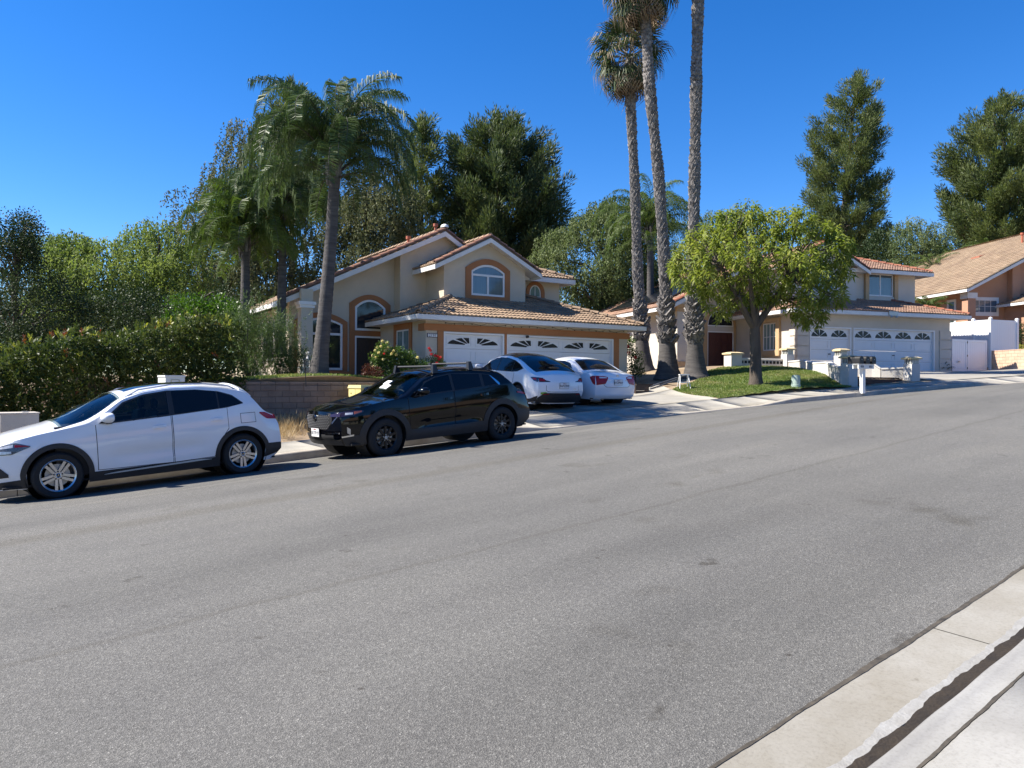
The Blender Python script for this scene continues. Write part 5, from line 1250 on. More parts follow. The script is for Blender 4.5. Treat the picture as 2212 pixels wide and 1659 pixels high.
k.estrip('tail_lamp', [(.35,.92),(.8,.92)], [(.35,.97),(.8,.97)], M['redlens'], .010, mirror=True)
k.handle(1.43, .985, M['carblack']); k.handle(2.36, 1.01, M['carblack']); k.mirror(.84, 1.13, M['carblack'])
for sg in (-1, 1):
    MB().tube([(x, sg * (k.S(x, k.zt(x)) - .07), k.zt(x) + .045 - .035 * (x in (1.0, 2.85))) for x in (1.0, 1.2, 1.7, 2.2, 2.65, 2.85)], .014, 6).build('roof_rail', M['alloydark'], k.t, 60)
for x in (1.30, 2.18):
    b_ = MB(); y = k.S(x, k.zt(x)) - .07; z = k.zt(x) + .04
    b_.tube([(x, y_, z + .12) for y_ in np.linspace(-y, y, 7)], .022, 8)
    b_.build('roof_bar', M['plastic'], k.t, 60)
    for sg in (-1, 1):
        MB().hexa([(x - .07, sg*(y + .05), z - .02), (x + .07, sg*(y + .05), z - .02), (x + .07, sg*(y - .03), z - .02), (x - .07, sg*(y - .03), z - .02), (x - .04, sg*(y + .02), z + .155), (x + .03, sg*(y + .02), z + .155), (x + .03, sg*(y - .06), z + .155), (x - .04, sg*(y - .06), z + .155)]).build('roof_bar_foot', M['black'], k.t, fixn=True)
# papers lying behind the windscreen
for x_, v_, w_, m_ in ((.52, -.12, .10, M['plate']), (.40, -.22, .14, M['plate'])):
    k.tstrip('windscreen_paper', x_, x_ + .12, v_ - w_, v_ + w_, m_, .0095, 4, 4)
k.wheels('ten', M['alloydark'], .365, .24)
k.plate(.50, '81TP19', rear=False, frame=M['black'], w=.30)
k.plate(.80, '')
k.place(7.54, 13.36, 0, ALPHA, zroad(7.54, 12.6) - .005)

# ---- white electric hatchback on the driveway (seen from behind)
e = Car('parked_car', 'white hatchback with a black glass roof parked on the driveway, left of the white sedan', dict(
    W=.95, wb=2.89, xf=-.76, xr=3.78, hub=.355, ra=.41, sill=.20, nose=.28, tail=.16, scoop=.03, tumble=.46, b0=.99, b1=.028, fb=.14, rb=.15,
    foff=[(.2,.08),(.4,0),(.7,.02)], roff=[(.2,.20),(.42,.05),(.6,.0),(.8,.02),(.9,.05),(1.0,.10)],
    edge=[(-.76,.66),(-.5,.80),(0,.92),(.4,.97),(.55,1.01),(1.0,1.33),(1.4,1.455),(1.9,1.49),(2.4,1.44),(2.8,1.33),(3.15,1.20),(3.4,1.115),(3.6,1.06),(3.78,1.01)],
    centre=[(-.76,.70),(-.5,.86),(0,.985),(.15,1.02),(.6,1.30),(1.1,1.53),(1.5,1.60),(2.0,1.61),(2.5,1.56),(2.9,1.45),(3.25,1.31),(3.5,1.175),(3.6,1.135),(3.7,1.12),(3.78,1.08)]))
e.body(M['carwhite'])
e.tstrip('glass_roof', .2, 2.55, -.9, .9, M['carglass'], .006, 24)
e.tstrip('rear_window', 2.57, 3.50, -.86, .86, M['carglass'], .008, vm=lambda a: (-.88 + .07 * a * a, .88 - .07 * a * a))
e.sstrip('window_surround', [(.62,1.005),(1.6,1.03),(2.45,1.055),(2.76,1.085),(3.02,1.185)], [(.62,1.02),(1.0,1.29),(1.3,1.402),(1.60,1.448),(1.95,1.455),(2.42,1.402),(2.75,1.312),(3.02,1.20)], M['plastic'], .002, 30, 8)
e.sstrip('side_window', [(.66,1.02),(1.58,1.045)], [(.66,1.04),(1.0,1.27),(1.3,1.385),(1.58,1.43)], M['carglass'], .006)
e.sstrip('side_window', [(1.62,1.047),(2.42,1.07)], [(1.62,1.432),(1.95,1.44),(2.42,1.385)], M['carglass'], .006)
e.sstrip('side_window', [(2.45,1.072),(2.75,1.10),(2.98,1.19)], [(2.45,1.38),(2.75,1.295),(2.98,1.205)], M['carglass'], .006)
e.door([(.52,.36),(1.58,.35)], [(.52,1.0),(1.58,1.035)], M['carwhite']); e.door([(1.62,.35),(2.35,.36),(2.47,.62),(2.6,.8)], [(1.62,1.036),(2.6,1.06)], M['carwhite'])
e.sstrip('sill_trim', [(.45,.20),(2.45,.20)], [(.45,.29),(2.45,.29)], M['plastic'], .010)
e.arches(.03, M['plastic'], .010)
e.sstrip('bumper_trim', [(3.33,.22),(3.78,.28)], [(3.33,.33),(3.55,.36),(3.78,.46)], M['plastic'], .010)
e.estrip('bumper_trim', [(-.78,.25),(.78,.25)], [(-.78,.40),(-.62,.545),(.62,.545),(.78,.40)], M['plastic'], .014, nu=20)
e.estrip('reflector', [(.48,.505),(.66,.500)], [(.48,.525),(.66,.515)], M['redlens'], .018, mirror=True, nu=4, nv=2)
e.estrip('boot_gap', [(-.575,.62),(-.50,.58),(.50,.58),(.575,.62)], [(-.575,.90),(-.50,.91),(.50,.91),(.575,.90)], M['seam'], .003, nu=20)
e.estrip('boot_lid', [(-.565,.625),(-.495,.59),(.495,.59),(.565,.625)], [(-.565,.905),(-.5,.97),(.5,.97),(.565,.905)], M['carwhite'], .006, nu=20, nv=8)
e.estrip('tail_lamp', [(.38,.90),(.45,.865),(.77,.855)], [(.38,.915),(.50,.965),(.77,.985)], M['darklens'], .012, mirror=True, nu=14)
e.estrip('lamp_segment', [(.60,.885),(.755,.88)], [(.60,.945),(.755,.955)], M['redlens'], .016, mirror=True, nu=6, nv=3)
e.sstrip('tail_lamp', [(3.52,.965),(3.64,.88),(3.78,.855)], [(3.52,.985),(3.64,.99),(3.78,.985)], M['darklens'], .012)
e.sstrip('lamp_segment', [(3.60,.935),(3.72,.90)], [(3.60,.96),(3.72,.965)], M['redlens'], .016, nu=6, nv=3)
e.plate(.765, '9APZ899')
q = e.rear(0, 1.0, .012); MB().prism([(-.045,1.03),(.045,1.03),(.042,1.016),(.010,1.014),(0,.955),(-.010,1.014),(-.042,1.016)], q[0] - .012, q[0] + .006, 'x').build('emblem', M['chrome'], e.t)
q = e.rear(.38, .665, .008); MB().box(q[0] - .004, q[0] + .004, .30, .45, .662, .672).build('badge', M['chrome'], e.t)
e.estrip('sticker', [(-.72,.50),(-.52,.50)], [(-.72,.56),(-.58,.575),(-.52,.54)], M['sticker'], .008, nu=6, nv=2)
e.handle(1.45, .905, M['carwhite'], .19); e.handle(2.30, .93, M['carwhite'], .19); e.mirror(.72, 1.06, M['carwhite'])
e.wheels('seven', M['alloy'], .355, .25)
EP = Vector((15.62, 16.05)); bdir = Vector(h1(0, 1)) - Vector(h1(0, 0))
def on_drive(car, rearx, rearc, yaw=0.):
    rz = H1r - math.pi/2 + yaw; ax = Vector((math.cos(rz), math.sin(rz)))
    hub_f = Vector(rearc) - ax * rearx; hub_r = hub_f + ax * car.wb
    z0, z1 = gz(*hub_f) + .036, gz(*hub_r) + .036
    car.place(hub_f.x, hub_f.y, rz, math.atan2(z1 - z0, car.wb), z0)
on_drive(e, 3.93, EP)

# ---- white sedan on the driveway
c = Car('parked_car', 'white sedan with bright red tail lamps parked on the driveway, right of the white hatchback', dict(
    W=.91, wb=2.775, xf=-.86, xr=3.74, hub=.33, ra=.385, sill=.20, nose=.28, tail=.14, scoop=.03, tumble=.44, b0=.955, b1=.022, fb=.13, rb=.14,
    foff=[(.2,.08),(.4,0),(.7,.02)], roff=[(.2,.14),(.32,.02),(.6,.0),(.75,.02),(.9,.06),(1.0,.10)],
    edge=[(-.86,.66),(-.5,.80),(0,.885),(.4,.93),(.6,.98),(1.1,1.255),(1.45,1.345),(2.0,1.365),(2.35,1.32),(2.7,1.19),(3.0,1.055),(3.2,1.02),(3.45,1.0),(3.74,.955)],
    centre=[(-.86,.69),(-.5,.85),(0,.94),(.25,.985),(.8,1.26),(1.15,1.41),(1.6,1.465),(2.1,1.455),(2.45,1.38),(2.85,1.20),(3.1,1.085),(3.25,1.06),(3.5,1.055),(3.66,1.05),(3.74,1.0)]))
c.body(M['carwhite'])
c.tstrip('windscreen', .27, 1.1, -.93, .93, M['carglass'], .007)
c.tstrip('rear_window', 2.36, 3.06, -.82, .82, M['carglass'], .007, vm=lambda a: (-.80 - .05 * a, .80 + .05 * a))
c.sstrip('window_surround', [(.68,.972),(1.6,.986),(2.66,1.016)], [(.68,.985),(1.1,1.218),(1.4,1.307),(1.6,1.328),(2.0,1.33),(2.38,1.27),(2.66,1.05)], M['plastic'], .002, 30, 8)
c.sstrip('side_window', [(.72,.985),(1.58,1.0)], [(.72,1.0),(1.1,1.20),(1.4,1.29),(1.58,1.31)], M['carglass'], .006)
c.sstrip('side_window', [(1.63,1.0),(2.38,1.017)], [(1.63,1.312),(2.0,1.315),(2.38,1.255)], M['carglass'], .006)
c.sstrip('side_window', [(2.41,1.018),(2.62,1.03)], [(2.41,1.245),(2.62,1.06)], M['carglass'], .006)
c.door([(.52,.32),(1.58,.31)], [(.52,.965),(1.58,.985)], M['carwhite']); c.door([(1.62,.31),(2.28,.32),(2.38,.6),(2.5,.75)], [(1.62,.986),(2.5,1.0)], M['carwhite'])
c.estrip('boot_gap', [(-.60,.80),(-.46,.595),(.46,.595),(.60,.80)], [(-.60,.95),(-.46,.96),(.46,.96),(.60,.95)], M['seam'], .003, nu=20)
c.estrip('boot_lid', [(-.59,.81),(-.455,.605),(.455,.605),(.59,.81)], [(-.59,.975),(-.46,1.0),(.46,1.0),(.59,.975)], M['carwhite'], .006, nu=20, nv=8)
c.estrip('boot_garnish', [(-.36,.855),(.36,.855)], [(-.36,.866),(.36,.866)], M['chrome'], .014, nu=10, nv=2)
c.estrip('tail_lamp', [(.36,.86),(.46,.70),(.75,.655)], [(.36,.905),(.46,.93),(.75,.94)], M['redlens'], .012, mirror=True, nu=14, nv=6)
c.estrip('lamp_segment', [(.40,.872),(.64,.862)], [(.40,.897),(.64,.915)], M['clearlens'], .016, mirror=True, nu=8, nv=3)
c.sstrip('tail_lamp', [(3.56,.86),(3.66,.70),(3.74,.655)], [(3.56,.90),(3.66,.935),(3.74,.94)], M['redlens'], .012)
c.plate(.745, '8TDP859')
q = c.rear(0, .93, .014)
em = MB()
for rx_, rz_, oz in ((.062, .042, 0), (.022, .036, 0), (.040, .018, .018)):
    A_ = np.linspace(0, 2*math.pi, 22)[:-1]; em.ring([(rx_*math.cos(a), .935 + oz + rz_*math.sin(a)) for a in A_], [((rx_-.007)*math.cos(a), .935 + oz + (rz_-.006)*math.sin(a)) for a in A_], q[0] - .014 - .001*oz, q[0] + .005 - .03*oz, 'x')
em.build('emblem', M['chrome'], c.t)
for y_ in (-.32, .33): q = c.rear(y_, .80, .009); MB().box(q[0] - .004, q[0] + .004, y_ - .07, y_ + .07, .795, .808).build('badge', M['chrome'], c.t)
c.estrip('bumper_trim', [(-.5,.205),(.5,.205)], [(-.5,.235),(.5,.235)], M['plastic'], .008)
c.sstrip('fuel_flap_gap', [(2.98,.80),(3.14,.80)], [(2.98,.94),(3.14,.94)], M['seam'], .0015, 8, 4, (-1,)); c.sstrip('fuel_flap', [(2.986,.806),(3.134,.806)], [(2.986,.934),(3.134,.934)], M['carwhite'], .003, 8, 4, (-1,))
c.handle(1.45, .875, M['carwhite']); c.handle(2.32, .89, M['carwhite']); c.mirror(.74, 1.02, M['carwhite'])
MB().lathe([(.035, -.1), (.035, .0), (.03, .0), (.03, -.1)], 12, 'x', (3.72, -.45, .235)).build('exhaust_pipe', M['chrome'], c.t, 40)
c.wheels('five', M['alloy'], .335, .215)
on_drive(c, 3.88, Vector((17.85, 15.95)))
# ================================================================ PLANTS
def cards_dir(C, A, l, w, S=None):
    return cards(np.asarray(C, float), np.asarray(A, float), l, w)
def blob_pts(c, r, n, shell=.55):
    d = rng.normal(size=(n, 3)); d /= np.linalg.norm(d, axis=1, keepdims=True)
    return np.asarray(c, float) + d * np.asarray(r, float) * (shell + (1 - shell) * rng.random((n, 1))) , d
LEAVES = {
 'pine': leaf('pine_needles', [(.038,.058,.024), (.068,.095,.032), (.11,.138,.042), (.17,.185,.06)], .6, .28, .35),
 'darkpine': leaf('dark_pine_needles', [(.027,.045,.019), (.047,.07,.026), (.078,.104,.034), (.13,.15,.05)], .6, .22, .3),
 'pepper': leaf('pepper_tree_leaves', [(.075,.11,.028), (.125,.17,.045), (.18,.225,.065), (.24,.28,.095)], .6, .38, .35, .2),
 'pepper2': leaf('grey_green_leaves', [(.055,.082,.03), (.09,.122,.046), (.14,.175,.07), (.19,.215,.10)], .6, .3, .35, .2),
 'vine': leaf('brown_vine_leaves', [(.042,.055,.026), (.072,.085,.037), (.11,.118,.052), (.15,.14,.07)], .65, .26, .5, .2),
 'dark': leaf('dark_evergreen_leaves', [(.012,.024,.010), (.022,.040,.014), (.038,.060,.02), (.07,.09,.03)], .55, .15, .6, .2),
 'hedge': leaf('glossy_hedge_leaves', [(.032,.052,.016), (.052,.078,.02), (.085,.105,.028), (.125,.135,.042)], .45, .25, .9, .22),
 'redtip': leaf('red_new_leaves', [(.14,.05,.02), (.22,.08,.035), (.18,.11,.03)], .35, .25, .9),
 'street': leaf('light_green_leaves', [(.08,.118,.022), (.14,.182,.036), (.21,.245,.055), (.31,.325,.10)], .5, .38, .9, .2),
 'bright': leaf('bright_green_leaves', [(.035,.075,.012), (.06,.12,.018), (.10,.17,.03)], .4, .3, .9),
 'feather': leaf('feathery_green_leaves', [(.05,.085,.025), (.085,.13,.04), (.13,.17,.06)], .5, .3, .9),
 'rose': leaf('rose_leaves', [(.035,.065,.016), (.065,.115,.026), (.12,.175,.045)], .5, .28, 1.5, .25),
 'yellowflower': leaf('yellow_petals', [(.62,.52,.16), (.72,.66,.34), (.75,.70,.50)], .6, .3, 2),
 'redflower': leaf('red_petals', [(.5,.02,.03), (.62,.06,.06), (.66,.16,.13)], .6, .3, 2),
 'cream': leaf('cream_flower', [(.45,.34,.14), (.58,.46,.22), (.62,.52,.28)], .7, .2, 2),
 'palm': leaf('palm_leaflets', [(.040,.066,.022), (.065,.10,.032), (.105,.15,.05)], .5, .22, .6, .25),
 'palm2': leaf('yellow_green_palm_leaflets', [(.05,.085,.02), (.085,.13,.028), (.13,.17,.045)], .5, .28, .6, .25),
 'fan': leaf('fan_palm_blade', [(.030,.048,.020), (.05,.075,.028), (.085,.105,.045)], .5, .2, .8, .25),
 'fandry': leaf('dry_fan_tips', [(.16,.12,.07), (.27,.21,.13), (.38,.31,.21)], .7, .2, .8),
 'dead': leaf('dead_palm_frond', [(.09,.06,.035), (.15,.10,.06), (.20,.14,.09)], .8, .1, .8),
 'yellowleaf': leaf('yellow_green_leaves', [(.14,.17,.03), (.24,.26,.05), (.32,.32,.09)], .5, .3, 1),
 'darkred': leaf('dark_red_leaves', [(.05,.012,.012), (.10,.03,.02), (.05,.05,.02)], .5, .2, 1.5),
}
def fol(name, Vs, m, parent, kind=None):
    """Joins lists of (verts, quads) into one part."""
    off = 0; VV = []; FF = []
    for v, f in Vs: VV.append(v); FF.append(f + off); off += len(v)
    return mesh_np(name, np.concatenate(VV), np.concatenate(FF), m, parent, kind)
def outline_pts(poly, d, thick, n, edge=.0):
    """Points through a crown: outline as seen in the photo at distance d, given real thickness along the view."""
    px = np.array(poly, float); X0, Y0 = px.min(0); X1, Y1 = px.max(0); out = []; k = d / 1662
    seg = list(zip(px, np.roll(px, -1, 0)))
    while len(out) < n:
        x, y = rng.uniform(X0, X1), rng.uniform(Y0, Y1)
        if not inpoly((x, y), poly): continue
        de = min(np.linalg.norm(np.array((x, y)) - (a + (b - a) * np.clip(np.dot(np.array((x, y)) - a, b - a) / max(np.dot(b - a, b - a), 1e-6), 0, 1))) for a, b in seg) * k
        if de < edge: continue
        h = min(thick, .4 + 1.3 * de); t = rng.uniform(-1, 1); t = math.copysign(abs(t) ** .6, t)
        out.append(P(x, y, d + t * h))
    return np.array([tuple(p) for p in out])
def clump_pine(c, axis, r, n, l=.40, w=.085):
    d = rng.normal(size=(n, 3)); d /= np.linalg.norm(d, axis=1, keepdims=True); rad = rng.random((n, 1)) ** .45
    p = c + d * rad * r * np.array([.55, .55, .6]) + axis * (rng.random((n, 1)) ** .8 * 1.5 - .6) * r * .9
    A = d * .8 + axis * .8 + np.array([0, 0, .45]) + rng.normal(size=(n, 3)) * .25
    return cards(p, A, l * rng.uniform(.6, 1.2, n), w)
def clump_hang(c, r, n, l=.18, w=.075, drop=1.3):
    ns = max(6, n // 16); out = []
    a = rng.uniform(0, 2*math.pi, ns); q = np.sqrt(rng.random(ns)) * r
    st = c + np.column_stack([q * np.cos(a), q * np.sin(a), np.sqrt(np.maximum(r*r - q*q, 0)) * .7])
    m = 16; t = (np.arange(m) + rng.random((ns, m))) / m; L = rng.uniform(.35, 1., (ns, 1)) * drop
    pts = st[:, None] + np.stack([np.cos(a)[:, None] * (.35 * np.sqrt(t)) * (L * .8), np.sin(a)[:, None] * (.35 * np.sqrt(t)) * (L * .8), -(t ** 1.15) * L], -1) + rng.normal(size=(ns, m, 3)) * .05
    pts = pts.reshape(-1, 3); A = rng.normal(size=pts.shape) * .6; A[:, 2] -= .8
    return cards(pts, A, l * rng.uniform(.6, 1.2, len(pts)), w)
def clump_leaf(c, r, n, l=.10, w=.05, upb=.3):
    p, d = blob_pts(c, r, n, .2); A = d + rng.normal(size=(n, 3)) * .7 + np.array([0, 0, upb])
    return cards(p, A, l * rng.uniform(.6, 1.2, n), w)
def tree(name, label, cat, base, cl, kind, matn, cr, per, trunk_r, fork=None, limbs=14, group=None, l=None, w=None, drop=1.3, bark='bark', top=None):
    """Tree: trunk with limbs reaching into the crown, foliage in clumps at the given centres."""
    t = thing(name, label, cat, tuple(base), 0, group); b = np.array(base, float)
    c0 = cl.mean(0); top = np.array(top if top is not None else (c0[0], c0[1], cl[:, 2].max() - cr))
    tb = MB(); H = top - b; ax = [b * 0, H * .2 + rng.normal(size=3) * .05, H * .45 + rng.normal(size=3) * .15, H * .7 + rng.normal(size=3) * .2, H]
    tb.tube([tuple(p) for p in ax], [trunk_r * 1.35, trunk_r, trunk_r * .8, trunk_r * .5, trunk_r * .18], 10)
    tk = tb.build('trunk', M[bark], t, 60)
    lb = MB(); idx = rng.permutation(len(cl))[:limbs]
    for i in idx:
        q = cl[i] - b; f = np.clip(q[2] / max(H[2], .1) - rng.uniform(.12, .3), .15 if fork is None else fork, .9); s_ = H * f
        mid = (s_ + q) / 2 + np.array([0, 0, (-.12 if kind == 'pine' else .18) * np.linalg.norm(q - s_)])
        lb.tube([tuple(s_), tuple(mid), tuple(q)], [trunk_r * .32, trunk_r * .2, trunk_r * .06], 6)
    lb.build('branches', M[bark], t, 60)
    out = []
    for c in cl:
        c = c - b; rr = cr * rng.uniform(.75, 1.25)
        if kind == 'pine':
            ctr = np.array([H[0], H[1], c[2] - .6]) ; a = c - ctr; a = a / max(np.linalg.norm(a), .1); a = a * .7 + np.array([0, 0, .7])
            out.append(clump_pine(c, a, rr, per, l or .40, w or .085))
        elif kind == 'hang': out.append(clump_hang(c, rr, per, l or .18, w or .075, drop))
        else: out.append(clump_leaf(c, rr, per, l or .1, w or .05))
    fol('crown', out, LEAVES[matn], t)
    return t
def pine(label, poly, d, axis_px, nb, per, cr, matn, tr, low=.12):
    """Pine: whorls of rising limbs; the limb reach at each height comes from the tree's own outline, foliage in tufts along the outer limbs."""
    bp = P(axis_px, 829, d); base = np.array((bp.x, bp.y, gz(bp.x, bp.y) - .1)); t = thing('pine_tree', label, 'tree', tuple(base))
    k = d / 1662; Y0 = min(p[1] for p in poly); Y1 = max(p[1] for p in poly)
    def row(y):
        xs = []
        for a, b in zip(poly, poly[1:] + poly[:1]):
            if (a[1] > y) != (b[1] > y): xs.append(a[0] + (b[0] - a[0]) * (y - a[1]) / (b[1] - a[1]))
        return (min(xs), max(xs)) if xs else (axis_px, axis_px)
    right = np.array((SF, -CF, 0)); fwd = np.array((CF, SF, 0)); top = np.array(P(axis_px, Y0, d)) - base; top[:2] = 0
    lean = lambda z: np.array((0, 0, z))
    mid_top = np.array(P(sum(row(Y0 + 8)) / 2, Y0, d)) - base; sway = np.array((mid_top[0], mid_top[1], 0))
    ax = lambda z: sway * np.clip(z / top[2], 0, 1) ** 2 + lean(z)
    MB().tube([tuple(ax(top[2] * f)) for f in (0, .2, .4, .6, .8, .97)], [tr * 1.25, tr, tr * .8, tr * .58, tr * .34, tr * .08], 9).build('trunk', M['bark'], t, 60)
    lb = MB(); out = []
    for i in range(nb):
        f = (i + rng.random()) / nb; y = Y0 + 3 + (Y1 - Y0 - 6) * f ** .92; xl, xr = row(y); z = (np.array(P(axis_px, y, d)) - base)[2]
        c = (axis_px + (sway @ right) / k * np.clip(z / top[2], 0, 1) ** 2)
        a = i * 2.39996 + rng.uniform(-.5, .5); er, el_ = max(xr - c, 4) * k, max(c - xl, 4) * k
        ex = er if math.cos(a) > 0 else el_; ey = .5 * (er + el_); r = 1 / math.sqrt((math.cos(a) / ex) ** 2 + (math.sin(a) / ey) ** 2) * rng.uniform(.72, 1.04)
        dr = right * math.cos(a) + fwd * math.sin(a); tip = ax(z) + dr * r; zb = max(z - r * rng.uniform(.35, .8), top[2] * low); b0 = ax(zb)
        q = lambda g: b0 + (tip - b0) * g + np.array((0, 0, -r * .12 * math.sin(math.pi * g)))
        lb.tube([tuple(q(g)) for g in (0, .4, .75, 1)], [tr * .22 * (1 - .6 * f) + .015, tr * .14, tr * .08, .01], 5, cap=False)
        m = max(2, int(r / (cr * .62)))
        for j in range(m):
            g = .38 + .62 * (j + rng.random()) / m; A = dr * .75 + np.array((0, 0, .75)) + rng.normal(size=3) * .25; A /= np.linalg.norm(A)
            side = np.cross(dr, (0, 0, 1.)) * rng.normal() * .28 * r * (1.1 - g)
            out.append(clump_pine(q(g) + side, A, cr * rng.uniform(.7, 1.15), int(per * rng.uniform(.7, 1.2)), .38, .075))
    for j in range(5): out.append(clump_pine(ax(top[2] - .35 * j), np.array((0, 0, 1.)), cr * .7, per, .38, .07))
    lb.build('branches', M['bark'], t, 60); fol('crown', out, LEAVES[matn], t); return t
def base_at(px, d):
    p = P(px, 829, d); return (p.x, p.y, gz(p.x, p.y) - .05)

O = {}
O['t1'] = [(-60,455),(-20,480),(10,468),(22,490),(45,472),(66,466),(74,490),(84,512),(72,545),(90,565),(118,600),(165,625),(190,660),(200,720),(190,800),(-60,820)]
tree('evergreen_tree', 'dark small-leaved evergreen tree at the far left, behind the hedge', 'tree', base_at(20, 26), outline_pts(O['t1'], 26, 2.4, 190), 'leaf', 'dark', .55, 210, .16, limbs=40, l=.10, w=.045)
O['t2'] = [(78,540),(92,515),(112,500),(140,522),(168,503),(200,518),(236,540),(262,552),(275,600),(270,690),(255,760),(120,770),(85,690)]
tree('pepper_tree', 'light green weeping tree right of the dark evergreen, its top split in rounded plumes', 'tree', base_at(170, 38), outline_pts(O['t2'], 38, 3.0, 120), 'hang', 'pepper', .9, 330, .22, limbs=16, group=None)
O['t2b'] = [(262,560),(280,518),(303,500),(335,494),(362,505),(395,525),(425,545),(445,600),(440,690),(425,760),(280,770),(262,690)]
tree('pepper_tree', 'light green weeping tree with a bare dark limb showing, just left of the queen palms', 'tree', base_at(360, 41), outline_pts(O['t2b'], 41, 3.2, 120), 'hang', 'pepper', .95, 330, .24, limbs=20)
O['t3'] = [(380,500),(400,420),(440,432),(455,400),(466,345),(496,322),(516,290),(532,268),(548,290),(570,330),(620,380),(680,420),(700,520),(690,640),(620,720),(480,720),(420,640)]
tree('vine_covered_tree', 'olive brown vine-hung tree behind the shorter queen palms', 'tree', base_at(560, 46), outline_pts(O['t3'], 46, 3.5, 150), 'hang', 'vine', 1.0, 300, .3, limbs=20, l=.19, w=.085, drop=1.7)
O['t3c'] = [(690,470),(740,420),(790,380),(840,352),(868,380),(885,430),(880,540),(850,600),(790,640),(700,640)]
tree('vine_covered_tree', 'olive brown vine-hung tree behind the tallest queen palm and the left roof slope', 'tree', base_at(790, 45), outline_pts(O['t3c'], 45, 3.2, 115), 'hang', 'vine', 1.0, 300, .28, limbs=16, l=.19, w=.085, drop=1.7)
O['t3b'] = [(556,290),(574,236),(588,252),(608,200),(625,186),(648,200),(680,255),(695,360),(690,470),(600,470),(560,380)]
pine('narrow dark pine standing behind the crown of the tallest queen palm', O['t3b'], 58, 630, 46, 148, .75, 'pine', .28)
O['t4'] = [(850,420),(868,345),(885,300),(904,264),(924,272),(942,305),(962,372),(958,470),(950,580),(880,600),(840,520)]
pine('slim pine left of the big dark pine, above the ridge of the cream house', O['t4'], 54, 908, 50, 148, .72, 'pine', .26)
O['t5'] = [(950,400),(962,328),(978,298),(998,282),(1014,300),(1030,266),(1052,257),(1072,280),(1090,258),(1118,266),(1138,300),(1164,296),(1176,330),(1196,322),(1204,362),(1192,395),(1222,398),(1216,430),(1200,445),(1250,392),(1248,432),(1228,478),(1212,492),(1236,496),(1222,525),(1170,570),(1120,600),(980,600),(946,520)]
pine('big broad dark pine rising behind the gable of the cream house', O['t5'], 56, 1085, 150, 148, .92, 'darkpine', .42)
O['t6'] = [(1165,550),(1195,512),(1228,505),(1250,478),(1282,462),(1300,446),(1330,428),(1362,420),(1392,440),(1425,470),(1440,560),(1430,640),(1380,665),(1300,675),(1240,668),(1190,630)]
tree('pepper_tree', 'grey green weeping tree behind the right end of the cream house', 'tree', base_at(1290, 48), outline_pts(O['t6'], 48, 3.5, 170), 'hang', 'pepper2', .95, 330, .3, limbs=26)
O['t6b'] = [(1430,520),(1460,490),(1500,480),(1560,470),(1620,480),(1660,520),(1660,620),(1560,640),(1440,640)]
tree('pepper_tree', 'grey green weeping tree showing between the fan palm trunks, behind the pale house', 'tree', base_at(1540, 58), outline_pts(O['t6b'], 58, 3.5, 90), 'hang', 'pepper2', 1.1, 300, .3, limbs=14)
O['t7'] = [(1716,400),(1712,372),(1735,350),(1730,320),(1742,298),(1756,300),(1760,252),(1776,236),(1786,214),(1806,200),(1816,206),(1830,184),(1846,171),(1866,178),(1880,196),(1892,192),(1916,214),(1908,246),(1890,268),(1922,262),(1916,292),(1886,312),(1908,342),(1884,368),(1918,396),(1902,424),(1916,468),(1922,498),(1896,522),(1880,548),(1770,552),(1745,500),(1728,468),(1722,432)]
pine('tall open pine standing alone against the sky behind the pale house', O['t7'], 74, 1812, 92, 156, .92, 'pine', .42)
O['t8'] = [(2042,372),(2050,318),(2058,282),(2078,258),(2094,268),(2108,242),(2130,236),(2146,218),(2176,214),(2205,228),(2250,250),(2300,330),(2310,460),(2280,530),(2200,538),(2100,534),(2072,500),(2056,480),(2064,440),(2048,420)]
pine('full dark pine at the right edge behind the terracotta house', O['t8'], 68, 2168, 118, 156, .95, 'pine', .42)
O['t9'] = [(1928,545),(1934,515),(1950,494),(1982,480),(2018,488),(2046,512),(2056,560),(2010,610),(1930,600)]
tree('pepper_tree', 'round pale green tree between the two right-hand pines', 'tree', base_at(1990, 62), outline_pts(O['t9'], 62, 3, 70), 'hang', 'pepper2', 1.0, 320, .25, limbs=12)
O['t10'] = [(1860,560),(1880,520),(1905,505),(1935,530),(1950,570),(2010,590),(2060,600),(2060,660),(1870,640)]
tree('evergreen_tree', 'low dark evergreen below the tall open pine, behind the pale house roof', 'tree', base_at(1920, 64), outline_pts(O['t10'], 64, 3, 80), 'leaf', 'dark', .9, 260, .2, limbs=10, l=.2, w=.09)
O['t12'] = [(1240,640),(1300,600),(1420,590),(1500,600),(1520,700),(1240,700)]
tree('evergreen_tree', 'dark shrubby tree in the gap between the two houses', 'tree', base_at(1380, 52), outline_pts(O['t12'], 52, 3, 70), 'leaf', 'dark', .9, 240, .2, limbs=10, l=.17, w=.08)
O['t13'] = [(360,690),(372,655),(395,640),(430,655),(470,640),(505,660),(515,700),(515,760),(360,760)]
tree('garden_shrub', 'bright green shrub rising just behind the clipped hedge', 'shrub', base_at(440, 25), outline_pts(O['t13'], 25, 1.2, 60), 'leaf', 'bright', .32, 170, .07, limbs=16, l=.10, w=.055)
O['t13b'] = [(190,640),(260,620),(360,650),(420,640),(500,620),(560,640),(560,740),(200,760)]
tree('evergreen_tree', 'dark bushy evergreen in the shade below the weeping trees', 'tree', base_at(330, 33), outline_pts(O['t13b'], 33, 2.2, 110), 'leaf', 'dark', .6, 220, .15, limbs=14, l=.12, w=.06)
O['t3d'] = [(430,560),(500,520),(600,500),(700,520),(760,560),(800,640),(760,720),(460,740),(420,660)]
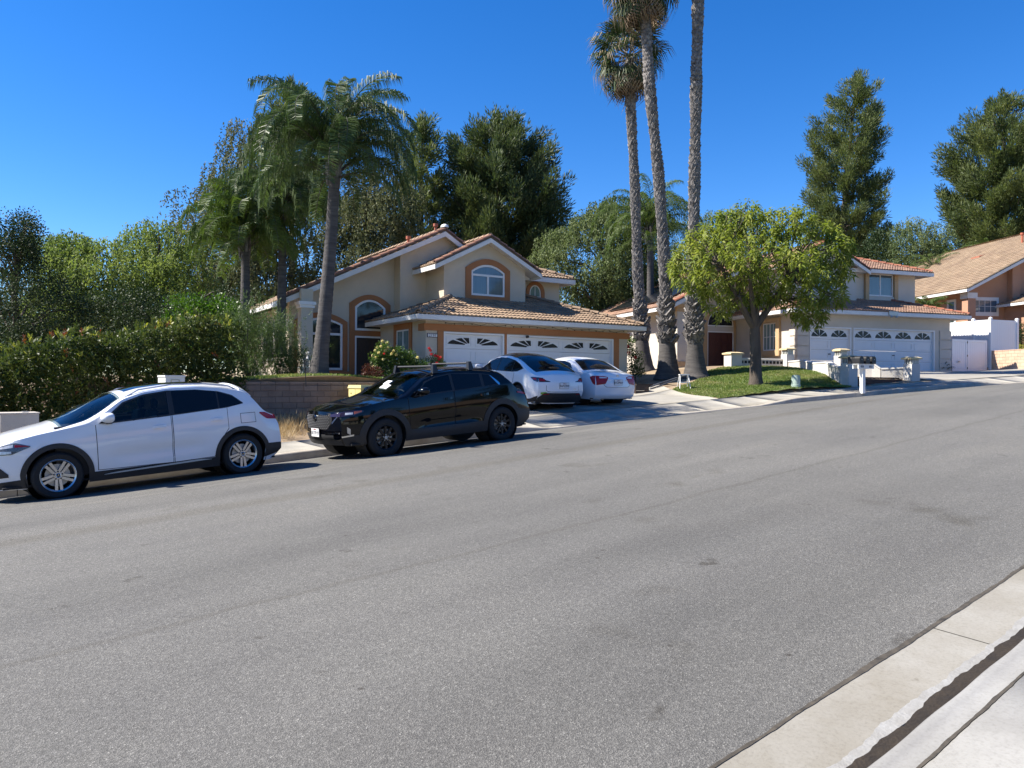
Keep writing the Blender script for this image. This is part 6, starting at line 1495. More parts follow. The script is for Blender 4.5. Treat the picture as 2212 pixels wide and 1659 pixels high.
tree('evergreen_tree', 'dark leafy evergreen filling the space behind the queen palm trunks', 'tree', base_at(640, 50), outline_pts(O['t3d'], 50, 2.5, 120), 'leaf', 'vine', .9, 230, .2, limbs=10, l=.2, w=.10)
# distant wood behind everything, one mass
C = []
for px in np.arange(-260, 2700, 22):
    for dd in (84, 92):
        hgt = 636 + 34 * math.sin(px * .011) + 24 * math.sin(px * .031 + dd)
        p = P(px, hgt, dd); g = gz(p.x, p.y)
        for z in np.arange(g + .6, p.z, 1.5): C.append((p.x + rng.normal() * .8, p.y + rng.normal() * .8, z + rng.normal() * .3))
o = fol('woodland', [clump_leaf(np.array(c), 1.35, 42, .5, .28) for c in C], LEAVES['dark'], None); tag(o, 'dark belt of trees far behind the houses', 'woodland', kind='stuff')

# ---------------------------------------------------------------- hedge
hd = thing('hedge', 'long clipped hedge with red new tips behind the white crossover', 'hedge', (2, 20.8, -1.4))
def hedge_top(x): return float(np.interp(x, [-14, 2.2, 3.5, 5.4, 7.4, 8.0], [-.6, .50, .85, 1.25, 1.62, 1.55])) + .10 * math.sin(x * 2.3) + .07 * math.sin(x * 5.1)
n = 58000; x = rng.uniform(-12, 7.6, n); x = np.where(rng.random(n) < .55, rng.uniform(.5, 7.6, n), x)
base = np.interp(x, [-12, 3, 7.6], [-2.3, -1.5, -1.15]); tp = np.array([hedge_top(a) for a in x])
f = rng.random(n); front = f < .62; topm = (f >= .62) & (f < .92)
wob = .12 * np.sin(x * 3.3) + .1 * np.sin(x * 1.1 + 1)
y = np.where(front, 19.35 + wob + np.abs(rng.normal(size=n)) * .16, rng.uniform(19.4, 22.2, n))
z = np.where(topm, tp - np.abs(rng.normal(size=n)) * .16, base + (tp - base) * rng.random(n))
y = np.where(front, y + np.clip((z - tp + .5), 0, 1) * .5, y)
A = rng.normal(size=(n, 3)) * .6; A[:, 1] -= np.where(front, .7, 0); A[:, 2] += np.where(topm, .9, .25)
hC = np.column_stack([x, y, z]) - np.array([2, 20.8, -1.4])
nc = 9000; xc = rng.uniform(-12, 7.5, nc); bc = np.interp(xc, [-12, 3, 7.6], [-2.3, -1.5, -1.15]); tc = np.array([hedge_top(a) for a in xc])
cC = np.column_stack([xc, rng.uniform(19.65, 20.6, nc), bc + (tc - .2 - bc) * rng.random(nc)]) - np.array([2, 20.8, -1.4])
fol('foliage', [cards(hC, A, rng.uniform(.06, .10, n), .042), cards(cC, rng.normal(size=(nc, 3)), .24, .15)], LEAVES['hedge'], hd, 'stuff')
sp = []
for _ in range(9):
    a = rng.uniform(0, 2*math.pi); sp.append((math.cos(a) * .5, math.sin(a) * .5, rng.uniform(.5, 1.1)))
sv, sf = cards(np.array([(0, 0, .02 * i) for i in range(9)]), np.array(sp), .11, .042)
me = mesh_np('sprig', sv, sf, LEAVES['redtip']); red = me.data; bpy.data.objects.remove(me)
sv, sf = cards(np.array([(0, 0, .02 * i) for i in range(9)]), np.array(sp), .12, .045)
me = mesh_np('sprig', sv, sf, LEAVES['yellowleaf']); yel = me.data; bpy.data.objects.remove(me)
sv, sf = cards(np.array([(0, 0, .02 * i) for i in range(9)]), np.array(sp), .13, .05)
me = mesh_np('sprig', sv, sf, LEAVES['hedge']); grn = me.data; bpy.data.objects.remove(me)
for i in range(300):
    xx = rng.uniform(-1, 7.5); yy = rng.uniform(19.4, 21.2); zz = hedge_top(xx) + rng.uniform(-.06, .10)
    if rng.random() < .2: yy = 19.3; zz -= rng.uniform(.3, 1.6)
    q = rng.random(); inst('leaf_sprig', red if q < .12 else (yel if q < .36 else grn), hd, (xx - 2, yy - 20.8, zz + 1.4), (rng.normal() * .5, rng.normal() * .5, rng.uniform(0, 6.28)), (1, 1, 1))
lb = MB()
for xx in np.arange(-11.5, 7.5, .6): lb.tube([(xx - 2, 0, -.9), (xx - 1.8, .1, .4), (xx - 2.1, -.3, hedge_top(xx) + 1.0)], [.03, .022, .01], 5)
lb.build('stems', M['bark'], hd, 60)

# ---------------------------------------------------------------- street tree
st = P(1633, 830, 28.5); stb = np.array(st)
t = thing('street_tree', 'small round street tree with light green drooping leaves on the lawn', 'tree', tuple(st))
fk = np.array(P(1630, 706, 28.5)) - stb
tb = MB(); tb.tube([(0, 0, -.1), tuple(fk * .12), tuple(fk * .5 + np.array([.02, 0, 0])), tuple(fk)], [.30, .235, .20, .19], 12); tk = tb.build('trunk', M['bark'], t, 60)
O['st'] = [(1443,570),(1452,540),(1470,520),(1488,492),(1520,476),(1545,458),(1580,446),(1612,428),(1648,446),(1690,452),(1735,438),(1760,462),(1800,480),(1822,502),(1848,512),(1838,560),(1836,610),(1822,648),(1798,652),(1775,690),(1742,702),(1714,690),(1688,650),(1650,650),(1625,664),(1590,646),(1566,694),(1538,676),(1512,636),(1480,628),(1450,605)]
cl = outline_pts(O['st'], 28.5, 3.1, 1150)
lb = MB(); forks = []
for q in ((1596,640),(1668,640),(1640,610),(1620,600),(1700,600),(1560,580)):
    e_ = np.array(P(q[0], q[1], 28.5 + rng.uniform(-1.2, 1.2))) - stb; mid = (fk + e_) / 2 + np.array([0, 0, -.12])
    lb.tube([tuple(fk * .97), tuple(mid), tuple(e_)], [.14, .10, .06], 8); forks.append(e_)
for i in rng.permutation(len(cl))[:110]:
    e_ = cl[i] - stb; s_ = min(forks, key=lambda f_: np.linalg.norm(f_ - e_)); mid = (s_ + e_) / 2 + np.array([0, 0, .12])
    lb.tube([tuple(s_), tuple(mid), tuple(e_)], [.045, .028, .008], 5)
lb.build('branches', M['bark'], t, 60)
def whorl(n, l, w):
    C = []; A = []
    for i in range(n):
        a = i * 2.4; C.append((0, 0, -.02 * i + .02)); A.append((math.cos(a), math.sin(a), .35 - .11 * i))
    C = np.array(C); A = np.array(A); A /= np.linalg.norm(A, axis=1, keepdims=True)
    v = []; 
    S = np.cross(A, (0, 0, 1.)); S /= np.linalg.norm(S, axis=1, keepdims=True)
    mid = C + A * l * .5; tip = mid + (A * .8 + np.array([0, 0, -.75])) * l * .5
    V = np.stack([C, mid + S * w / 2, tip, mid - S * w / 2], 1).reshape(-1, 3); return V, np.arange(n * 4).reshape(-1, 4)
wv, wf = whorl(13, .21, .062); tmp = mesh_np('leaf_cluster', wv, wf, LEAVES['street']); wme = tmp.data; bpy.data.objects.remove(tmp)
order = np.argsort(np.linalg.norm(cl, axis=1)); fr = order[:700]; pick = set(rng.permutation(fr)[:300].tolist()); rest = []
for i in range(len(cl)):
    c = cl[i] - stb; e_ = (rng.normal() * .4, rng.normal() * .4, rng.uniform(0, 6.28)); s_ = rng.uniform(.8, 1.25)
    if i in pick: inst('leaf_cluster', wme, t, tuple(c), e_, (s_,) * 3)
    else:
        Rm = np.array(Matrix.Rotation(e_[2], 3, 'Z') @ Matrix.Rotation(e_[0], 3, 'X') @ Matrix.Rotation(e_[1], 3, 'Y')); rest.append(((wv * s_) @ Rm.T + c, wf))
fol('foliage', rest, LEAVES['street'], t, 'stuff')

# ---------------------------------------------------------------- palms
def frond_mesh(name, L, e0, B, nl, ll, lw, m, droop=.75, twist=0., pw=1.1):
    """Feather frond: arching rachis along +X, leaflets hanging from both sides."""
    mb = MB(); N = 14; pts = [Vector((0, 0, 0))]
    for i in range(N):
        t = (i + .5) / N; e = R(e0 - B * t ** pw); pts.append(pts[-1] + Vector((math.cos(e), twist * t, math.sin(e))) * (L / N))
    mb.tube(pts, [.028 * (1 - .85 * i / N) for i in range(N + 1)], 5, cap=False); mb.k = [1] * len(mb.f)
    V = []; F = []
    for i in range(nl):
        t = .16 + .84 * i / nl; f = t * N; a = int(min(f, N - 1)); p = pts[a].lerp(pts[a + 1], f - a); d = (pts[a + 1] - pts[a]).normalized()
        for sg in (-1, 1):
            side = Vector((0, sg, 0)); l = ll * (.55 + .45 * math.sin(math.pi * min(1, t * .9 + .12))) * random.uniform(.85, 1.1)
            q1 = p + (side * .75 + d * .5 + Vector((0, 0, random.uniform(-.15, .35)))).normalized() * l * .45
            q2 = q1 + (side * .3 + d * .35 + Vector((0, 0, -droop - random.uniform(0, .5)))).normalized() * l * .55
            ca = random.uniform(-1.3, 1.3); wv_ = (d * math.cos(ca) + side.cross(d).normalized() * math.sin(ca)) * lw * .5; b = len(V); V += [p - wv_ * .6, p + wv_ * .6, q1 + wv_, q1 - wv_, q2]; F += [(b, b+1, b+2, b+3), (b+3, b+2, b+4)]
    mb.cur = 0; mb.add(V, F)
    return mb.mesh(name, [m, M['palmbark']])
def queen_palm(label, base, top, r0, r1, L, n, seed, m='palm', group=None, flower=None, low=True):
    random.seed(seed); t = thing('queen_palm', label, 'palm tree', tuple(base), 0, group)
    H = Vector(top) - Vector(base); N = 70; pts = []; rad = []
    for i in range(N + 1):
        f = i / N; w = Vector((math.sin(f * 3.1) * .05, math.cos(f * 2.6) * .04 - .04, 0)); pts.append(H * f + w)
        rad.append((r0 + (r1 - r0) * f) * (1 + .55 * math.exp(-f * 14)) * (1.03 if i % 2 else .975))
    MB().tube(pts, rad, 14).build('trunk', M['palmbark'], t, 30)
    sh = MB(); 
    for k in range(9):
        a = k * 2.4; o_ = Vector((math.cos(a), math.sin(a), 0)); z0 = -.25 + .06 * k
        sh.tube([H + o_ * r1 * .95 + Vector((0, 0, z0)), H + o_ * r1 * 1.15 + Vector((0, 0, z0 + .4)), H + o_ * r1 * .9 + Vector((0, 0, z0 + .95))], [.06, .075, .035], 6)
    sh.build('crown_shaft', M['boot'], t, 50)
    ms = [frond_mesh('frond', L * 1.06, 89, 108, 110, .66, .026, LEAVES[m], .9, 0, 1.6), frond_mesh('frond', L * 1.2, 84, 168, 120, .76, .026, LEAVES[m], 1.2, .12, 1.3), frond_mesh('frond', L * 1.12, 74, 168, 112, .8, .026, LEAVES[m], 1.4, -.12, 1.2), frond_mesh('frond', L * .95, 56, 142, 100, .76, .026, LEAVES[m], 1.4, 0, 1.15), frond_mesh('frond', L * .82, 30, 112, 84, .68, .026, LEAVES[m], 1.4, .1)]
    for i in range(n):
        q = i / n; k = 0 if q < .14 else 1 if q < .46 else 2 if q < .74 else 3 if q < .92 or not low else 4
        a = i * 2.399 + random.uniform(-.3, .3); s_ = random.uniform(.88, 1.1)
        inst('frond', ms[k], t, tuple(H + Vector((math.cos(a), math.sin(a), 0)) * .10 + Vector((0, 0, .55 - .6 * q))), (random.uniform(-.15, .15), random.uniform(-.12, .12), a), (s_, s_, s_))
    if flower:
        c = np.array(flower) - np.array(base); n_ = 900; p = c + rng.normal(size=(n_, 3)) * np.array([.16, .16, .1]); A = rng.normal(size=(n_, 3)) * .35; A[:, 2] -= 1
        fol('flower_cluster', [cards(p, A, rng.uniform(.15, .4, n_), .02)], LEAVES['cream'], t)
    return t
queen_palm('tallest queen palm with a drooping dark green crown in front of the cream house', P(688, 813, 22.3), P(720, 385, 22.4), .215, .155, 3.15, 54, 3, 'palm')
queen_palm('queen palm with a cream flower cluster, second from left', P(604, 770, 27.5), P(607, 470, 27.5), .18, .12, 2.5, 34, 5, 'palm', None, P(582, 462, 27.2))
queen_palm('queen palm with yellow green fronds, leftmost of the queen palms', P(523, 780, 27), P(528, 545, 27), .20, .14, 2.5, 34, 8, 'palm2')
queen_palm('smooth slim grey queen palm standing behind the fan palm trunks', P(1403, 800, 43), P(1402, 520, 43), .24, .17, 3.6, 34, 12, 'palm2')
def fan_mesh(name, R_, seg, mg, md, dry=.3, petiole=1.0, hang=.6):
    mb = MB(); mb.tube([(0, 0, 0), (petiole * .6, 0, .02), (petiole, 0, 0)], [.035, .025, .018], 5, cap=False); mb.k = [1] * len(mb.f)
    for i in range(seg):
        a = R(-105 + 210 * i / (seg - 1)) + random.uniform(-.03, .03); d = Vector((math.cos(a), math.sin(a), 0)); s_ = Vector((-d.y, d.x, 0)); r = R_ * random.uniform(.85, 1.08) * (1 - .18 * abs(a) / 1.8)
        c = Vector((petiole, 0, 0)); w = .035 * R_; z = .05 * (1 if i % 2 else -1)
        p1 = c + d * r * .62 + Vector((0, 0, z - .05)); p2 = c + d * r * random.uniform(.86, 1.) + Vector((0, 0, -.18 * hang - random.uniform(0, .1))); p3 = p2 + d * r * .10 + Vector((0, 0, -r * hang * random.uniform(.35, .8)))
        mb.cur = 0; mb.add([c, p1 - s_ * w, p2 - s_ * w * .6, p2 + s_ * w * .6, p1 + s_ * w], [(0, 1, 4), (1, 2, 3, 4)])
        mb.cur = 2 if random.random() < dry else 0; mb.add([p2 - s_ * w * .6, p3, p2 + s_ * w * .6], [(0, 1, 2)])
    return mb.mesh(name, [mg, M['boot'], md])
def boot_mesh():
    mb = MB()
    for sg in (-1, 1):
        mb.hexa([(sg * .02, -.01, 0), (sg * .12, -.02, -.02), (sg * .12, .03, -.02), (sg * .02, .03, 0), (sg * .025, -.05, .17), (sg * .06, -.075, .16), (sg * .06, -.055, .17), (sg * .025, -.03, .18)])
    mb.hexa([(-.06, -.02, -.06), (.06, -.02, -.06), (.06, .03, -.06), (-.06, .03, -.06), (-.03, -.07, .13), (.03, -.07, .13), (.03, -.045, .14), (-.03, -.045, .14)])
    return mb.mesh('leaf_base', M['boot'])
BOOT = boot_mesh(); BV = np.array([v.co[:] for v in BOOT.vertices]); BF = np.array([tuple(p.vertices) for p in BOOT.polygons])
def fan_palm(label, path, rb, rt, seed, crown_n, ragged_z=(1.5, 3.2)):
    """path: world points base to top."""
    random.seed(seed); b = Vector(path[0]); t = thing('fan_palm', label, 'palm tree', tuple(b))
    ctrl_ = [Vector(p) - b for p in path]; hs = [p.z for p in ctrl_]; Hh = hs[-1]
    def at(z): return Vector((np.interp(z, hs, [p.x for p in ctrl_]), np.interp(z, hs, [p.y for p in ctrl_]), z))
    def rad(z): return (rt + (rb - rt) * math.exp(-z / 1.6)) * (1 + .25 * math.exp(-z / .25)) + .02 * math.sin(z * 1.7)
    zs = np.concatenate([np.linspace(-.1, 1.6, 18), np.linspace(1.7, Hh, 60)])
    MB().tube([at(z) for z in zs], [rad(max(z, 0)) * (1 + .03 * random.uniform(-1, 1)) for z in zs], 16).build('trunk', M['palmbark'], t, 60)
    spots = []; row = 0; z = ragged_z[0]
    while z < Hh - .3:
        for k in range(9):
            a = 2 * math.pi * (k + (row % 2) * .5) / 9 + random.uniform(-.08, .08); spots.append((z + random.uniform(-.05, .05), a))
        z += .17; row += 1
    me = BOOT; camdir = math.atan2(-b.y, -b.x)
    front = [s_ for s_ in spots if math.cos(s_[1] - camdir) > -.1]; front.sort(key=lambda s_: abs(s_[0] - 6.5)); single = set(front[:300]); rest = []
    for zz, a in spots:
        c = at(zz); o_ = Vector((math.cos(a), math.sin(a), 0)); p = c + o_ * (rad(zz) - .01)
        low = ragged_z[0] <= zz < ragged_z[1]; sc = random.uniform(1.3, 2.0) if low and random.random() < .6 else random.uniform(.85, 1.15); tilt = random.uniform(.1, .5) if low else random.uniform(-.05, .12)
        Mx = Matrix.Rotation(a + math.pi / 2, 4, 'Z') @ Matrix.Rotation(tilt, 4, 'X') @ Matrix.Rotation(random.uniform(-.2, .2), 4, 'Y') @ Matrix.Scale(sc, 4)
        if (zz, a) in single:
            o = inst('leaf_base', me, t); o.matrix_local = Matrix.Translation(p) @ Mx
        else: rest.append((BV @ np.array(Mx.to_3x3()).T + np.array(p), BF))
    fol('leaf_bases', rest, M['boot'], t, 'stuff')
    if crown_n:
        fm = [fan_mesh('frond', .95, 34, LEAVES['fan'], LEAVES['fandry'], .35, .85, .4), fan_mesh('frond', .95, 34, LEAVES['fan'], LEAVES['fandry'], .6, .85, .9), fan_mesh('frond', .9, 32, LEAVES['fan'], LEAVES['fandry'], .9, .8, 1.3), fan_mesh('frond', .9, 30, LEAVES['dead'], LEAVES['dead'], 1., .9, 1.0)]
        top = at(Hh)
        for i in range(crown_n):
            q = i / crown_n; el = 80 - 150 * q; k = 0 if q < .35 else 1 if q < .68 else 2 if q < .93 else 3; a = i * 2.399 + random.uniform(-.25, .25)
            o = inst('frond', fm[k], t); o.matrix_local = Matrix.Translation(top + Vector((math.cos(a) * rt, math.sin(a) * rt, .35 - .9 * q))) @ Matrix.Rotation(a, 4, 'Z') @ Matrix.Rotation(-R(el), 4, 'Y') @ Matrix.Rotation(random.uniform(-.5, .5), 4, 'X') @ Matrix.Scale(random.uniform(.9, 1.15), 4)
        sd = MB()
        for a in (.3, 2.2, 4.0):
            c = top + Vector((0, 0, -.3)); o_ = Vector((math.cos(a), math.sin(a), 0)); sd.tube([c, c + o_ * .9 + Vector((0, 0, .35)), c + o_ * 1.5 + Vector((0, 0, -.1)), c + o_ * 1.6 + Vector((0, 0, -.7))], [.02, .016, .012, .008], 5)
        sd.build('fruit_stalks', M['boot'], t, 60)
    return t
fan_palm('leftmost fan palm, its drooping crown fully in view', [P(1391, 803, 36), P(1378, 600, 36), P(1371, 400, 36), P(1362, 232, 36), P(1359, 118, 36)], .46, .165, 21, 44)
fan_palm('middle fan palm leaning left, its crown cut by the top of the photo', [P(1443, 815, 33), P(1437, 600, 33), P(1424, 400, 33), P(1402, 180, 33), P(1389, -48, 33)], .50, .175, 22, 44)
fan_palm('rightmost fan palm, a straight tall trunk whose crown is above the photo', [P(1503, 817, 32.5), P(1497, 600, 32.5), P(1500, 400, 32.5), P(1504, 180, 32.5), P(1508, 0, 32.5), P(1512, -190, 32.5)], .50, .175, 23, 44)
def small_palm(label, base, top, L, n, seed, m='palm2', name='feather_palm'):
    random.seed(seed); t = thing(name, label, 'palm tree', tuple(base)); H = Vector(top) - Vector(base)
    MB().tube([(0, 0, 0), H * .5, H], [.14, .12, .1], 10).build('trunk', M['palmbark'], t, 60)
    ms = [frond_mesh('frond', L, e0, 95, 40, .35, .03, LEAVES[m], .5) for e0 in (78, 55, 30)]
    for i in range(n): inst('frond', ms[i * 3 // n], t, tuple(H), (0, random.uniform(-.1, .1), i * 2.399), (1, 1, 1))
small_palm('small feather palm peeking over the right roof edge of the pale house', base_at(2004, 46), P(2004, 672, 46), 1.5, 22, 31)
small_palm('light green feather palm low behind the pale house, below the round tree', base_at(2020, 58), P(2018, 585, 58), 2.3, 24, 32)
small_palm('light green feather palm just left of the terracotta roof', base_at(2075, 60), P(2062, 566, 60), 2.2, 22, 33)
small_palm('light green feather palm behind the terracotta roof ridge', base_at(2120, 66), P(2135, 548, 66), 2.2, 22, 34)

# ---------------------------------------------------------------- shrubs and flowers
def shrub(name, label, cat, base, blobs, m, l, w, flowers=(), per=500, stems=6, group=None):
    t = thing(name, label, cat, tuple(base), 0, group); b = np.array(base)
    fol('foliage', [clump_leaf(np.array(c) - b, np.array(r) if hasattr(r, '__len__') else r, per, l, w) for c, r in blobs], LEAVES[m], t)
    sb = MB()
    for i in range(stems):
        c = np.array(blobs[i % len(blobs)][0]) - b; sb.tube([(rng.normal() * .06, rng.normal() * .06, -.05), tuple(c * .5 + rng.normal(size=3) * .04), tuple(c)], [.018, .013, .006], 5)
    sb.build('stems', M['bark'], t, 60)
    for (p, col, r) in flowers:
        n_ = 60; d = rng.normal(size=(n_, 3)); d /= np.linalg.norm(d, axis=1, keepdims=True)
        fol('flower', [cards(np.array(p) - b + d * r * .35, d, r, r * .9)], LEAVES[col], t)
    return t
rb = P(860, 828, 25.2); rb.z = -.18
yf = [(P(x_, y_, d_), 'yellowflower', .04) for x_, y_, d_ in ((826,737,24.8),(823,748,24.8),(815,751,25),(810,757,24.9),(832,757,24.8),(805,768,25),(812,772,24.8),(828,776,24.7),(838,752,25),(850,758,24.8),(846,764,24.7),(856,766,24.9),(806,792,24.8),(836,741,25),(818,762,24.7),(902,772,24.7))]
yf += [(P(830, 764, 24.6), 'redflower', .03)]
shrub('rose_bush', 'rose bush with pale yellow blooms left of the garage corner', 'rose bush', rb, [(P(828,756,25), .32), (P(815,775,25), .30), (P(840,775,25), .33), (P(818,798,25), .3), (P(846,798,25), .36), (P(870,785,25.1), .32), (P(874,806,25), .36), (P(895,792,25.3), .32), (P(900,812,25.2), .34), (P(840,818,24.9), .3), (P(885,775,25.2), .3), (P(915,800,25.4), .34), (P(860,765,25.1), .28), (P(930,815,25.4), .3)], 'rose', .07, .042, yf, 620, 12)
rb2 = P(925, 822, 26.3); rb2.z = -.22
rf_ = [(P(x_, y_, 25.9), 'redflower', .04) for x_, y_ in ((930,757),(932,765),(927,752),(940,768),(945,770),(951,772),(948,776),(944,784))]
shrub('rose_bush', 'rose bush with red and coral blooms in front of the garage door pier', 'rose bush', rb2, [(P(915,790,26.3), .3), (P(938,780,26.3), .28), (P(950,790,26.3), .26), (P(925,808,26.2), .34), (P(948,806,26.3), .28)], 'rose', .06, .035, rf_, 480, 8)
rb3 = P(795, 824, 24.6); rb3.z = -.15
shrub('red_leaf_shrub', 'low shrub with dark red leaves below the yellow roses', 'shrub', rb3, [(P(797,800,24.6), .24), (P(812,808,24.5), .26), (P(792,815,24.6), .2)], 'darkred', .06, .035, (), 420, 6)
# feathery shrubs by the wall end
for lab, bx, pts_ in (('feathery light green shrub standing on the block wall, nearest the hedge', 535, [(520,700),(535,680),(550,720),(525,740),(545,760),(530,790),(550,800),(515,770)]), ('feathery light green shrub between the block wall and the porch column', 600, [(580,720),(598,700),(612,730),(590,755),(620,765),(605,790),(632,790),(580,790),(625,815),(640,770)])):
    bs_ = P(bx, 826, 22.6); bs_.z = -.05; t = thing('feathery_shrub', lab, 'shrub', tuple(bs_)); b = np.array(bs_); cs = [np.array(P(x_, y_, 22.6 + rng.uniform(-.5, .5))) - b for x_, y_ in pts_]; out = []
    for c in cs:
        n_ = 62; L_ = rng.uniform(.35, .8, n_); st_ = c + rng.normal(size=(n_, 3)) * np.array([.22, .22, .15]) - np.array([0, 0, .25]); dr = rng.normal(size=(n_, 3)) * .35; dr[:, 2] = 1
        for j in range(n_):
            m_ = 26; tt = rng.random((m_, 1)); p = st_[j] + dr[j] * tt * L_[j]; out.append(cards(p, dr[j] + rng.normal(size=(m_, 3)) * .7, .085, .014))
    fol('foliage', out, LEAVES['feather'], t); sb = MB()
    for c in cs: sb.tube([(rng.normal() * .1, rng.normal() * .1, -.05), tuple(c * .6), tuple(c)], [.02, .014, .006], 5)
    sb.build('stems', M['bark'], t, 60)
rb4 = P(1368, 815, 33.6); rb4.z = gz(rb4.x, rb4.y)
shrub('flowering_shrub', 'dark leafy shrub with small red flowers at the right corner of the garage', 'shrub', rb4, [(P(1362,760,34), .35), (P(1374,775,34), .4), (P(1366,795,33.6), .4), (P(1380,800,33.4), .35), (P(1360,740,34.2), .3)], 'rose', .08, .045, [(P(1358,762,33.4), 'redflower', .06), (P(1372,772,33.3), 'redflower', .06), (P(1356,748,33.5), 'redflower', .06)], 420, 6)
def strap_plant(name, label, base, n, L, m='dark'):
    t = thing(name, label, 'plant', tuple(base)); mb = MB()
    for i in range(n):
        a = i * 2.399; e = R(rng.uniform(25, 85)); o_ = Vector((math.cos(a), math.sin(a), 0)); s_ = Vector((-o_.y, o_.x, 0)); l = L * rng.uniform(.7, 1.1); w_ = .022
        p0 = Vector((0, 0, 0)); p1 = o_ * l * .5 * math.cos(e) + Vector((0, 0, l * .5 * math.sin(e))); p2 = p1 + o_ * l * .35 * math.cos(e * .7) + Vector((0, 0, l * .3 * math.sin(e * .5))); p3 = p2 + o_ * l * .2 + Vector((0, 0, -l * .1))
        b_ = MB().add([p0 - s_*w_*.6, p0 + s_*w_*.6, p1 + s_*w_, p1 - s_*w_, p2 + s_*w_*.8, p2 - s_*w_*.8, p3], [(0,1,2,3), (3,2,4,5), (5,4,6)]).build('leaf', LEAVES[m], t)
    return t
q = P(2040, 803, 39.6); q.z = gz(q.x, q.y) + .03; strap_plant('strap_leaf_plant', 'dark strap-leaved plant at the foot of the white gate', q, 46, .75)
shrub('clipped_shrub', 'round olive green shrub at the right edge beside the white fence', 'shrub', P(2208, 790, 44.5), [(P(2200,720,44.5), .75), (P(2222,720,44.5), .8), (P(2210,750,44.5), .6)], 'dark', .1, .05, (), 700, 6)
shrub('clipped_shrub', 'yellow green low shrub above the pink block wall at the right edge', 'shrub', P(2206, 785, 43.6), [(P(2200,758,43.4), .42), (P(2216,762,43.4), .45)], 'yellowleaf', .09, .05, (), 500, 5)
shrub('garden_shrub', 'dark shrub behind the white fence, over the roof corner of the pale house', 'shrub', P(2036, 700, 45.5), [(P(2030,690,45.5), .4), (P(2046,694,45.5), .35)], 'rose', .08, .045, (), 400, 4)
# ================================================================ WALLS, BOXES, SMALL THINGS
def block_mesh(L, Hh, D, m):
    c = .006; mb = MB()
    V = []
    for y, i in ((D/2, 0), (-D/2 + c, 0), (-D/2, c)):
        V += [(-L/2 + i, y, i), (L/2 - i, y, i), (L/2 - i, y, Hh - i), (-L/2 + i, y, Hh - i)]
    F = [(3, 2, 1, 0), (8, 9, 10, 11)]
    for k in (0, 4):
        for j in range(4): F.append((k + j, k + (j + 1) % 4, k + 4 + (j + 1) % 4, k + 4 + j))
    return mb.add(V, F).mesh('block', m)
def block_wall(name, label, A, Bp, ztop, zbot, L, Hh, cap, D, mb_, mm, limit=300, ret=None, cat='wall'):
    """Running-bond wall from A to Bp (front face on the right-hand side of travel), each block an object on a mortar core."""
    A, Bp = Vector((A[0], A[1], 0)), Vector((Bp[0], Bp[1], 0)); d = Bp - A; ln = d.length; ang = math.atan2(d.y, d.x)
    t = thing(name, label, cat, (A.x, A.y, 0), ang)
    core = MB().box(.004, ln - .004, .012, D - .012, zbot - .3, ztop - cap - .006)
    me = block_mesh(L - .010, Hh - .010, D, mb_); half = block_mesh(L / 2 - .010, Hh - .010, D, mb_); cm = block_mesh(L - .008, cap - .006, D + .01, mb_)
    def run(x0, ln, swap):
        r = 0; z = ztop - cap - Hh
        while z > zbot - Hh:
            x = x0; e = 1e-6
            if r % 2: _put(half, x + L / 4, z, swap); x += L / 2
            while x + L <= x0 + ln + e: _put(me, x + L / 2, z, swap); x += L
            if x + L / 2 <= x0 + ln + e: _put(half, x + L / 4, z, swap)
            z -= Hh; r += 1
        x = x0
        while x + L <= x0 + ln + 1e-6: _put(cm, x + L / 2, ztop - cap + .003, swap, 'cap_block'); x += L
    def _put(m_, x, z, swap, nm='block'):
        j = random.uniform(-.003, .003)
        if swap is None: inst(nm, m_, t, (x, D / 2 + j, z))
        else: inst(nm, m_, t, (swap - D / 2 + j, x, z), (0, 0, math.pi / 2))
    run(0, ln, None)
    if ret:
        core.box(ln - D + .012, ln - .012, D, ret, zbot - .3, ztop - cap - .006); run(D, ret - D, ln)
    core.build('mortar', mm, t); return t
block_wall('retaining_wall', 'grey brown block retaining wall behind the yellow utility box and the black crossover', (6.8, 19.5), (14.8, 19.5), .03, -1.35, .40, .1555, .085, .15, M['block'], M['mortar'], ret=2.15)
def fr(px, d, dz=0.): q = P(px, 829.5, d); return q.x, q.y
a_ = P(2141, 829, 41.0); b_ = P(2300, 829, 36.3)
block_wall('garden_wall', 'pink block wall below the white fence at the right edge', a_, b_, 1.90, .72, .40, .163, .05, .15, M['block3'], M['mortar3'])

# utility boxes
M['yellow'] = mat('faded_yellow_paint', (.62,.50,.16), .6, col2=(.68,.58,.26), scale=3, bump=.1, bscale=30)
M['olive'] = mat('dull_yellow_green', (.34,.30,.12), .6, col2=(.42,.37,.16), scale=4, bump=.1, bscale=30)
M['boxwhite'] = mat('off_white_cabinet', (.60,.60,.56), .6, col2=(.68,.68,.65), scale=2)
M['padconc'] = mat('box_concrete', (.40,.36,.31), .9, col2=(.50,.46,.41), scale=1.4, bump=.4, bscale=50)
M['teal'] = mat('grey_green_plastic', (.26,.34,.29), .6, col2=(.33,.41,.35), scale=3)
t = thing('utility_box', 'yellow ground transformer box with stencilled numbers in front of the block wall', 'utility box', (10.43, 18.6, -1.12))
MB().box(0, 1.3, 0, .68, 0, .98).build('body', M['yellow'], t)
MB().box(.03, 1.27, -.02, 0, .12, .94).build('front_panel', M['olive'], t)  # front panel coloured darker and greener than the yellow body
MB().hexa([(-.02,-.04,.982),(1.32,-.04,.982),(1.32,.71,.982),(-.02,.71,.982),(0,0,1.07),(1.3,0,1.07),(1.3,.68,1.07),(0,.68,1.07)]).build('lid', M['yellow'], t)
MB().box(-.006, -.001, .30, .306, .05, .95).build('seam', M['olive'], t)
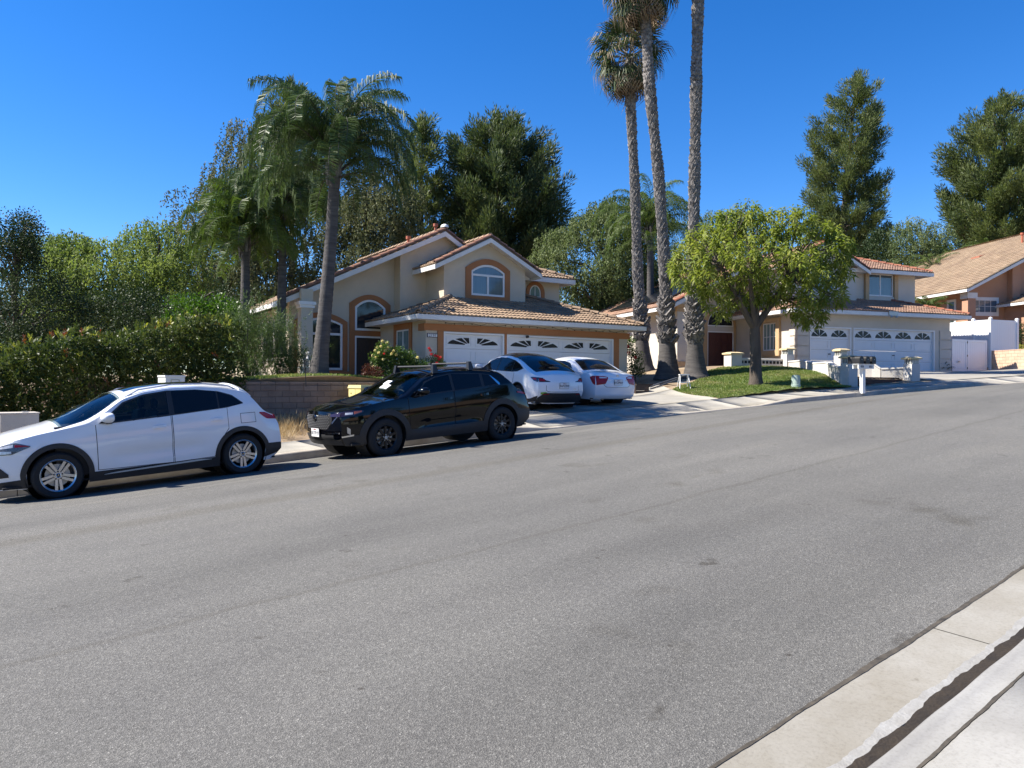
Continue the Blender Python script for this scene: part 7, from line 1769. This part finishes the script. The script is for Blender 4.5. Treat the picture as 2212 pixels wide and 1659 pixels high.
bx_ = MB().box(.045, .475, -.024, -.0205, .815, .905).box(.10, .20, -.024, -.0205, .72, .80).build('number_strip', M['ink'], t)
text_mesh('P5398202', .105, M['yellow'], bx_, 'digits', (.26, -.0255, .857), (R(90), 0, 0), .001, sx=.80)
text_mesh('DF', .09, M['yellow'], bx_, 'digits', (.15, -.0255, .758), (R(90), 0, 0), .001, sx=.8)
MB().box(-.008, -.001, .52, .55, .82, .86).build('lock', M['black'], t)
MB().box(-.1, 1.4, -.1, .78, -.25, -.002).build('pad', M['padconc'], t)
t = thing('utility_box', 'white utility cabinet with a small square plate in front of the hedge', 'utility box', (5.04, 17.4, -1.5))
MB().box(0, .40, 0, .54, 0, 1.61).build('body', M['boxwhite'], t)
MB().box(-.012, .412, -.012, .552, 1.612, 1.652).build('lid', M['boxwhite'], t)
pl = MB().ring(rect(.11, .285, 1.30, 1.56), rect(.12, .275, 1.31, 1.55), -.012, -.001).build('plate_frame', M['olive'], t, fixn=True)
MB().box(.121, .274, -.006, -.001, 1.311, 1.549).build('plate', M['boxwhite'], pl)
em_ = MB(); A_ = np.linspace(0, 2*math.pi, 18)[:-1]; em_.ring([(.198 + .032*math.cos(a), 1.44 + .032*math.sin(a)) for a in A_], [(.198 + .022*math.cos(a), 1.44 + .022*math.sin(a)) for a in A_], -.009, -.0065)
em_.box(.178, .218, -.009, -.0065, 1.405, 1.425).build('sticker', M['ink'], pl, fixn=True)
t = thing('utility_box', 'grey concrete utility box at the left edge behind the bonnet of the white crossover', 'utility box', (2.02, 17.0, -1.85))
MB().box(0, .62, 0, .6, 0, 1.24).build('body', M['padconc'], t)
MB().box(-.015, .635, -.015, .615, 1.242, 1.262).build('lid', M['padconc'], t)
MB().box(.38, .48, .2, .3, 1.264, 1.282).build('lifting_eye', M['galv'], t)
q = P(1719, 841, 27.4); q.z = gz(q.x, q.y)
t = thing('cable_pedestal', 'small grey green plastic pedestal on the lawn right of the street tree', 'utility box', tuple(q), H2r)
MB().lathe([(.165, -.05), (.165, .10), (.15, .11), (.15, .38), (.125, .44), (.0, .46)], 18).build('cover', M['teal'], t, 40)
MB().lathe([(.18, -.05), (.18, .03), (.16, .035)], 18).build('base', M['teal'], t, 40)

# mailboxes on a white post
q = P(1863, 842, 26.2); s_, n_ = rdinv(q.x, q.y); q.z = zwalk(s_, n_)
mrz = -(s_ - 6) / RAD
t = thing('mailbox_post', 'white wooden mailbox post and beam beside the kerb, with two house numbers', 'mailbox post', tuple(q), mrz)
MB().box(-.065, .065, -.065, .065, -.05, .79).build('post', M['white'], t)
MB().box(-.34, .40, -.13, -.085, .79, .935).build('beam', M['white'], t); MB().box(-.34, .40, .085, .13, .79, .935).build('beam', M['white'], t)
MB().box(-.36, .42, -.14, .14, .936, .955).build('shelf', M['white'], t); MB().box(-.06, .06, -.084, .084, .79, .935).build('brace', M['white'], t)
for u_, tx in ((-.17, '2197'), (.24, '2189')):
    f_ = MB().box(u_ - .075, u_ + .075, -.134, -.131, .83, .895).build('number_strip', M['ink'], t); text_mesh(tx, .062, M['plate'], f_, 'digits', (u_, -.136, .862), (R(90), 0, 0), .001)
for i, u_ in enumerate((-.27, .03, .33)):
    lab = ('black metal mailbox, leftmost on the white beam', 'black metal mailbox in the middle of the white beam', 'black metal mailbox, rightmost on the white beam')[i]
    m_ = thing('mailbox', lab, 'mailbox', tuple(q + Vector((u_ * math.cos(mrz), u_ * math.sin(mrz), .957))), mrz, 'mailboxes on the white post')
    prof = [(-.10, 0), (.10, 0), (.10, .16)] + [(.10 * math.cos(R(a)), .16 + .10 * math.sin(R(a))) for a in range(20, 161, 20)] + [(-.10, .16)]
    MB().prism(prof, -.17, .30).build('body', M['black'], m_, 40, fixn=True)
    dr = MB().prism([(x * .97, z * .985 + .002) for x, z in prof], -.19, -.172).build('door', M['black'], m_, 40, fixn=True)
    MB().box(-.012, .012, -.205, -.191, .13, .155).build('latch', M['galv'], dr)
    MB().box(.103, .108, -.05, .06, .14, .165).build('flag', M['black'], m_)

# low garden walls with lantern pillars in front of the pale house
M['gwall'] = mat('white_rendered_wall', (.50,.47,.425), .85, col2=(.57,.545,.505), scale=1.2, bump=.3, bscale=40)
M['capstone'] = mat('yellow_cap_stone', (.58,.44,.22), .8, col2=(.64,.52,.32), scale=3, bump=.2, bscale=40)
M['glassblock'] = mat('glass_block', (.30,.31,.29), .12, col2=(.50,.51,.49), scale=18, spec=.8)
def pillar(label, px, d, zt, zb, w, lantern=True):
    q = P(px, 829, d); t = thing('wall_pillar', label, 'pillar', (q.x, q.y, zb), H2r, 'garden wall pillars'); h = zt - zb
    MB().box(-w/2, w/2, -w/2, w/2, -.3, h - (.24 if lantern else .05)).build('shaft', M['gwall'], t)
    if lantern:
        l_ = MB().box(-w/2 + .06, w/2 - .06, -w/2 + .06, w/2 - .06, h - .235, h - .055).build('lantern_core', M['ink'], t)
        n = 3; g = (w - .07) / n
        for k in range(n):
            x = -w/2 + .035 + g * k
            for sx in (-1, 1):
                MB().box(x + .008, x + g - .008, sx * (w/2 - .035) - .022, sx * (w/2 - .035) + .022, h - .236, h - .055).build('glass_block', M['glassblock'], l_)
                MB().box(sx * (w/2 - .035) - .022, sx * (w/2 - .035) + .022, x + .03, x + g - .03, h - .236, h - .055).build('glass_block', M['glassblock'], l_)
    c = w/2 + .06; MB().hexa([(-c,-c,h-.05),(c,-c,h-.05),(c,c,h-.05),(-c,c,h-.05),(-c,-c,h+.01),(c,-c,h+.01),(c,c,h+.01),(-c,c,h+.01)]).hexa([(-c,-c,h+.011),(c,-c,h+.011),(c,c,h+.011),(-c,c,h+.011),(-c*.55,-c*.55,h+.055),(c*.55,-c*.55,h+.055),(c*.55,c*.55,h+.055),(-c*.55,c*.55,h+.055)]).build('cap', M['capstone'], t, fixn=True)
    return q
pA = pillar('lantern pillar behind the black mailboxes, hidden partly by them', 1834, 28.9, 1.08, -.07, .42)
pB = pillar('lantern pillar at the right end of the white garden wall, its cap sunlit', 1969, 30.4, 1.10, .12, .42)
pC = pillar('lantern pillar standing back in front of the single garage door', 1816, 32.4, 1.50, .35, .40)
pD = pillar('lantern pillar near the right window of the pale house, beside the tree', 1701, 34.3, 1.62, .72, .40)
pE = pillar('plain white pillar with a flat cap in front of the dark red double door', 1583, 34.4, 1.42, .55, .56, False)
def low_wall(label, pts, th=.2, cope=True):
    """pts: world points whose z is the wall top; foot follows the ground."""
    t = thing('garden_wall', label, 'wall', (pts[0][0], pts[0][1], 0)); o_ = Vector((pts[0][0], pts[0][1], 0)); mb = MB(); cb = MB()
    for a, b in zip(pts[:-1], pts[1:]):
        a, b = Vector(a), Vector(b); d = (b - a); d.z = 0; n = Vector((-d.y, d.x, 0)).normalized() * th / 2
        ga, gb = gz(a.x, a.y) - .3, gz(b.x, b.y) - .3
        def q(p, z, s): return tuple(Vector((p.x, p.y, z)) + n * s - o_)
        mb.hexa([q(a, ga, -1), q(b, gb, -1), q(b, gb, 1), q(a, ga, 1), q(a, a.z - .06, -1), q(b, b.z - .06, -1), q(b, b.z - .06, 1), q(a, a.z - .06, 1)])
        cb.hexa([q(a, a.z - .058, -1.25), q(b, b.z - .058, -1.25), q(b, b.z - .058, 1.25), q(a, a.z - .058, 1.25), q(a, a.z, -1.1), q(b, b.z, -1.1), q(b, b.z, 1.1), q(a, a.z, 1.1)])
    mb.build('wall', M['gwall'], t, fixn=True); cb.build('coping', M['gwall'], t, fixn=True); return t
def at_z(px, py, d): return tuple(P(px, py, d))
low_wall('long low white garden wall with a stepped coping between the pillars at the right', [at_z(1832, 770, 31.8), at_z(1884, 782, 31.4), at_z(1903, 795, 31.2), at_z(1952, 793, 30.9)])
low_wall('curved low white garden wall dappled with shade, running down to the mailbox pillar', [at_z(1702, 780, 34.2), at_z(1738, 777, 33.4), at_z(1757, 783, 32.6), at_z(1790, 781, 31.4), at_z(1806, 790, 30.3), at_z(1822, 793, 29.3)])
wl_ = low_wall('low garden wall with small square openings behind the street tree trunk', [at_z(1598, 773, 34.4), at_z(1690, 775, 34.4)])
a, b = Vector(at_z(1598, 773, 34.4)), Vector(at_z(1690, 775, 34.4)); d_ = (b - a); L_ = d_.length; d_.normalize(); n_ = Vector((d_.y, -d_.x, 0)); o_ = Vector((a.x, a.y, 0)); ob = MB()
for k in range(12):
    p = a + d_ * (L_ * (k + .5) / 12) - o_ + n_ * .103; h_ = .05
    ob.hexa([tuple(p + d_*s1*.055 + Vector((0,0,z)) + n_*q) for z in (-.24, -.12) for s1, q in ((-1,0),(1,0),(1,.008),(-1,.008))])
ob.build('openings', M['seam'], wl_, fixn=True)
# dark brick planter edge between the front pillars
A_, B_ = P(1852, 829, 29.1), P(1950, 829, 30.3); d_ = B_ - A_; d_.z = 0; L_ = d_.length; ang = math.atan2(d_.y, d_.x)
pt = thing('brick_planter', 'low dark brick planter edge between the two front lantern pillars', 'planter', (A_.x, A_.y, 0), ang)
bm_ = block_mesh(.212, .060, .10, M['brick']); zg0, zg1 = gz(A_.x, A_.y), gz(B_.x, B_.y)
MB().hexa([(.0, .02, zg0 - .3), (L_, .02, zg1 - .3), (L_, .09, zg1 - .3), (0, .09, zg0 - .3), (0, .02, .26), (L_, .02, .26), (L_, .09, .26), (0, .09, .26)]).build('mortar', M['mortar'], pt, fixn=True)
z = .27; r_ = 0
while z > zg0 - .05:
    x = .11 + (.11 if r_ % 2 else 0)
    while x < L_ - .1:
        if z > zg0 + (zg1 - zg0) * x / L_ - .06: inst('brick', bm_, pt, (x, .05, z + random.uniform(-.002, .002)))
        x += .222
    z -= .07; r_ += 1
MB().box(0, L_, .11, 1.2, -.2, .22).build('soil', M['dirt'], pt)

# white vinyl fence and gate
def fence_run(t, a, b, zb, zt, posts, m=M['vinyl'], board=.16):
    a, b = Vector((a[0], a[1], 0)), Vector((b[0], b[1], 0)); o_ = t.location.copy(); d = b - a; L = d.length; d.normalize(); ang = math.atan2(d.y, d.x)
    n = int(L / board)
    for k in range(n):
        p = a + d * (L * (k + .5) / n) - o_; w_ = L / n / 2 - .003
        o = MB().box(-w_, w_, -.012, .012, zb + .12, zt - .10).build('board', m, t); o.location = (p.x, p.y, 0); o.rotation_euler = (0, 0, ang)
    for z0, z1 in ((zb + .02, zb + .14), (zt - .14, zt - .02)):
        o = MB().box(0, L, -.025, .025, z0, z1).build('rail', m, t); q = a - o_; o.location = (q.x, q.y, 0); o.rotation_euler = (0, 0, ang)
    for f_, zz in posts:
        p = a + d * L * f_ - o_; pb = MB().box(-.065, .065, -.065, .065, zb if zz is None else zz, zt + .06).hexa([(-.08,-.08,zt+.061),(.08,-.08,zt+.061),(.08,.08,zt+.061),(-.08,.08,zt+.061),(-.02,-.02,zt+.12),(.02,-.02,zt+.12),(.02,.02,zt+.12),(-.02,.02,zt+.12)])
        o = pb.build('post', m, t); o.location = (p.x, p.y, 0); o.rotation_euler = (0, 0, ang)
c0, c1 = P(2139, 829, 41.2), P(2040, 829, 43.8)
t = thing('fence', 'tall white vinyl fence at the right, one side in full sun and one in shade', 'fence', (c0.x, c0.y, 0))
fence_run(t, c0, c1, 1.0, 3.60, [(0, .5), (.36, None), (1, None)])
c2 = P(2196, 829, 41.9); fence_run(t, c0, c2, 1.9, 3.60, [(1, None)])
g0, g1, gm = P(2055, 829, 39.75), P(2131, 829, 41.0), P(2088, 829, 40.3)
t = thing('gate', 'white two leaf vinyl gate in the shade between the pale house and the tall fence', 'gate', (g0.x, g0.y, 0))
for a, b in ((g0, gm), (gm, g1)):
    a, b = Vector((a.x, a.y, 0)), Vector((b.x, b.y, 0)); d = (b - a).normalized(); a, b = a + d * .02, b - d * .02; L = (b - a).length; ang = math.atan2(d.y, d.x); q = a - t.location
    lf = MB().ring(rect(0, L, .78, 2.44), rect(.10, L - .10, .92, 2.32), -.03, .03).build('gate_leaf', M['vinyl'], t, fixn=True); lf.location = (q.x, q.y, 0); lf.rotation_euler = (0, 0, ang)
    n = max(3, int((L - .2) / .15))
    for k in range(n): MB().box(.101 + (L - .202) * k / n + .003, .101 + (L - .202) * (k + 1) / n - .003, -.012, .012, .925, 2.315).build('board', M['vinyl'], lf)
for z_ in (.95, 1.6, 2.3): MB().box(-.03, .03, -.045, .0, z_ - .05, z_ + .05).build('hinge', M['black'], t).location = tuple(Vector((gm.x, gm.y, 0)) - t.location)
MB().box(-.12, .12, -.05, -.032, 1.24, 1.31).build('small_sign', M['galv'], t).location = tuple(P(2070, 829, 40.0) * Vector((1,1,0)) - t.location if False else Vector((P(2070, 829, 39.95).x, P(2070, 829, 39.95).y, 0)) - t.location)

# timber edging, pipes, step stool by the driveway
M['timber'] = mat('dark_weathered_timber', (.03,.022,.018), .9, col2=(.055,.04,.03), scale=5, bump=.5, bscale=30)
M['pipe'] = mat('dark_grey_pipe', (.07,.075,.085), .5, var=.15, scale=6)
a, b = P(1374, 829, 29.3), P(1497, 829, 30.6); ang = math.atan2(b.y - a.y, b.x - a.x); L_ = math.hypot(b.x - a.x, b.y - a.y)
t = thing('timber_edging', 'low dark timber edging holding back the mulch slope under the fan palms', 'retaining edge', (a.x, a.y, 0), ang)
for k in range(4):
    n_ = 2
    for j in range(n_): MB().box(L_ * j / n_ + .01, L_ * (j + 1) / n_ - .01, random.uniform(-.012, .012), .07, -.42 + .115 * k, -.42 + .115 * k + .108).build('timber', M['timber'], t)
for f0, f1, o0, o1, h0_, h1_, lab in ((.12, .62, .42, .30, .05, .20, 'dark grey pipe lying lowest in front of the timber edging'), (.22, .80, .26, .20, .12, .34, 'long dark grey pipe leaning across the timber edging, above the other two'), (.15, .66, .33, .12, .10, .26, 'dark grey pipe between the lowest and the topmost pipe at the timber edging')):
    off = Vector((math.sin(ang), -math.cos(ang), 0)); p0 = a.lerp(b, f0) + off * o0; p1 = a.lerp(b, f1) + off * o1
    p0.z = gz(p0.x, p0.y) + h0_; p1.z = gz(p1.x, p1.y) + h1_; mid = (p0 + p1) / 2
    o = MB().tube([tuple(p0 - mid), tuple(p1 - mid)], .026, 8).build('pipe', M['pipe'], None, 60); o.location = mid
    tag(o, lab, 'pipe', 'pipes piled by the timber edging')
q = P(1383, 853, 28.7); q.z = gz(q.x, q.y) + .0
t = thing('crate', 'dark reddish brown wooden crate beside the white sedan bumper', 'crate', tuple(q), H2r)
for k in range(3): MB().box(-.26, .26, -.16, -.14, .01 + .10 * k, .01 + .10 * k + .09).build('slat', M['darkwood'], t); MB().box(-.26, .26, .14, .16, .01 + .10 * k, .01 + .10 * k + .09).build('slat', M['darkwood'], t)
for sx in (-1, 1): MB().box(*sorted((sx * .262, sx * .28)), -.16, .16, .0, .30).build('end_board', M['darkwood'], t)
MB().box(-.255, .255, -.135, .135, .0, .02).build('base', M['darkwood'], t)
q = P(1477, 844, 28.9); q.z = gz(q.x, q.y) + .015
t = thing('step_stool', 'small white folding step stool standing on the edge of the lawn', 'step stool', tuple(q), R(-40))
for sx in (-1, 1):
    for y0, y1 in ((-.24, -.07), (.24, .05)): MB().tube([(sx * .20, y0, 0), (sx * .15, y1, .50)], .017, 6).build('leg', M['white'], t)
MB().box(-.18, .18, -.12, .10, .50, .535).build('top_step', M['white'], t); MB().box(-.18, .18, -.24, -.09, .215, .245).build('lower_step', M['white'], t)
MB().tube([(-.18, .16, .22), (.18, .16, .22)], .012, 6).build('cross_bar', M['white'], t)
# yard odds and ends
p0, p1 = P(661, 826, 20.3), P(657, 773, 20.3); p0.z = .0
o = MB().tube([(0, 0, -.1), tuple((p1 - p0) * .5 + Vector((.01, 0, 0))), tuple(p1 - p0)], .012, 6).build('garden_stake', M['black'], None); o.location = p0; tag(o, 'thin leaning black stake on the raised yard left of the big palm trunk', 'stake')
q = P(662, 805, 24.6); q.z = zplat(q.x, q.y)
t = thing('plant_stand', 'white two tier plant stand between the porch column and the big palm trunk', 'plant stand', tuple(q), H1r)
for z_, w_ in ((.40, .26), (.66, .17)): MB().box(-w_, w_, -.14, .14, z_, z_ + .035).build('shelf', M['white'], t)
for sx in (-1, 1):
    for sy in (-1, 1): MB().box(sx * .15 - .012, sx * .15 + .012, sy * .12 - .012, sy * .12 + .012, 0, .399 ).box(sx * .13 - .012, sx * .13 + .012, sy * .10 - .012, sy * .10 + .012, .436, .659).build('leg', M['white'], t)
t2 = thing('garden_lantern', 'little white garden lantern on the top shelf of the plant stand', 'lantern', tuple(q + Vector((.04, 0, .695))), H1r)
MB().lathe([(.05, 0), (.05, .02), (.03, .06), (.015, .14), (.06, .15), (.075, .19), (.03, .24), (0, .25)], 12).build('body', M['white'], t2, 40)
# border bricks under the roses, beside the driveway
a, b = Vector((14.0, 21.2, 0)), Vector((14.7, 21.75, 0))
t = thing('planter_edge', 'red brick flower bed edge below the yellow roses', 'planter', (13.1, 20.9, 0.0)); bm_ = block_mesh(.2, .08, .10, mat('red_brick', (.40,.17,.13), .9, col2=(.48,.24,.19), scale=4, bump=.3, bscale=50, isl=.15))
for k in range(8): inst('brick', bm_, t, (.1 + .212 * k, 0, .0))
# ================================================================ THE NEAR SIDE OF THE STREET (behind the viewpoint; seen in windows and car paint)
def near_house(X, Y, w, label, m, tm):
    z0 = nkz(X, -.3) - .1; t = thing('house', label, 'house', (X, Y, z0), 0)
    MB().box(-w/2, w/2, -10, 0, -2, 3.0).build('wall', m, t)
    MB().prism([(-10.2, 3.0), (.2, 3.0), (-5, 5.6)], -w/2, w/2, 'x').build('gable_wall', m, t, fixn=True)
    L_ = math.hypot(1, .5)
    for sy, oy in ((1, .6), (-1, -10.6)):
        MB().hexa([(-w/2 - .4, oy, 2.86), (w/2 + .4, oy, 2.86), (w/2 + .4, -5, 5.66), (-w/2 - .4, -5, 5.66), (-w/2 - .4, oy, 3.0), (w/2 + .4, oy, 3.0), (w/2 + .4, -5, 5.8), (-w/2 - .4, -5, 5.8)]).build('roof', tm, t, fixn=True)
    for a, b in ((-w/2 + 1, -w/2 + 5.9),):
        g = MB().box(a, b, .004, .05, 0, 2.15).build('garage_door', M['door_white'], t)
        for k in range(1, 4): MB().box(a + .05, b - .05, .052, .06, k * .53 - .01, k * .53 + .01).build('door_joint', M['seam'], g)
    for a in (1.0, 4.0, 6.3):
        if a + 1.6 > w/2: continue
        f = MB().ring(rect(a, a + 1.6, 1.0, 2.3), rect(a + .08, a + 1.52, 1.08, 2.22), .004, .06).build('window', M['white'], t, fixn=True); MB().box(a + .08, a + 1.52, .006, .02, 1.08, 2.22).build('pane', M['glass'], f)
    MB().box(-.6, .4, .004, .05, 0, 2.1).build('door', M['darkwood'], t)
near_house(-9, -13, 15, 'cream house across the street behind the viewpoint, downhill', M['stucco'], M['tile1'])
near_house(11, -13.5, 15, 'pale house across the street directly behind the viewpoint', M['stucco2'], M['tile2'])
near_house(31, -22, 15, 'terracotta house across the street behind the viewpoint, uphill', M['stucco3'], M['tile3'])
for i, (X, Y, H_, kind, m_) in enumerate(((-22, -11, 7, 'leaf', 'dark'), (1.2, -11, 6, 'leaf', 'bright'), (20.5, -13, 6.5, 'hang', 'pepper'), (-2, -27, 11, 'leaf', 'dark'), (14, -29, 12, 'leaf', 'dark'), (26, -30, 11, 'hang', 'pepper2'), (-16, -28, 12, 'leaf', 'dark'), (42, -28, 11, 'leaf', 'dark'), (-32, -20, 10, 'leaf', 'dark'))):
    z0 = nkz(X, -.3) - .2; n = 34; d = rng.normal(size=(n, 3)); d /= np.linalg.norm(d, axis=1, keepdims=True)
    c_ = np.array([X, Y, z0 + H_ * .66]) + d * np.array([H_ * .32, H_ * .32, H_ * .33]) * rng.random((n, 1)) ** .4
    tree('garden_tree', ('dark', 'bushy green', 'weeping', 'tall dark', 'broad tall', 'grey green', 'far downhill', 'far uphill', 'lowest')[i] + ' tree across the street, behind the viewpoint', 'tree', (X, Y, z0), c_, kind, m_, H_ * .13, 110, .15, limbs=8, l=.45, w=.22)
